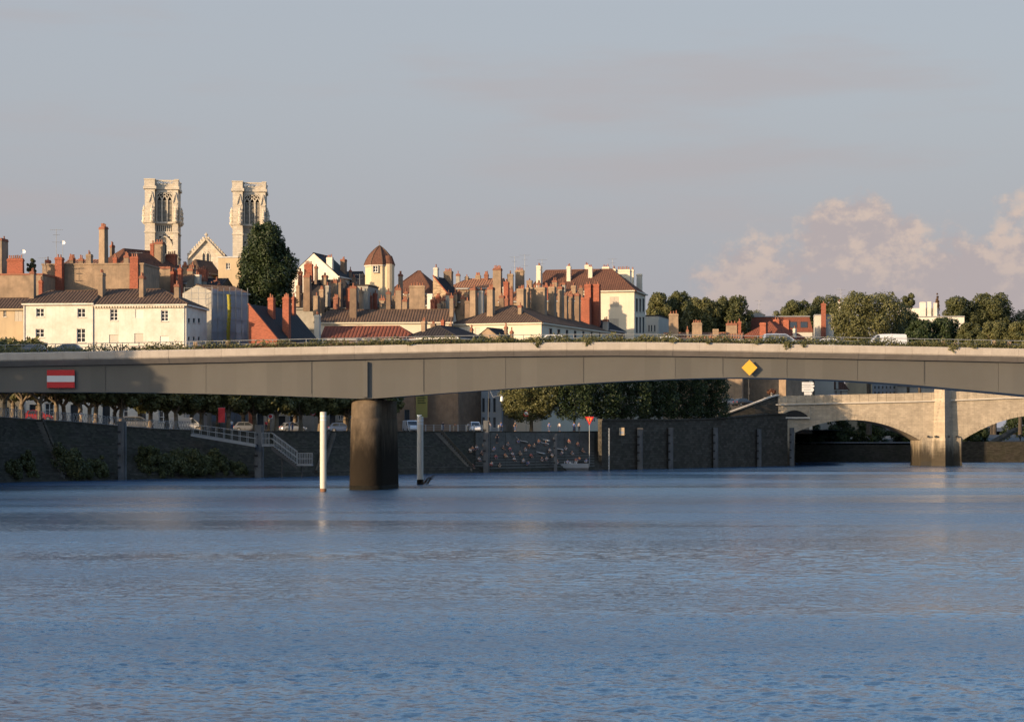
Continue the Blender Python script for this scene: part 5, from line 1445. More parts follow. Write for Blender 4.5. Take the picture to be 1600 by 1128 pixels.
    part('lower_window', lambda m_: m_.prism([(q(253.5), zz(396)), (q(259.5), zz(396)), (q(259.5), zz(383)), (q(256.5), zz(378)), (q(253.5), zz(383))], 0.84, 0.9 - 0.006), 'painted_void')
    # gablets on the buttresses and carved pinnacles standing against them
    for xc, y in ((237.5, -1.12), (273.7, 0.22)):
        part('gablet', lambda m_, xc=xc, y=y: (m_.beam((q(xc - 4), y, zz(317)), (q(xc), y, zz(300.5)), 0.2, 0.24), m_.beam((q(xc + 4), y, zz(317)), (q(xc), y, zz(300.5)), 0.2, 0.24), m_.box(q(xc - 3.2), q(xc + 3.2), y + 0.02, y + 0.15, zz(319), zz(316))))
    for xc, y in ((224.6, 1.0), (238.5, -1.75), (274.5, -0.35), (280, 1.4), (280, 7.5), (224.6, 8.0)):
        def f(m_, xc=xc, y=y):
            c = (q(xc), y, 0); z0, z1 = zz(350), zz(320)
            hh = z1 - z0
            m_.lathe([(0.12, z0), (0.55, z0 + 0.5), (0.62, z0 + 0.9), (0.42, z0 + 1.1), (0.5, z0 + hh * 0.42), (0.62, z0 + hh * 0.46), (0.34, z0 + hh * 0.52), (0.46, z0 + hh * 0.66), (0.50, z0 + hh * 0.72), (0.26, z0 + hh * 0.78), (0.34, z0 + hh * 0.86), (0.1, z0 + hh * 0.93), (0.16, z0 + hh * 0.96), (0.04, z1)], c=c, n=8)
            for j in range(5):
                a = j * 1.9 + xc; zc = z0 + hh * (0.25 + 0.14 * j)
                m_.box(c[0] + 0.42 * math.cos(a) - .17, c[0] + 0.42 * math.cos(a) + .17, y + 0.42 * math.sin(a) - .17, y + 0.42 * math.sin(a) + .17, zc, zc + 0.45, tx=.08, ty=.08)
        part('pinnacle', f)
    return tw
tower(254, 0)
tower(391, 3.7)
# gable between the towers
GD = 563.2; kg = S(GD)
def gx(px): return X(px, GD) - cat.location.x
gy = GD - CD
mb = MB(); mb.prism([(gx(293), 0), (gx(351), 0), (gx(351), Z(405, GD)), (gx(322), Z(374.5, GD)), (gx(293), Z(405, GD))], gy, gy + 1.0)
gw = mb.build('gable_wall', 'limestone', parent=cat)
for s_, e in ((-1, 293), (1, 351)):
    mb = MB(); mb.beam((gx(e), gy + 0.2, Z(405, GD)), (gx(322), gy + 0.2, Z(373.5, GD)), 1.7, 0.4); mb.build('gable_coping', 'limestone', parent=gw)
    for t in range(8):
        u = (t + 0.6) / 8.6
        p = Vector((gx(e), gy + 0.1, Z(404, GD))).lerp(Vector((gx(322), gy + 0.1, Z(373, GD))), u)
        q = MB(); q.box(-0.22, 0.22, -0.3, 0.3, 0, 0.55, tx=-0.05); q.lathe([(0.30, 0.5), (0.36, 0.7), (0.15, 0.95)], n=6); q.build('crocket', 'limestone', parent=gw, loc=tuple(p + Vector((s_ * 0.1, 0, 0.1))))
mb = MB(); mb.lathe([(0.3, 0), (0.35, 0.5), (0.18, 0.6), (0.18, 0.9), (0.45, 1.05), (0.45, 1.3), (0.12, 1.5), (0.1, 1.75)], n=8); mb.build('finial', 'limestone', parent=gw, loc=(gx(322), gy + 0.4, Z(374, GD)))
for xc in (318.6, 325):
    mb = MB(); mb.prism([(gx(xc - 2.3), Z(416, GD)), (gx(xc + 2.3), Z(416, GD)), (gx(xc + 2.3), Z(398, GD)), (gx(xc), Z(394, GD)), (gx(xc - 2.3), Z(398, GD))], gy - 0.03, gy - 0.003); o = mb.build('lancet_window', 'glass', parent=gw)
    q = MB(); P_ = [(xc - 2.5, 416), (xc - 2.5, 398), (xc, 393.5), (xc + 2.5, 398), (xc + 2.5, 416)]
    for (a, c), (b, d) in zip(P_[:-1], P_[1:]): q.beam((gx(a), gy - 0.06, Z(c, GD)), (gx(b), gy - 0.06, Z(d, GD)), 0.16, 0.2)
    q.build('moulding', 'limestone', parent=o)
mb = MB(); mb.poly([(gx(293), gy + 1, Z(405, GD)), (gx(322), gy + 1, Z(376, GD)), (gx(322), gy + 30, Z(376, GD)), (gx(293), gy + 30, Z(405, GD))]); mb.poly([(gx(322), gy + 1, Z(376, GD)), (gx(351), gy + 1, Z(405, GD)), (gx(351), gy + 30, Z(405, GD)), (gx(322), gy + 30, Z(376, GD))]); mb.build('nave_roof', 'roof_rust', parent=cat)

# ================================================================== TREES
rng = np.random.default_rng(11)
def leaf_mesh(name, centers, normals, size, mat, jit=0.5):
    """one quad leaf per centre, turned roughly along the normal"""
    n = len(centers)
    nr = normals + rng.normal(0, 0.55, (n, 3)); nr /= np.linalg.norm(nr, axis=1)[:, None] + 1e-9
    t = np.cross(nr, rng.normal(0, 1, (n, 3))); t /= np.linalg.norm(t, axis=1)[:, None] + 1e-9
    b = np.cross(nr, t)
    s = (size * (1 + jit * rng.uniform(-1, 1, n)))[:, None]
    v = np.empty((n, 4, 3))
    v[:, 0] = centers - t * s * 0.55; v[:, 1] = centers - b * s * 0.32 + nr * s * 0.08; v[:, 2] = centers + t * s * 0.55; v[:, 3] = centers + b * s * 0.32 + nr * s * 0.08
    me = bpy.data.meshes.new(name)
    me.vertices.add(n * 4); me.loops.add(n * 4); me.polygons.add(n)
    me.vertices.foreach_set('co', v.reshape(-1).astype(np.float32))
    me.loops.foreach_set('vertex_index', np.arange(n * 4, dtype=np.int32))
    me.polygons.foreach_set('loop_start', np.arange(0, n * 4, 4, dtype=np.int32))
    me.polygons.foreach_set('loop_total', np.full(n, 4, dtype=np.int32))
    me.materials.append(M[mat]); me.update(calc_edges=True)
    return me

def lobes_cloud(lobes, n):
    """points and outward normals on a set of ellipsoid lobes (cx,cy,cz,rx,ry,rz), area weighted, points deep inside other lobes dropped"""
    L = np.array(lobes, float)
    w = (L[:, 3] * L[:, 5]); w /= w.sum()
    idx = rng.choice(len(L), n, p=w)
    d = rng.normal(0, 1, (n, 3)); d /= np.linalg.norm(d, axis=1)[:, None]
    bump = 1 + 0.16 * np.sin(d[:, 0] * 7 + idx) * np.sin(d[:, 2] * 9 + idx * 2) 
    rad = (rng.uniform(0.5, 1.12, n) ** 0.6 * bump)[:, None]
    p = L[idx, :3] + d * L[idx, 3:] * rad
    keep = np.ones(n, bool)
    for l in L:
        q = (p - l[:3]) / l[3:]
        keep &= ~((q * q).sum(1) < 0.30)
    return p[keep], d[keep]

def crown_lobes(w, h, shape, nl, seed, depth=None):
    r = random.Random(seed); out = []
    dp = depth or w
    if shape == 'box':
        nx, ny, nz = max(2, round(w / 2.2)), max(2, round(dp / 2.6)), max(2, round(h / 2.2))
        for i in range(nx):
            for j in range(ny):
                for q in range(nz):
                    lr = 1.45 * r.uniform(0.85, 1.15)
                    out.append(((i + 0.5 + r.uniform(-.2, .2)) / nx * w - w / 2, (j + 0.5 + r.uniform(-.2, .2)) / ny * dp - dp / 2, (q + 0.5 + r.uniform(-.2, .2)) / nz * h, lr, lr, lr))
        return out
    out.append((0, 0, h * 0.46, w * 0.26, dp * 0.26, h * 0.30))
    for i in range(nl):
        f = 0.10 + 0.86 * (i + r.random()) / nl
        if shape == 'egg': env = math.sin(math.pi * (0.20 + 0.74 * f)) ** 0.6
        elif shape == 'round': env = math.sqrt(max(0.05, 1 - (1.8 * f - 0.9) ** 2))
        elif shape == 'dome': env = math.sqrt(max(0.05, 1 - (f * 0.95) ** 2))
        else: env = max(0.10, 1.05 - f)
        a = i * 2.399 + r.uniform(-0.5, 0.5)
        lr = w * r.uniform(0.10, 0.21) * (0.6 + 0.4 * env)
        rr = max(0.0, w / 2 * env - lr * 0.85) * r.uniform(0.75, 1.04)
        vz = 1.25 if shape in ('egg', 'cone') else 0.95
        z = min(max(f * h, lr * 0.7), h - lr * vz * 0.9)
        out.append((math.cos(a) * rr, math.sin(a) * rr * dp / w, z, lr, lr, lr * vz))
    return out

def trunk_mesh(name, h, r, spread, top, mat, seed, nb=5, parent=None):
    rr = random.Random(seed); mb = MB()
    pts = [Vector((0, 0, -0.3)), Vector((0.05, 0, h * 0.35)), Vector((rr.uniform(-.15, .15), rr.uniform(-.1, .1), h * 0.75)), Vector((rr.uniform(-.2, .2), 0, h))]
    mb.tube(pts, [r * 1.35, r, r * 0.9, r * 0.95], 10)
    for i in range(nb):
        a = 6.283 * i / nb + rr.uniform(-0.4, 0.4); s_ = spread * rr.uniform(0.6, 1.0)
        e = pts[-1] + Vector((math.cos(a) * s_, math.sin(a) * s_, (top - h) * rr.uniform(0.5, 0.95)))
        m_ = pts[-1].lerp(e, 0.45) + Vector((math.cos(a) * s_ * 0.12, math.sin(a) * s_ * 0.12, -0.06 * (top - h)))
        mb.tube([pts[-1] - Vector((0, 0, 0.15)), m_, e], [r * 0.62, r * 0.42, r * 0.14], 7)
        for j in range(2):
            e2 = m_ + Vector((rr.uniform(-1, 1), rr.uniform(-1, 1), rr.uniform(0.4, 1.2))) * spread * 0.4
            mb.tube([m_, e2], [r * 0.26, r * 0.08], 5)
    return mb.build('trunk', mat, parent=parent, smooth=True)

def tree(name, label, D, p0, p1, yt, yb, shape='round', leaf='leaf_mid', size=0.5, n=7000, nl=16, zb=6.5, bark='dark_bark', group=None, trunk_r=0.35, depth=None, extra=()):
    xc = (p0 + p1) / 2; k = S(D)
    w, h = (p1 - p0) * k * (1.14 if name in ('park_tree', 'low_tree', 'lime_tree') else 1.0), (yb - yt) * k
    zc = Z(yb, D) - zb
    root = thing(name, label, 'tree', (X(xc, D), D, zb), 0, group)
    sd = int(abs(p0 * 13 + yt)) + 5
    trunk_mesh(name, max(1.2, zc + h * 0.12), trunk_r, w * 0.36, max(zc + h * 0.7, 2.5), bark, sd, 6, root)
    lb = crown_lobes(w, h, shape, nl, sd, depth)
    lb = [(a, b, c + zc, d, e, f) for a, b, c, d, e, f in lb]
    for (ep0, ep1, et, eb) in extra:
        lb.append((((ep0 + ep1) / 2 - xc) * k, 0.3, Z((et + eb) / 2, D) - zb, (ep1 - ep0) / 2 * k, (ep1 - ep0) / 2 * k, (eb - et) / 2 * k))
    rr_ = random.Random(sd)
    for _ in range(nl):            # sprigs breaking the outline
        b_ = rr_.choice(lb); a_ = rr_.uniform(0, 6.28); e_ = rr_.uniform(-0.3, 1.2)
        q_ = b_[3] * rr_.uniform(0.22, 0.4)
        lb.append((b_[0] + math.cos(a_) * math.cos(e_) * b_[3], b_[1] + math.sin(a_) * math.cos(e_) * b_[4], b_[2] + math.sin(e_) * b_[5] * 1.02, q_, q_, q_))
    p, d = lobes_cloud(lb, int(n * 1.7))
    me = leaf_mesh('crown', p, d, size * 0.72, leaf)
    inst('crown', me, root)
    return root

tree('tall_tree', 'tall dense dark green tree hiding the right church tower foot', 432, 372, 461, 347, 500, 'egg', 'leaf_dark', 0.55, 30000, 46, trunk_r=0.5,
     extra=[(395, 440, 350, 420), (376, 420, 385, 470), (415, 462, 385, 470), (380, 455, 420, 500), (400, 462, 440, 498), (440, 468, 398, 440)])
tree('terrace_shrub', 'small leafy shrub growing on the roof terrace at far left', 400, 41, 59, 404, 430, 'round', 'leaf_mid', 0.3, 1500, 7, zb=Z(436, 400), trunk_r=0.08)
tree('park_tree', 'loose round tree right of the big cream house', 562, 1010, 1052, 458, 524, 'egg', 'leaf_olive', 0.6, 9000, 18)
tree('park_tree', 'loose tree with two tops behind the tan chimney', 566, 1040, 1084, 456, 526, 'egg', 'leaf_mid', 0.6, 9000, 18)
tree('park_tree', 'broad bushy tree in front of the pink cloud, left half', 524, 1068, 1124, 466, 528, 'egg', 'leaf_olive', 0.55, 11000, 26)
tree('park_tree', 'broad bushy tree in front of the pink cloud, right half', 526, 1112, 1174, 464, 528, 'egg', 'leaf_mid', 0.55, 11000, 26)
tree('park_tree', 'flat topped tree behind the red mansard roof', 612, 1222, 1272, 470, 530, 'round', 'leaf_mid', 0.6, 8000, 18)
tree('park_tree', 'dark tree between the mansard house and the big round tree', 618, 1262, 1322, 463, 530, 'round', 'leaf_mid', 0.6, 8000, 18)
tree('round_tree', 'big round bushy tree left of the white villa', 505, 1295, 1420, 459, 545, 'round', 'leaf_olive', 0.55, 26000, 44, trunk_r=0.5, extra=[(1300, 1370, 470, 535), (1340, 1415, 462, 535), (1310, 1400, 490, 545)])
tree('park_tree', 'small tree showing behind the white villa chimneys', 640, 1405, 1431, 459, 500, 'round', 'leaf_mid', 0.6, 3500, 9)
tree('cypress_tree', 'narrow brown dying conifer beside the white villa chimneys', 620, 1459, 1470, 456, 500, 'cone', 'leaf_brown', 0.5, 2200, 10)
tree('park_tree', 'spreading tree right of the white villa, left half', 632, 1470, 1528, 465, 520, 'round', 'leaf_mid', 0.65, 9000, 18)
tree('park_tree', 'spreading tree right of the white villa, right half', 634, 1515, 1582, 459, 525, 'round', 'leaf_mid', 0.65, 10000, 20)
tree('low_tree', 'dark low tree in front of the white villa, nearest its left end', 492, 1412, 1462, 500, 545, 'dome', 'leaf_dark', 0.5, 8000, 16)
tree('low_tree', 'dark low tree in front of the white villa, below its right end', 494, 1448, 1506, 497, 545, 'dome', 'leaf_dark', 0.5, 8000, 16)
tree('low_tree', 'dark low tree just right of the white villa wall', 490, 1492, 1540, 505, 545, 'dome', 'leaf_mid', 0.5, 8000, 16)
tree('low_tree', 'yellowish low tree above the bridge second from the right edge', 482, 1528, 1580, 502, 548, 'dome', 'leaf_olive', 0.5, 8000, 16)
tree('low_tree', 'yellowish low tree above the bridge at the right edge', 480, 1566, 1622, 503, 548, 'dome', 'leaf_olive', 0.5, 8000, 16)
# low hedge filling behind the bridge at the right
for i, (p, D_) in enumerate(((1170, 560), (1290, 560), (1340, 600))):
    tree('low_tree', ['low green tree between the small red roof and the mansard house', 'low green tree at the foot of the cream end wall', 'low green tree behind the big round tree'][i], D_, p - 22, p + 24, 512, 548, 'dome', 'leaf_mid', 0.5, 4000, 10)

for i, (p0, p1, yt, D_, lf) in enumerate(((1028, 1072, 474, 575, 'leaf_mid'), (1096, 1150, 472, 545, 'leaf_olive'), (1156, 1200, 486, 590, 'leaf_mid'), (1206, 1246, 480, 622, 'leaf_olive'), (1250, 1300, 476, 628, 'leaf_mid'), (1398, 1440, 486, 520, 'leaf_mid'), (1500, 1550, 478, 640, 'leaf_olive'), (1556, 1612, 486, 640, 'leaf_mid'))):
    lab = ['filling tree between the loose round tree and the two-topped tree', 'leafy tree between the halves of the broad bushy tree', 'low leafy tree behind the left end of the mansard roof', 'pale leafy tree behind the middle of the mansard roof', 'leafy tree behind the thin red chimney', 'leafy tree at the right flank of the big round tree', 'pale leafy tree in the middle of the spreading pair', 'leafy tree at the far right skyline'][i]
    tree('park_tree', lab, D_, p0, p1, yt, 535, 'egg', lf, 0.5, 6000, 22)
# pollarded planes on the quay: three shapes, each tree its own object
PV = []
for v in range(3):
    lb = crown_lobes(6.2, 4.4, 'round', 14, 100 + v); lb = [(a, b, c + 3.7, d, e, f) for a, b, c, d, e, f in lb]
    p, d = lobes_cloud(lb, 6500)
    cm = leaf_mesh('crown', p, d, 0.36, 'leaf_plane')
    to = trunk_mesh('trunk', 2.7, 0.34, 1.9, 5.2, 'bark', 200 + v, 5, None)
    tm = to.data; bpy.data.objects.remove(to)
    PV.append((tm, cm))
QT = [(-62, 0), (-28, 0), (8, 0), (35, 0), (62, 0), (88, 0), (125, 0), (150, 0), (190, 0), (235, 0), (275, 0), (315, 0), (357, 0), (398, 0), (432, 0), (470, 0), (508, 0), (545, 0), (600, 0)]
for i, (p, _) in enumerate(QT):
    D_ = bank(p) + RUN + 3.5 + (2.2 if i % 2 else 0)
    zb_ = btop(p) - 0.02
    if p < 0: lab = ['leafy pollarded plane tree just outside the left edge, farther one', 'leafy pollarded plane tree at the left edge under the bridge'][i]
    else: lab = f'pollarded plane tree on the quay, {["first", "second", "third", "fourth", "fifth", "sixth", "seventh", "eighth", "ninth", "tenth", "eleventh", "twelfth", "thirteenth", "fourteenth", "fifteenth", "sixteenth", "seventeenth"][i - 2]} trunk from the left under the bridge'
    root = thing('plane_tree', lab, 'tree', (X(p, D_), D_, zb_), random.random() * 6, 'plane trees along the quay')
    tm, cm = PV[i % 3]; s_ = random.uniform(0.92, 1.06) * (1.28 if p < 110 else 1.0)
    inst('trunk', tm, root, scale=(1, 1, random.uniform(0.98, 1.05))); inst('crown', cm, root, (0, 0, -1.25), random.random() * 6, (s_ * 1.3, s_ * 1.3, s_ * 1.12))
for i in range(15):
    p = -20 + i * 40; D_ = min(bank(p) + RUN + 27 + 3 * (i % 2), 356 + 2 * (i % 2))
    root = thing('plane_tree', f'back row plane tree on the quay, {["first", "second", "third", "fourth", "fifth", "sixth", "seventh", "eighth", "ninth", "tenth", "eleventh", "twelfth", "thirteenth", "fourteenth", "fifteenth"][i]} from the left', 'tree', (X(p, D_), D_, btop(p) - 0.02), random.random() * 6, 'plane trees of the back row')
    tm, cm = PV[(i + 1) % 3]; s_ = random.uniform(0.95, 1.1)
    inst('trunk', tm, root); inst('crown', cm, root, (0, 0, -1.1), random.random() * 6, (s_ * 1.35, s_ * 1.35, s_ * 1.15))
# lit lime tree and the clipped row beside it
tree('lime_tree', 'sunlit bushy tree under the bridge left of the clipped dark trees', 402, 786, 874, 572, 657, 'round', 'leaf_olive', 0.42, 22000, 40, zb=6.6, bark='bark', trunk_r=0.3)
for i, p in enumerate((897, 940, 985, 1030, 1072, 1108)):
    D_ = (402, 406, 410, 415, 421, 426)[i]
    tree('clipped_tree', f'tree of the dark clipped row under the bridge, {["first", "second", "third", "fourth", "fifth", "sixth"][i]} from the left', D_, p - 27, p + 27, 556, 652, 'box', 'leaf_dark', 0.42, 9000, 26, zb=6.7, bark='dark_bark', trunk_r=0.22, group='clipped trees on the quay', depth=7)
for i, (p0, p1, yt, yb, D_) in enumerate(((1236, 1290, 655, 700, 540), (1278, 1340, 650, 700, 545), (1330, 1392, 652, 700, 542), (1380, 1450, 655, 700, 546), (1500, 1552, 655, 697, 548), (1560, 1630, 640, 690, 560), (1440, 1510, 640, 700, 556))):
    tree('arch_shade_tree', f'dark tree added for the shade through the stone arches, {["first", "second", "third", "fourth", "sixth", "seventh", "fifth"][i]} from the left', D_, p0, p1, yt, yb, 'dome', 'leaf_dark', 0.5, 5000, 12, zb=3.6, trunk_r=0.14, group='dark trees added beyond the arches')  # dark trees added to fill arches that are only in shade
# unseen tall trees added at the left, placed to shade the bridge end and bank
for i, (x, y, h_) in enumerate(((-93, 212, 23), (-101, 214, 26), (-111, 213, 26), (-98, 224, 26), (-121, 207, 25), (-110, 228, 27), (-104, 246, 24), (-112, 262, 25), (-122, 250, 26))):
    root = thing('unseen_shade_tree', f'unseen tree added beyond the left edge to shade the bridge and bank, {["first", "second", "third", "fourth", "fifth", "sixth", "seventh", "eighth", "ninth", "tenth"][i]}', 'tree', (x, y, 8.9), 0, 'unseen shade trees beyond the left edge')
    trunk_mesh('t', 6, 0.5, 4, h_ * 0.8, 'bark', 300 + i, 6, root)
    lb = [(a, b, c + 4, d, e, f) for a, b, c, d, e, f in crown_lobes(11.5, h_ - 4, 'egg', 26, 400 + i)]
    p, d = lobes_cloud(lb, 9000)
    inst('crown', leaf_mesh('crown', p, d, 0.8, 'leaf_mid'), root)
# bushes at the foot of the embankment
for i, (p0, p1, yt, yb) in enumerate(((62, 142, 694, 748), (198, 262, 702, 748), (250, 330, 704, 748), (310, 362, 708, 746), (20, 62, 712, 752), (128, 172, 716, 750), (225, 300, 714, 748), (285, 345, 716, 747), (345, 392, 722, 745), (-10, 40, 722, 755), (95, 150, 720, 750))):
    D_ = bank((p0 + p1) / 2) + 1.8
    nm = ['largest willow bush at the water edge left of the first pile', 'willow bush at the water edge right of the first pile', 'middle willow bush of the long thicket under the gangway', 'low bush at the right end of the thicket below the gangway', 'small bush at the water edge near the left edge', 'low bush left of the first steel pile', 'low front bush of the thicket right of the first pile', 'low front bush in the middle of the thicket', 'lowest bush next to the gangway pile', 'low bush in the left corner of the water edge', 'low front bush below the largest willow bush'][i]
    root = thing('willow_bush', nm, 'bush', (X((p0 + p1) / 2, D_), D_, 0.3), 0, 'bushes along the water edge')
    w, h_ = (p1 - p0) * S(D_), (yb - yt) * S(D_)
    p, d = lobes_cloud([(a, b, c * random.uniform(.7, 1.15), d_ * .8, e * .8, f * random.uniform(.6, 1.3)) for a, b, c, d_, e, f in crown_lobes(w, h_, 'dome', 26, 500 + i, 4.0)], 7000)
    inst('foliage', leaf_mesh('foliage', p, d, 0.26, 'leaf_mid'), root)
    trunk_mesh('t', 0.6, 0.10, w * 0.25, h_ * 0.7, 'dark_bark', 510 + i, 7, root)

# ---- planting along the bridge edge
cen, nor = [], []
r = random.Random(5)
def dens_at(px):
    base = 0.4 if px < 230 else 0.7 if px < 620 else 1.0
    return base * (0.6 + 0.4 * (0.5 + 0.5 * math.sin(px * 0.045) * math.sin(px * 0.013 + 1)))
for px in np.arange(-60, 1660, 0.22):
    for _ in range(6):
        if r.random() > dens_at(px): continue
        hh = (0.35 + 0.75 * r.random() ** 1.5) * (0.8 + 0.4 * math.sin(px * 0.11) * math.sin(px * 0.037))
        z = topz(px) + r.uniform(-0.05, max(0.1, hh))
        y = r.uniform(-1.1, 0.15)
        cen.append((X(px, BD), BD + y, z)); nor.append((r.uniform(-1, 1), -0.6, 0.8))
for px, L in ((838, 0.7), (842, 0.4), (914, 0.6), (918, 0.4), (1226, 0.8), (1230, 0.5), (1252, 0.5), (1105, 0.3), (1484, 0.8), (1488, 0.4), (1518, 0.3), (640, 0.25), (1180, 0.25), (1050, 0.25)):
    for t in range(45):
        u = r.random() * L
        cen.append((X(px + r.gauss(0, 3.2 * (1.15 - u / L * 0.7)) + u * 2, BD), BD - 1.36 - r.random() * 0.12, topz(px) + 0.25 - u * 1.1)); nor.append((r.uniform(-.5, .5), -1, 0.3))
inst('planter_greenery', leaf_mesh('planter_greenery', np.array(cen), np.array(nor), 0.20, 'leaf_plane'))['kind'] = 'stuff'
bpy.data.objects['planter_greenery']['label'] = 'green trailing plants along the bridge edge'
cen, nor = [], []
for px in np.arange(150, 600, 0.35):
    if math.sin(px * 0.06 + 1) + 0.4 * math.sin(px * 0.21) > 0.1 and r.random() < 0.8:
        cen.append((X(px, BD), BD + r.uniform(-0.9, 0.1), topz(px) + r.uniform(0, 0.45))); nor.append((0, -0.6, 0.8))
inst('planter_heather', leaf_mesh('planter_heather', np.array(cen), np.array(nor), 0.16, 'leaf_rust'))['kind'] = 'stuff'
for i, (px, h_) in enumerate(((306, 0.85), (357, 0.85), (598, 0.75), (1473, 0.7), (1492, 0.6), (1552, 0.85), (1575, 0.75), (425, 0.6))):
    lab = ['pampas tuft on the bridge edge above the left span, near the scaffold left side', 'pampas tuft on the bridge edge below the yellow chute', 'pampas tuft on the bridge edge above the pier', 'pampas tuft behind the white van, nearer one', 'pampas tuft behind the white van, second', 'beige pampas tuft near the right end of the bridge, left one', 'beige pampas tuft near the right end of the bridge, right one', 'small pampas tuft on the bridge below the brick gable'][i]
    mb = MB()
    for b_ in range(70):
        a = r.random() * 6.28; s_ = r.random() ** 0.7 * 0.28; hh = h_ * r.uniform(0.7, 1.1)
        p0 = Vector((math.cos(a) * 0.05, math.sin(a) * 0.05, 0)); p1 = Vector((math.cos(a) * s_, math.sin(a) * s_, hh)); w = Vector((0.025, 0, 0))
        mb.poly([p0 - w, p0 + w, p1 + w * 0.8, p1 - w * 0.8]); 
    tag(mb.build('pampas_grass', 'pampas', loc=(X(px, BD), BD - 0.5, topz(px) - 0.05)), lab, 'grass', 'pampas tufts on the bridge')

# ================================================================== VEHICLES
def loft(mb, st, m=0):
    """st: list of (x, zbottom, zshoulder, ztop, half width, top half width)"""
    rows = []
    for x, zb_, zs, zt, w, wt in st:
        rows.append([(x, -w * 0.94, zb_), (x, -w, (zb_ + zs) / 2), (x, -w * 0.98, zs), (x, -wt, zt), (x, wt, zt), (x, w * 0.98, zs), (x, w, (zb_ + zs) / 2), (x, w * 0.94, zb_)])
    for a, b in zip(rows[:-1], rows[1:]):
        for i in range(8):
            j = (i + 1) % 8; mb.poly([a[i], a[j], b[j], b[i]], m)
    mb.poly(rows[0][::-1], m); mb.poly(rows[-1], m)

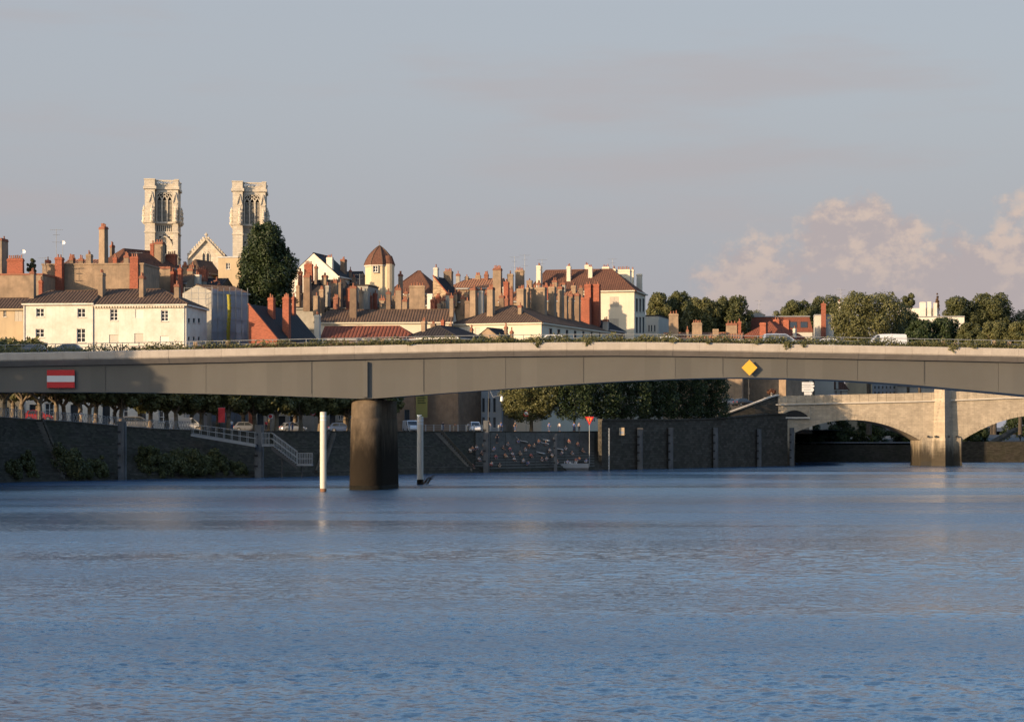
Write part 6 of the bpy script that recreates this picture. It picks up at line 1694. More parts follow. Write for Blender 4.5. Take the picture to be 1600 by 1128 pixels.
def make_car(kind):
    o = bpy.data.objects.new('car', None); COL.objects.link(o)
    body, glass = MB(), []
    if kind == 'hatch':
        L, wx, wr = 2.08, (1.30, -1.25), 0.31
        loft(body, [(-2.08, .42, .62, .74, .74, .66), (-1.98, .28, .72, .88, .83, .72), (-1.3, .22, .78, .93, .87, .76), (0.0, .22, .78, .93, .88, .76), (0.95, .22, .78, .95, .87, .76), (1.6, .24, .70, .84, .85, .70), (1.98, .30, .56, .68, .78, .60), (2.08, .40, .5, .56, .68, .5)])
        gb, gt, zb_, zt, wb, wt = (-1.88, 1.05), (-1.45, 0.25), .90, 1.47, .77, .58
    elif kind == 'minivan':
        L, wx, wr = 2.35, (1.5, -1.45), 0.33
        loft(body, [(-2.35, .42, .7, .9, .80, .72), (-2.25, .28, .82, 1.0, .88, .78), (-1.3, .24, .86, 1.02, .92, .82), (0.0, .24, .86, 1.02, .93, .82), (1.2, .24, .86, 1.04, .92, .82), (1.95, .26, .76, .92, .90, .74), (2.28, .32, .6, .76, .82, .64), (2.36, .42, .52, .6, .7, .5)])
        gb, gt, zb_, zt, wb, wt = (-2.25, 1.55), (-2.05, 0.45), 1.0, 1.78, .83, .66
    else:
        L, wx, wr = 2.5, (1.55, -1.5), 0.34
        loft(body, [(-2.5, .45, .8, 1.05, .88, .86), (-2.45, .3, .9, 1.1, .95, .92), (0.0, .26, .9, 1.1, .97, .93), (1.35, .26, .9, 1.12, .96, .90), (2.1, .28, .82, 1.0, .93, .80), (2.42, .36, .66, .84, .86, .70), (2.5, .46, .56, .64, .76, .6)])
        gb, gt, zb_, zt, wb, wt = (-2.48, 1.75), (-2.42, 0.75), 1.08, 1.95, .93, .80
    b_ = body.build('body', 'car_white', parent=o, smooth=False)
    cab = MB()
    V = lambda x, s_, z, w: (x, s_ * w, z)
    bl_, br_, tl, tr2 = (gb[0], zb_), (gb[1], zb_), (gt[0], zt), (gt[1], zt)
    rows = []
    for x, z, w in ((gb[0], zb_, wb), (gt[0], zt - 0.07, wt + 0.05), (gt[0] + 0.15, zt, wt), ((gt[0] + gt[1]) / 2, zt + 0.03, wt), (gt[1] - 0.1, zt, wt), (gt[1] + 0.08, zt - 0.07, wt + 0.04), (gb[1], zb_, wb)):
        rows.append((x, z, w))
    for (xa, za, wa), (xb, zb2, wb2) in zip(rows[:-1], rows[1:]): cab.poly([V(xa, -1, za, wa), V(xa, 1, za, wa), V(xb, 1, zb2, wb2), V(xb, -1, zb2, wb2)][::-1])
    for s_ in (-1, 1):
        pts = [V(x, s_, z, w) for x, z, w in rows]
        cab.poly(pts if s_ < 0 else pts[::-1])
    cab.build('cabin', 'car_white', parent=o)
    def sidewin(x0b, x1b, x0t, x1t):
        for s_ in (-1, 1):
            q = MB()
            def pt(x, t):
                z = zb_ + 0.06 + (zt - 0.16 - zb_) * t; w = wb + (wt + 0.05 - wb) * ((z - zb_) / (zt - 0.07 - zb_)) + 0.012
                return (x, s_ * w, z)
            pp = [pt(x0b, 0), pt(x1b, 0), pt(x1t, 1), pt(x0t, 1)]
            q.poly(pp if s_ < 0 else pp[::-1]); q.build('side_window', 'glass', parent=o)
    if kind == 'van': sidewin(0.62, 1.5, 0.62, 0.85)
    else:
        mid = (gb[0] + gb[1]) / 2 + 0.05
        sidewin(gb[0] + 0.35, mid - 0.05, gt[0] + 0.2, mid - 0.05); sidewin(mid + 0.04, gb[1] - 0.25, mid + 0.04, gt[1] - 0.0)
    for nm, (xb, xt), d in (('windscreen', (gb[1], gt[1] + 0.08), 1), ('rear_window', (gb[0], gt[0]), -1)):
        if kind == 'van' and d < 0: continue
        q = MB(); e = 0.012 * d
        def pt(t, s_): x = xb + (xt - xb) * t + e; return (x, s_ * (wb + (wt + 0.04 - wb) * t - 0.08), zb_ + (zt - 0.07 - zb_) * t + 0.012)
        pp = [pt(0.08, -1), pt(0.08, 1), pt(0.92, 1), pt(0.92, -1)]
        q.poly(pp if d > 0 else pp[::-1]); q.build(nm, 'glass', parent=o)
    wm = None
    for x in wx:
        for s_ in (-1, 1):
            if wm is None:
                q = MB(); q.cyl((0, -0.1, 0), (0, 0.1, 0), wr, n=16); wo_ = q.build('wheel', 'rubber', parent=o); wm = wo_.data
                q = MB(); q.cyl((0, -0.112, 0), (0, 0.112, 0), wr * 0.62, n=12); rmo = q.build('rim', 'galvanised', parent=wo_); rm = rmo.data
            else:
                wo_ = inst('wheel', wm, o); inst('rim', rm, wo_)
            wo_.location = (x, s_ * (0.8 if kind != 'van' else 0.87), wr)
    for s_ in (-1, 1):
        q = MB(); q.box(-0.07, 0.05, -0.16, 0.16, -0.07, 0.07); q.build('headlight', 'lamp_lens', parent=o, loc=(L - 0.10, s_ * 0.56, 0.62 if kind == 'hatch' else 0.74))
        q = MB(); q.box(-0.03, 0.05, -0.08, 0.08, -0.14, 0.14); q.build('tail_light', 'tail_red', parent=o, loc=(-L + 0.04, s_ * 0.66, 0.74 if kind == 'hatch' else 0.85))
    return o
PROTO = {}
def car(kind, colour, label, loc, yaw, name='car', cat_='car'):
    if kind not in PROTO: PROTO[kind] = make_car(kind); c = PROTO[kind]
    else: c = copy_tree(PROTO[kind])
    c.name = name
    for ch_ in c.children:
        if ch_.name.split('.')[0] in ('body', 'cabin'):
            ch_.material_slots[0].link = 'OBJECT'; ch_.material_slots[0].material = M[colour]
    c.location = loc; c.rotation_euler = (0, 0, yaw)
    return tag(c, label, cat_)
def deck_car(kind, colour, px, dy, label, face=1, **kw):
    D_ = BD + dy
    pe = 800 + (px - 800) * BD / D_ if False else px
    x = X(px, D_); pxe = 800 + x * F / BD
    sl = (topz(pxe + 10) - topz(pxe - 10)) / (20 * S(BD))
    c = car(kind, colour, label, (x, D_, topz(pxe) - 0.42), 0 if face > 0 else math.pi, **kw)
    return c
deck_car('hatch', 'car_black', 47, 4.0, 'dark car on the bridge deck nearest the left edge', -1)
deck_car('hatch', 'car_black', 102, 4.2, 'low black car on the bridge deck, second from the left edge', -1)
deck_car('hatch', 'car_white', 872, 4.0, 'white car on the bridge deck near mid picture', 1)
deck_car('hatch', 'car_white', 1050, 7.5, 'white car roof showing over the plants left of the silver people carrier', 1)
deck_car('minivan', 'car_silver', 1221, 4.0, 'silver people carrier on the bridge above the yellow diamond', 1)
deck_car('hatch', 'car_white', 1287, 7.5, 'white car on the bridge right behind the silver people carrier', -1)
deck_car('van', 'car_white', 1381, 4.5, 'white delivery van on the bridge at the right', -1, name='delivery_van', cat_='van')
# on the quay
def quay_car(kind, colour, px, back, label, yaw, zadd=0.0, **kw):
    D_ = bank(px) + RUN + back
    return car(kind, colour, label, (X(px, D_), D_, btop(px) + 0.02 + zadd), yaw, **kw)
quay_car('van', 'car_white', 292, 12, 'white van parked behind the lit trunks left of the red banner', 0.2, name='parked_van', cat_='van')
quay_car('hatch', 'car_grey', 386, 11, 'grey parked car beside the red banner', 0.1)
quay_car('hatch', 'car_silver', 458, 12, 'silver parked car right of the shop sign', 0.4)
quay_car('hatch', 'car_blue', 533, 9, 'dark blue parked car left of the bridge pier', 0.2)
quay_car('minivan', 'car_white', 742, 11, 'white people carrier facing the river behind the sunlit rail', -1.45)
quay_car('van', 'car_white', 642, 14, 'white van parked right of the bridge pier', -1.3, name='parked_van', cat_='van')
quay_car('hatch', 'car_red', 60, 9, 'red parked car behind the lattice railing at left', 0.2)
quay_car('minivan', 'car_grey', 215, 11, 'grey people carrier parked behind the railing at left', 0.1)
for px, D_, y_, lab, colr in ((1162, 447, 634, 'dark car on the ramp behind the sloping parapet', 'car_black'), (1141, 452, 634, 'grey car on the ramp below the ochre building', 'car_grey')):
    car('hatch', colr, lab, (X(px, D_), D_, Z(y_, D_)), 0.5)
car('hatch', 'car_blue', 'dark blue car crossing the stone bridge', (X(1306, 449), 449, Z(deck_py(1306), SD) + 0.5), 0.0)

# ================================================================== PILES, POSTS, SIGNS
def pile(px, D_, yt, w_px, label, capped=False, mat='steel_pile'):
    root = thing('mooring_pile', label, 'pile', (X(px, D_), D_, 0), 0, 'steel piles along the quay')
    w = w_px * S(D_); zt = Z(yt, D_)
    mb = MB(); mb.box(-w / 2, w / 2, -w * 0.4, w * 0.4, -2, zt); mb.box(-w * 0.32, w * 0.32, -w * 0.55, -w * 0.4 - .002, -2, zt - 0.15); mb.build('shaft', mat, parent=root)
    for k_ in range(4): z = zt * (0.2 + 0.2 * k_); mb = MB(); mb.box(-w * 0.58, -w * 0.1, -w * 0.62, -w * 0.56, z, z + 0.28); mb.build('rubbing_block', 'rubber', parent=root)
    if capped: mb = MB(); mb.box(-w * 0.56, w * 0.56, -w * 0.5, w * 0.5, zt + .002, zt + 0.3, tx=0.1, ty=0.1); mb.build('cap', 'tan_render', parent=root)
    return root
pile(191, bank(191) - 1.0, 658, 12, 'tall steel pile between the two big bushes at left')
pile(405, bank(405) - 0.8, 664, 13, 'thick steel pile carrying the gangway landing')
pile(760, bank(760) - 1.2, 657, 9.5, 'steel pile in front of the sunlit rail and white people carrier')
pile(1000, wallD(1000) - 1.0, 671, 8.5, 'sunlit capped steel pile left of the others on the quay wall', True)
pile(1048, wallD(1048) - 1.0, 668, 7.5, 'steel pile on the quay wall below the parasols')
pile(1118, wallD(1118) - 1.0, 668, 7.5, 'steel pile on the quay wall below the white tent')
pile(1186, wallD(1186) - 1.0, 670, 7, 'steel pile on the quay wall under the sloping parapet')
pile(1237, wallD(1237) - 1.0, 668, 7, 'steel pile at the left foot of the stone arch')
pile(868, bank(868) - 1.4, 678, 5, 'thin dark pile standing beside the floating pontoon')
for px, D_, yt, lab, top in ((505, 243.6, 643.5, 'white channel marker post left of the bridge pier', True), (656.5, 279, 651, 'white channel marker post right of the bridge pier with driftwood at its foot', False)):
    root = thing('marker_post', lab, 'post', (X(px, D_), D_, 0), R(1.0 if top else -0.5), 'white channel posts')
    rr_ = 4.9 * S(D_); zt = Z(yt, D_)
    mb = MB(); mb.lathe([(rr_ * 1.02, 0.35 if top else 0.6), (rr_, zt - 0.05), (rr_ * 0.9, zt)], n=20); o = mb.build('shaft', 'post_white', parent=root, smooth=False)
    mb = MB(); mb.lathe([(rr_ * 1.03, -2), (rr_ * 1.03, 0.352 if top else 0.62)], n=20); mb.build('waterline', 'post_rust' if top else 'pier_wet', parent=root)
    for z in (zt - 0.55, zt - 0.95):
        mb = MB(); mb.lathe([(rr_ * 1.025, z), (rr_ * 1.025, z + 0.16)], n=20, closed=False); mb.build('reflective_band', 'sign_white', parent=root)
dr = MB()
for i in range(26):
    a = r.uniform(-2.6, 0.9); L = r.uniform(0.5, 1.7)
    p0 = Vector((0.3 + r.uniform(-0.4, 0.6), -0.4, r.uniform(-0.1, 0.2))); dr.tube([p0, p0 + Vector((L * 0.5 * math.cos(a * 0.4) * 0.7, r.uniform(-.3, .2), L * 0.5)), p0 + Vector((L * 0.7, r.uniform(-.4, .3), L * r.uniform(0.3, 1.0)))], [0.035, 0.025, 0.01], 5)
tag(dr.build('driftwood', 'twig', loc=(X(658, 278.6), 278.6, 0)), 'tangle of driftwood twigs caught on the right marker post', 'driftwood')
def bird(label, loc, s_=1.0, swan=False, yaw=0.0):
    root = thing('swan' if swan else 'gull', label, 'bird', loc, yaw, 'swans by the pontoon' if swan else None)
    mb = MB()
    prof = [(0.02, -0.45), (0.13, -0.33), (0.21, -0.1), (0.22, 0.08), (0.15, 0.26), (0.06, 0.36)]
    n = 10; b0 = 0
    for rr2, x in prof:
        for q in range(n):
            t = 6.283 * q / n; mb.v.append((x * s_, rr2 * math.cos(t) * s_, (0.14 + rr2 * 0.8 * math.sin(t) + (0.12 if x < -0.3 else 0)) * s_))
    for i in range(len(prof) - 1):
        for q in range(n): j = (q + 1) % n; mb.f.append([i * n + q, i * n + j, (i + 1) * n + j, (i + 1) * n + q]); mb.m.append(0)
    hgt = 0.75 if swan else 0.34
    neck = [Vector((0.28, 0, 0.18)), Vector((0.42, 0, 0.32)), Vector((0.36, 0, hgt * 0.75)), Vector((0.42, 0, hgt)), Vector((0.52, 0, hgt - 0.03))] if swan else [Vector((0.22, 0, 0.2)), Vector((0.3, 0, 0.33)), Vector((0.4, 0, 0.34))]
    mb.tube([p * s_ for p in neck], [0.09 * s_, 0.06 * s_, 0.05 * s_, 0.065 * s_, 0.03 * s_][:len(neck)], 7)
    mb.build('body', 'plumage', parent=root, smooth=True)
    mb = MB(); e = neck[-1] * s_; mb.cyl(e, e + Vector((0.1 * s_, 0, -0.03 * s_)), 0.028 * s_, 0.008 * s_, 6); mb.build('beak', 'sign_yellow', parent=root)
    return root
zt = Z(651, 279)
bird('white gull perched on the right marker post', (X(655, 279), 279, zt - 0.02), 0.75, yaw=2.9)
for i, (px, py) in enumerate(((768, 734.5), (775, 735.5), (781, 735), (793, 735.5))):
    D_ = H * F / (py - Y0)
    bird(['white swan on the water, nearest the pile by the pontoon', 'white swan on the water, second from the pile', 'white swan on the water, third from the pile', 'white swan on the water, nearest the pontoon end'][i], (X(px, D_), D_, -0.02), 1.5, True, yaw=0.5 * i)
# triangle sign on a slim pole
ts = thing('warning_sign', 'red-bordered triangle sign on a slim pole standing at the water edge', 'sign', (X(921, 391), 391, 0))
k = S(391)
mb = MB(); mb.cyl((0, 0.08, -1), (0, 0.08, Z(650, 391)), 0.06, n=8); mb.build('pole', 'galvanised', parent=ts)
mb = MB(); zt, zb_ = Z(651, 391), Z(664.5, 391); mb.prism([(0, zb_), (7 * k, zt), (-7 * k, zt)], -0.03, 0.0); mb.build('board', 'sign_red', parent=ts)
mb = MB(); mb.prism([(0, zb_ + 0.42), (4.2 * k, zt - 0.2), (-4.2 * k, zt - 0.2)], -0.036, -0.031); mb.build('inner_face', 'shirt_orange', parent=ts)
mb = MB(); mb.box(-0.07, 0.07, -0.042, -0.037, zb_ + 0.6, zt - 0.25); mb.build('mark', 'sign_black', parent=ts)
gp = thing('depth_gauge', 'slim pale gauge board on the quay wall right of the triangle sign', 'gauge', (X(951.5, 393), 393, 0))
mb = MB(); mb.box(-0.12, 0.12, 0, 0.06, 0, Z(669, 393)); mb.build('board', 'galvanised', parent=gp)
for i in range(12): q = MB(); q.box(-0.12, 0.0, -0.006, -0.002, 0.4 + i * 0.6, 0.5 + i * 0.6); q.build('tick', 'sign_black', parent=gp)
ip = thing('information_panel', 'small tan panel on the quay parapet right of the triangle sign', 'sign', (X(971.5, 397), 397, Z(680, 397)))
k = S(397); mb = MB(); mb.box(-4 * k, 4 * k, -0.05, 0.05, 0.0, 12 * k); mb.build('board', 'ochre_plaster', parent=ip)
mb = MB(); mb.box(-3 * k, 3 * k, -0.056, -0.052, 2 * k, 6.5 * k); mb.build('print', 'shirt_grey', parent=ip)
mb = MB(); mb.box(-0.05, 0.05, 0.05, 0.15, -1.4, 10 * k); mb.build('post', 'dark_iron', parent=ip)

# gangway and stair to the water
gd = bank(350) + 0.5
gw_ = thing('gangway', 'grey metal gangway and stair stepping down the embankment to the water', 'gangway', (X(405, gd), gd, 0))
def G(px, py, y=0.0): w = W(px, py, gd); return Vector((w.x - gw_.location.x, y, w.z))
def rail(p0, t0, b0, p1, t1, b1, n, y, nm='railing'):
    mb = MB(); a0, a1, c0, c1 = G(p0, t0, y), G(p1, t1, y), G(p0, b0, y), G(p1, b1, y)
    for u in (0.0, 0.5, 1.0): mb.beam(a0.lerp(c0, u), a1.lerp(c1, u), 0.07)
    mb.build(nm, 'galvanised', parent=gw_)
    for i in range(n + 1):
        u = i / n; q = MB(); q.beam(a0.lerp(a1, u), c0.lerp(c1, u), 0.06); q.build('baluster', 'galvanised', parent=gw_)
def slab(p0, y0, p1, y1, t=0.25):
    mb = MB(); a, b = G(p0, y0), G(p1, y1); pts = [(a.x, a.z - t), (b.x, b.z - t), (b.x, b.z), (a.x, a.z)]; mb.prism(pts, 0.03, 1.5); mb.build('walkway', 'galvanised', parent=gw_)
for y in (0, 1.55):
    rail(300, 663, 677, 398, 675.5, 694, 8, y); rail(409, 676, 694, 424, 676, 694, 3, y); rail(424, 676, 694, 463, 705, 724, 10, y); rail(464, 708, 725, 487, 708, 725, 6, y)
slab(298, 678, 399, 695, 0.3); slab(409, 695, 425, 695, 0.2); slab(463, 725.5, 488, 725.5, 0.2)
for i in range(12):
    u = i / 12; q = MB(); a = G(425 + 38 * u, 696 + 30 * u); q.box(a.x, a.x + 0.36, 0.03, 1.5, a.z - 0.06, a.z); q.build('tread', 'galvanised', parent=gw_)
mb = MB(); a, b = G(424, 697), G(464, 727); mb.prism([(a.x, a.z - 0.55), (b.x, b.z - 0.5), (b.x, b.z), (a.x, a.z)], 0.0, 0.06); mb.build('stringer', 'dark_iron', parent=gw_)
for px in (440, 471): mb = MB(); a = G(px, 705 if px < 450 else 727, 0.7); mb.cyl((a.x, 0.7, -1), (a.x, 0.7, a.z), 0.1, n=8); mb.build('support', 'dark_iron', parent=gw_)
# lattice railing at the left
for i in range(13):
    p0, p1 = -45 + i * 26.5, -45 + i * 26.5 + 24
    D0, D1 = bank(p0) + RUN + 0.4, bank(p1) + RUN + 0.4
    a = Vector((X(p0, D0), D0, btop(p0) + 0.15)); c = Vector((X(p1, D1), D1, btop(p1) + 0.15))
    o = thing('lattice_panel', f'grey lattice railing panel on the quay top, {["just outside the left edge", "nearest the left edge", "second", "third", "fourth", "fifth", "sixth", "seventh", "eighth", "ninth", "tenth", "eleventh", "twelfth"][i]}' + (' from the left edge' if i > 1 else ''), 'railing', tuple(a), 0, 'lattice railing along the left quay')
    d = c - a; up = Vector((0, 0, 1.15))
    mb = MB(); mb.beam((0, 0, 0.05), d + Vector((0, 0, 0.05)), 0.06); mb.beam(up, d + up, 0.07); mb.beam((0, 0, 0), up, 0.08); mb.beam(d, d + up, 0.08); mb.build('frame', 'galvanised', parent=o)
    mb = MB()
    for q in range(6):
        u0, u1 = q / 6, (q + 1) / 6
        mb.beam(d * u0, d * u1 + up, 0.045); mb.beam(d * u1, d * u0 + up, 0.045)
    mb.build('lattice', 'galvanised', parent=o)
for i in range(14):
    p = 560 + i * 27 if i < 2 else 640 + (i - 2) * 12.6
    D_ = bank(p) + RUN + 0.5
    o = thing('rail_bollard', f'short post of the sunlit quay rail, {["first", "second", "third", "fourth", "fifth", "sixth", "seventh", "eighth", "ninth", "tenth", "eleventh", "twelfth", "thirteenth", "fourteenth"][i]} from the bridge pier side', 'post', (X(p, D_), D_, btop(p) + 0.1), 0, 'posts of the quay rail')
    mb = MB(); mb.box(-0.09, 0.09, -0.09, 0.09, 0, 1.15, tx=0.01, ty=0.01); mb.build('post', 'lounger_concrete', parent=o)
    if i > 1:
        mb = MB()
        for z in (0.35, 0.7, 1.05): mb.beam((0.1, 0, z), (1.3, 1.6 * 0.9, z), 0.05)
        mb.build('rail', 'galvanised', parent=o)
# street lamp
sl = thing('street_lamp', 'slim street lamp with bent arm left of the sunlit tree under the bridge', 'lamp', (X(763, 384), 384, 6.6))
k = S(384)
mb = MB(); mb.tube([(0, 0, 0), (0.02, 0, Z(640, 384) - 6.6), (1 * k, 0, Z(606, 384) - 6.6)], [0.09, 0.07, 0.05], 8); mb.build('pole', 'dark_iron', parent=sl)
mb = MB(); mb.tube([(1 * k, 0, Z(607, 384) - 6.6), (7.5 * k, 0, Z(620.5, 384) - 6.6), (21 * k, 0, Z(617, 384) - 6.6)], [0.05, 0.05, 0.04], 7); mb.build('arm', 'galvanised', parent=sl)
mb = MB(); mb.lathe([(0.12, 0.0), (0.2, -0.1), (0.28, -0.75), (0.18, -0.9)][::-1], c=(21 * k, 0, Z(619, 384) - 6.6), n=12); mb.build('lantern', 'white_paint', parent=sl, smooth=True)
# banners, signs among the trees
def banner(px0, px1, yt, yb, D_, mat, label, name='banner', z0=None, printm=None):
    o = thing(name, label, 'banner' if name == 'banner' else 'sign', (X((px0 + px1) / 2, D_), D_, Z(yb, D_)))
    w, h_ = (px1 - px0) / 2 * S(D_), (yb - yt) * S(D_)
    mb = MB(); n = 6
    for i in range(n):
        z0_, z1_ = h_ * i / n, h_ * (i + 1) / n
        mb.poly([(-w, 0.03 * math.sin(i), z0_), (w, -0.02 * math.sin(i), z0_), (w, -0.02 * math.sin(i + 1), z1_), (-w, 0.03 * math.sin(i + 1), z1_)])
    mb.build('cloth', mat, parent=o)
    mb = MB(); mb.beam((-w - .05, 0.04, h_), (w + .05, 0.04, h_), 0.06); mb.beam((-w - .05, 0.04, 0), (w + .05, 0.04, 0), 0.06); mb.build('bar', 'galvanised', parent=o)
    if printm:
        mb = MB()
        for i in range(4): mb.box(-w * 0.7, w * (0.7 - 0.25 * (i % 2)), -0.06, -0.055, h_ * (0.42 + i * 0.07), h_ * (0.42 + i * 0.07) + h_ * 0.03)
        mb.build('print', printm, parent=o)
    return o
banner(650, 668, 600, 652, 396, 'banner_yellow', 'tall yellow-olive banner right of the bridge pier', printm='leaf_dark')
banner(714, 723, 600, 636, 405.2, 'banner_yellow', 'narrow yellow-olive banner on the blue-grey facade', printm='leaf_dark')
banner(341, 351.5, 637, 660, 330, 'sign_red', 'red upright banner between lit trunks under the bridge')
mb = MB(); mb.box(-2.0, 2.0, -0.06, 0.06, 0, 0.9)
sg = thing('shop_sign', 'white shop sign board reading ENT behind the lit trunks', 'sign', (X(424, 365), 365, Z(646.5, 365)))
mb = MB(); mb.box(-14 * S(365), 22 * S(365), -0.1, 0.0, 0, 0.95); mb.build('board', 'sign_white', parent=sg)
def text_mesh(txt, size, mat, parent, loc, ext=0.01):
    cu = bpy.data.curves.new('t', 'FONT'); cu.body = txt; cu.size = size; cu.extrude = ext; cu.align_x = 'CENTER'
    o = bpy.data.objects.new('t', cu); COL.objects.link(o)
    dg = bpy.context.evaluated_depsgraph_get(); me = bpy.data.meshes.new_from_object(o.evaluated_get(dg))
    bpy.data.objects.remove(o); me.materials.clear(); me.materials.append(M[mat])
    q = bpy.data.objects.new('lettering', me); COL.objects.link(q); q.parent = parent; q.location = loc; q.rotation_euler = (R(90), 0, 0)
    return q
text_mesh('ENT', 1.0, 'sign_black', sg, (-0.2, -0.12, 0.12))
def disc_sign(px, py, D_, col, label, rr_=0.42, zg=6.6):
    o = thing('road_sign', label, 'sign', (X(px, D_), D_, zg))
    z = Z(py, D_) - zg
    mb = MB(); mb.cyl((0, -0.02, z), (0, 0.02, z), rr_, n=20); mb.build('disc', col, parent=o)
    mb = MB(); mb.cyl((0, -0.03, z), (0, -0.021, z), rr_ * 0.72, n=20); mb.build('disc_face', 'sign_red' if col == 'sign_white' else 'sign_white', parent=o)
    mb = MB(); mb.cyl((0, 0.06, 0), (0, 0.06, z + 0.3), 0.04, n=6); mb.build('pole', 'galvanised', parent=o)
disc_sign(489, 645, 344, 'sign_red', 'round red and white road sign left of the white marker post')
disc_sign(822, 646, 398, 'sign_red', 'round reddish road sign at the sunlit tree trunk', 0.5)
disc_sign(422.5, 650.5, 338, 'sign_white', 'round red-faced road sign between lit trunks under the shop sign', 0.4)
ds = thing('direction_sign', 'stack of white direction arrows on the stone bridge approach', 'sign', (X(1262, 452), 452, Z(deck_py(1262), SD) + 0.5))
k = S(452); zb_ = ds.location.z
for i, (yt, yb, a, b) in enumerate(((597, 601, -9, 8), (601.6, 605, -9, 9), (605.6, 612, -9, 8), (612.6, 617, -5, 5))):
    q = MB(); z0, z1 = Z(yb, 452) - zb_, Z(yt, 452) - zb_; q.prism([(a * k, z0), (b * k, z0), ((b + 2) * k, (z0 + z1) / 2), (b * k, z1), (a * k, z1)], -0.04, 0.0); q.build('arrow_board', 'sign_white', parent=ds)
    q = MB(); q.box(a * k * 0.7, b * k * 0.6, -0.046, -0.042, z0 + (z1 - z0) * 0.4, z0 + (z1 - z0) * 0.6); q.build('lettering', 'shirt_grey', parent=ds)
for x in (-5, 5): q = MB(); q.cyl((x * k, 0.05, -0.6), (x * k, 0.05, Z(597, 452) - zb_), 0.05, n=6); q.build('pole', 'galvanised', parent=ds)
fb = thing('flower_planter', 'ball of dark red flowers on a post at the stone bridge corner', 'planter', (X(1205.5, 446), 446, Z(621, 446)))
p, d = lobes_cloud([(0, 0, 1.2, 0.85, 0.7, 0.5), (-0.4, 0, 1.05, 0.5, 0.5, 0.4), (0.45, 0, 1.1, 0.5, 0.5, 0.4)], 1500)
inst('flowers', leaf_mesh('flowers', p, d, 0.2, 'leaf_rust'), fb)
mb = MB(); mb.lathe([(0.2, 0), (0.12, 0.2), (0.15, 0.5), (0.5, 0.8), (0.55, 0.95)], n=12); mb.build('bowl', 'lounger_concrete', parent=fb)
tl_ = thing('traffic_light', 'traffic light on a dark pole in front of the ochre building', 'traffic light', (X(1170, 452), 452, Z(634, 452)))
mb = MB(); mb.cyl((0, 0, 0), (0, 0, Z(588, 452) - Z(634, 452)), 0.07, n=8); mb.build('pole', 'dark_iron', parent=tl_)
for z in (2.3, 3.0): q = MB(); q.box(-0.18, 0.18, -0.25, -0.05, z, z + 0.6); q.build('signal_head', 'dark_iron', parent=tl_)
# parasols and tent on the quay by the clipped trees
def parasol(px, D_, yt, ye, w_px, label):
    k = S(D_); zg = 7.2; o = thing('parasol', label, 'parasol', (X(px, D_), D_, zg)); w = w_px * k / 2
    zt, ze = Z(yt, D_) - zg, Z(ye, D_) - zg
    mb = MB(); mb.lathe([(w, ze - 0.2), (w, ze), (w * 0.5, (ze + zt) / 2 + 0.1), (0.05, zt)], n=8); mb.build('canopy', 'canvas', parent=o)
    mb = MB(); mb.cyl((0, 0, 0), (0, 0, zt), 0.05, n=6); mb.build('pole', 'dark_iron', parent=o)
    mb = MB(); mb.lathe([(0.45, 0), (0.45, 0.1), (0.1, 0.15)], n=10); mb.build('base', 'dark_iron', parent=o)
parasol(1074, 424, 641.5, 650, 36, 'large pale cafe parasol on the quay, left one')
parasol(1090, 429, 643, 651, 28, 'large pale cafe parasol on the quay, right one')
tn = thing('canvas_tent', 'pale canvas tent on the quay right of the parasols', 'tent', (X(1112, 430), 430, 7.2)); k = S(430)
mb = MB(); mb.prism([(-17 * k, 2.2), (20 * k, 1.6), (20 * k, 2.4), (10 * k, 3.9), (-17 * k, 3.0)], 0, 3); mb.build('roof', 'canvas', parent=tn)
for x in (-16, 0, 19): mb = MB(); mb.cyl((x * k, 0.1, 0), (x * k, 0.1, 2.3), 0.05, n=6); mb.build('pole', 'dark_iron', parent=tn)
# pontoon
pt = thing('pontoon', 'low floating pontoon with white edge below the stepped bank', 'pontoon', (X(853, 386), 386, 0))
k = S(386)
mb = MB(); mb.box(-66 * k, 66 * k, -0.9, 1.4, -0.4, Z(731, 386)); mb.build('float', 'steel_pile', parent=pt)
mb = MB(); mb.box(-66.5 * k, 66.5 * k, -1.0, 1.45, Z(731, 386) + .003, Z(724.5, 386)); mb.build('deck', 'galvanised', parent=pt)
text_mesh('LEAUX', 0.75, 'sign_white', pt, ((892 - 853) * k, -0.9, Z(725, 386)), 0.02)
# loungers on the bank
LM = None
for i, (px, py) in enumerate(((815, 688), (848, 691), (871, 700), (842, 706), (850, 686), (841, 727))[:5]):
    s0 = slope_point(px, py + 3)
    o = thing('stone_lounger', ['pale curved lounger on the stepped bank, leftmost', 'pale curved lounger on the bank, right of the leftmost one', 'pale curved lounger on the bank nearest the pontoon letters', 'pale curved lounger on the bank, lowest left one', 'pale curved lounger on the bank, topmost one'][i], 'lounger', tuple(s0 + Vector((0, -0.3, 0.05))), R(-8 * i), 'pale loungers on the bank')
    if LM is None:
        mb = MB(); prof = [(-0.95, 0.95), (-0.55, 0.55), (-0.1, 0.28), (0.35, 0.2), (0.75, 0.16), (1.05, 0.06)]
        for (xa, za), (xb, zb2) in zip(prof[:-1], prof[1:]): mb.prism([(xa, za - 0.12), (xb, zb2 - 0.12), (xb, zb2), (xa, za)], -0.35, 0.35)
        q = mb.build('shell', 'lounger_concrete', parent=o); LM = q.data
    else: inst('shell', LM, o)

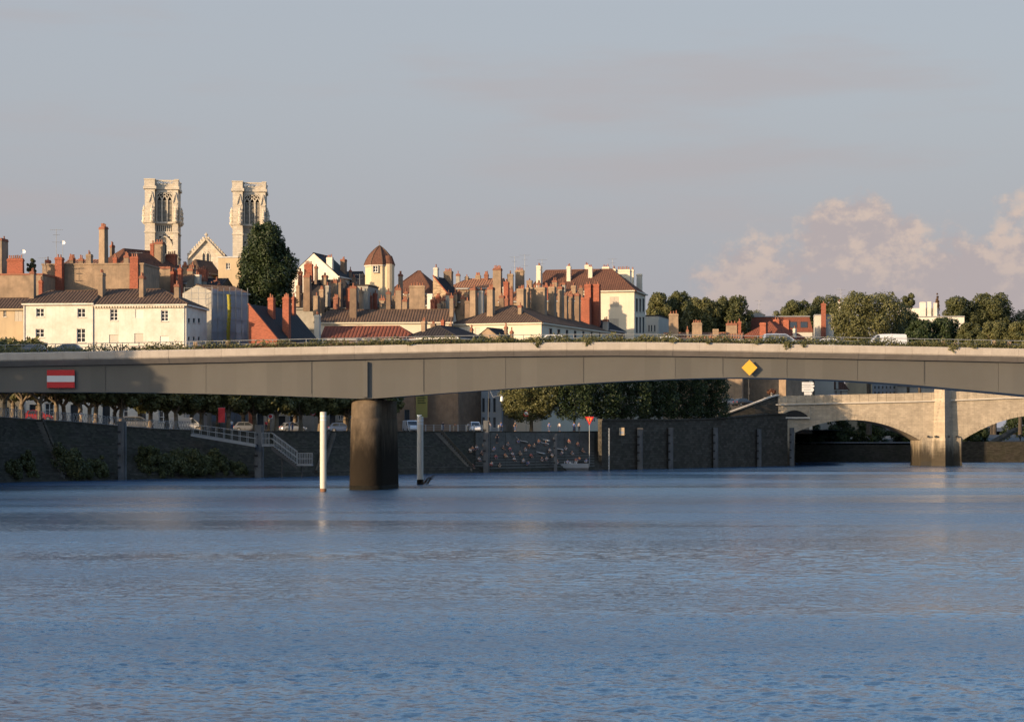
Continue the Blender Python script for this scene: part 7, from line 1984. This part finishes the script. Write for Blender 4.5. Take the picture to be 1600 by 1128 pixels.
# ================================================================== PEOPLE
def skin_body(pose):
    if pose == 'stand':
        J = dict(pel=(0, 0, .95), ch=(0, 0, 1.28), nk=(0, 0, 1.47), hd=(0, -.02, 1.60), tp=(0, -.02, 1.70), sl=(-.18, 0, 1.40), sr=(.18, 0, 1.40), el=(-.24, .02, 1.14), er=(.24, .02, 1.14), hl=(-.25, -.1, .92), hr=(.25, -.1, .92),
                 pl=(-.09, 0, .9), pr=(.09, 0, .9), kl=(-.11, -.02, .5), kr=(.11, .03, .5), al=(-.12, .03, .09), ar=(.12, .05, .09), fl=(-.13, -.12, .04), fr=(.13, -.1, .04))
    elif pose == 'lean':
        J = dict(pel=(0, .12, .92), ch=(0, -.08, 1.2), nk=(0, -.2, 1.34), hd=(0, -.28, 1.46), tp=(0, -.3, 1.56), sl=(-.18, -.16, 1.28), sr=(.18, -.16, 1.28), el=(-.24, -.3, 1.06), er=(.24, -.3, 1.06), hl=(-.12, -.48, 1.08), hr=(.12, -.48, 1.08),
                 pl=(-.09, .12, .88), pr=(.09, .12, .88), kl=(-.11, .08, .48), kr=(.11, .12, .48), al=(-.12, .12, .09), ar=(.12, .16, .09), fl=(-.13, -.03, .04), fr=(.13, .0, .04))
    else:
        J = dict(pel=(0, .1, .14), ch=(0, .12, .48), nk=(0, .08, .66), hd=(0, .04, .79), tp=(0, .04, .89), sl=(-.18, .1, .59), sr=(.18, .1, .59), el=(-.26, .02, .36), er=(.26, .02, .36), hl=(-.15, -.28, .40), hr=(.15, -.28, .40),
                 pl=(-.1, .05, .13), pr=(.1, .05, .13), kl=(-.13, -.34, .42), kr=(.13, -.36, .40), al=(-.13, -.5, .05), ar=(.13, -.54, .05), fl=(-.13, -.66, .03), fr=(.14, -.7, .03))
    Rr = dict(pel=.15, ch=.165, nk=.06, hd=.105, tp=.085, sl=.075, sr=.075, el=.05, er=.05, hl=.042, hr=.042, pl=.1, pr=.1, kl=.07, kr=.07, al=.048, ar=.048, fl=.045, fr=.045)
    E = [('pel', 'ch'), ('ch', 'nk'), ('nk', 'hd'), ('hd', 'tp'), ('ch', 'sl'), ('ch', 'sr'), ('sl', 'el'), ('sr', 'er'), ('el', 'hl'), ('er', 'hr'), ('pel', 'pl'), ('pel', 'pr'), ('pl', 'kl'), ('pr', 'kr'), ('kl', 'al'), ('kr', 'ar'), ('al', 'fl'), ('ar', 'fr')]
    names = list(J); ix = {n: i for i, n in enumerate(names)}
    me = bpy.data.meshes.new('b'); me.from_pydata([J[n] for n in names], [(ix[a], ix[b]) for a, b in E], [])
    o = bpy.data.objects.new('b', me); COL.objects.link(o)
    o.modifiers.new('s', 'SKIN'); sv = me.skin_vertices[0].data
    for n in names: sv[ix[n]].radius = (Rr[n], Rr[n] * (0.72 if n in ('pel', 'ch') else 1)); sv[ix[n]].use_root = (n == 'pel')
    sm = o.modifiers.new('d', 'SUBSURF'); sm.levels = 1; sm.render_levels = 1
    dg = bpy.context.evaluated_depsgraph_get(); out = bpy.data.meshes.new_from_object(o.evaluated_get(dg))
    bpy.data.objects.remove(o)
    out.materials.clear()
    for _ in range(4): out.materials.append(M['skin'])
    for p in out.polygons:
        c = p.center; p.use_smooth = True
        hd = Vector(J['hd']); nk = Vector(J['nk'])
        if c.z > nk.z - 0.01 and (c - hd).length < 0.25: mi = 3 if (c.z > hd.z + 0.03 or c.y > hd.y + 0.04) else 0
        else:
            best = min(J, key=lambda n: (Vector(J[n]) - c).length)
            mi = 0 if best in ('hl', 'hr', 'el', 'er', 'nk', 'al', 'ar') else 1 if best in ('ch', 'sl', 'sr') else 2 if best in ('pel', 'pl', 'pr', 'kl', 'kr') else 3
            if best == 'pel' and c.z > J['pel'][2] + 0.06: mi = 1
        p.material_index = mi
    return out
BODY = {p: skin_body(p) for p in ('stand', 'lean', 'sit')}
def person(label, loc, pose, shirt, legs, yaw=0.0, s_=1.0):
    o = inst('person', BODY[pose], None, loc, yaw, (s_, s_, s_))
    for i, mt in enumerate(('skin', shirt, legs, 'hair')): o.material_slots[i].link = 'OBJECT'; o.material_slots[i].material = M[mt]
    return tag(o, label, 'person')
PE = [(738, 703, 'sit', 'shirt_orange', 'denim', 0.6, 'person in orange sitting on the bank left of the pile'), (744, 704, 'sit', 'shirt_white', 'denim', 0.3, 'person in white sitting beside the one in orange on the bank'),
      (734, 706, 'sit', 'shirt_white', 'shorts_beige', 0.2, 'person in white and beige sitting left of the orange shirt on the bank'), (738, 731, 'sit', 'shirt_red', 'shirt_black', 0.4, 'person in dark red sitting low on the bank near the water'),
      (767, 729, 'sit', 'shirt_white', 'shirt_red', -0.3, 'person in white sitting just right of the pile near the swans'), (780, 731, 'sit', 'shirt_black', 'shorts_beige', 0.0, 'person in black sitting near the swans'),
      (796, 706, 'sit', 'shirt_red', 'denim', 0.1, 'person in red sitting alone on the middle of the bank'), (820, 706, 'sit', 'shirt_black', 'shirt_white', 0.2, 'person in black with pale trousers sitting on the middle of the bank'),
      (826, 701, 'sit', 'shirt_orange', 'shirt_black', -0.2, 'person in rust shirt behind the one with pale trousers'), (846, 722, 'sit', 'shirt_black', 'shirt_grey', 0.0, 'person in black sitting above the pontoon, left one'), (853, 721, 'sit', 'shirt_grey', 'denim', -0.2, 'person in grey sitting above the pontoon, right one'),
      (899, 723, 'sit', 'shirt_red', 'shorts_beige', 0.1, 'person in red sitting above the white letters'), (904, 721, 'sit', 'shirt_orange', 'denim', -0.4, 'person in orange sitting right of the red shirt above the white letters'), (915, 724, 'sit', 'shirt_blue', 'shirt_white', -0.3, 'person in blue sitting at the right end of the pontoon'),
      (776, 694, 'stand', 'shirt_black', 'shirt_black', 0.0, 'person in black standing on the bank right of the pile'), (883, 704, 'sit', 'shirt_black', 'shirt_white', 0.0, 'person in black sitting beside the right lounger'), (866, 690, 'sit', 'shirt_grey', 'denim', 0.0, 'person in grey sitting high on the bank by the loungers'), (809, 693, 'sit', 'shirt_black', 'shirt_blue', 0.0, 'person in black sitting high on the bank left of the loungers')]
more = [(812, 712), (817, 724), (829, 716), (834, 700), (841, 694), (858, 708), (862, 716), (870, 726), (877, 712), (888, 694), (893, 712), (886, 726), (789, 716), (793, 698), (803, 722), (852, 697), (910, 708), (902, 698), (752, 712), (756, 698), (771, 706), (774, 718), (786, 704), (800, 714), (824, 728), (748, 722)]
cols_ = ['shirt_white', 'shirt_black', 'shirt_grey', 'shirt_blue', 'shirt_red', 'shirt_black', 'shirt_orange', 'shirt_black', 'shirt_white']
names_ = {'shirt_white': 'white', 'shirt_black': 'black', 'shirt_grey': 'grey', 'shirt_blue': 'blue', 'shirt_red': 'red', 'shirt_orange': 'orange'}
rows_ = ['top', 'middle', 'lowest']
seen_ = {}
for i, (px, py) in enumerate(sorted(more)):
    c_ = cols_[i % 9]; rw = rows_[0 if py < 702 else 1 if py < 717 else 2]
    kx = (c_, rw); seen_[kx] = seen_.get(kx, 0) + 1
    lab = f'person in {names_[c_]} sitting on the {rw} steps of the terrace' + ('' if seen_[kx] == 1 else f', {["second", "third", "fourth", "fifth"][seen_[kx] - 2]} one from the left')
    PE.append((px, py, 'sit', c_, ['denim', 'shirt_black', 'shorts_beige', 'shirt_grey'][i % 4], random.uniform(-.6, .6), lab))
for px, py, po, a, b, yw, lab in PE:
    s0 = slope_point(px, py + 2); person(lab, tuple(s0 + Vector((0.1, -0.2, 0.28 if px > 742 else 0.05))), po, a, b, yw)
PQ = [(710, 'lean', 'shirt_orange', 'shorts_beige', 1.0, 'person in orange leaning on the sunlit quay rail'), (731, 'lean', 'shirt_white', 'shorts_beige', 0.9, 'person in white leaning on the quay rail beside the white people carrier'), (765, 'stand', 'shirt_grey', 'denim', 0.0, 'person in grey standing behind the pile'), (783, 'stand', 'shirt_blue', 'shirt_black', 0.4, 'person in blue standing at the right end of the sunlit rail'),
      (805, 'stand', 'shirt_black', 'denim', 0.1, 'person in black standing left of the sunlit tree trunk'), (858, 'stand', 'shirt_blue', 'denim', 0.2, 'person in blue standing between the lit trunks by the slope top'), (874, 'stand', 'shirt_white', 'denim', -0.4, 'person in white standing in sunlight at the slope top'), (897, 'stand', 'shirt_blue', 'denim', 0.0, 'person in blue standing left of the triangle sign'), (905, 'stand', 'shirt_grey', 'shirt_black', 0.3, 'person in grey standing close to the triangle sign'),
      (457, 'stand', 'shirt_black', 'denim', 0.8, 'person in black walking on the quay right of the lit trunks'), (452, 'stand', 'shirt_grey', 'shirt_grey', 0.8, 'person in grey walking beside the one in black on the quay'), (362, 'stand', 'shirt_white', 'denim', 0.5, 'person in white standing beside the red banner'), (416, 'stand', 'shirt_red', 'shirt_black', 0.2, 'person in red standing under the shop sign'), (126, 'stand', 'shirt_white', 'shorts_beige', -0.5, 'person in white behind the lattice railing at left'), (692, 'stand', 'shirt_black', 'denim', 0.0, 'person in black standing at the left end of the sunlit rail')]
for px, po, a, b, yw, lab in PQ:
    D_ = bank(px) + RUN + 1.4; person(lab, (X(px, D_), D_, btop(px) + 0.02), po, a, b, yw)

# ================================================================== ROOF AERIALS
def aerial(px, D_, yt, yb, kind, label):
    o = thing('roof_aerial', label, 'aerial', (X(px, D_), D_, Z(yb, D_) - 0.6)); h_ = Z(yt, D_) - o.location.z
    mb = MB(); mb.cyl((0, 0, 0), (0, 0, h_), 0.045, 0.035, 6); mb.build('mast', 'galvanised', parent=o)
    mb = MB()
    if kind == 'dish':
        mb.lathe([(0.05, 0), (0.3, 0.06), (0.45, 0.16)], c=(0, 0, 0), n=14, closed=False); q = mb.build('dish', 'white_paint', parent=o, loc=(0, -0.1, h_)); q.rotation_euler = (R(60), 0, R(20))
    else:
        for i in range(3): z = h_ - 0.15 - i * (0.9 if i < 2 else 1.1); L = (1.1, 0.55, 0.7)[i]; mb.beam((-L, 0, z), (L, 0, z), 0.045); [mb.beam((-L + j * L / 3, -0.3, z), (-L + j * L / 3, 0.3, z), 0.03) for j in range(7)]
        mb.build('antenna', 'galvanised', parent=o)
for a in ((88, 402, 358, 403, 'yagi', 'tall thin aerial over the left red brick chimney'), (98, 404, 380, 403, 'dish', 'small dish aerial right of the left red brick chimney'), (36, 400, 394, 408, 'dish', 'small dish beside the terrace shrub'), (804, 480, 401, 424, 'yagi', 'roof aerial over the chimney cluster, left of the pair'), (820, 478, 398, 424, 'yagi', 'roof aerial over the chimney cluster, right of the pair'),
          (847, 508, 405, 419, 'yagi', 'small aerial on the left chimney of the big cream house'), (957, 516, 404, 420, 'yagi', 'small aerial among the right chimneys of the big cream house'), (1186, 535, 469, 496, 'yagi', 'slim aerial on the mansard roof'), (213, 408, 394, 404, 'yagi', 'small aerial beside the right red brick chimney'), (562, 465, 428, 448, 'yagi', 'small aerial left of the domed round tower'), (1314, 560, 452, 475, 'yagi', 'slim aerial above the big round tree'), (70, 398, 402, 416, 'yagi', 'short aerial left of the left red brick chimney')):
    aerial(*a)
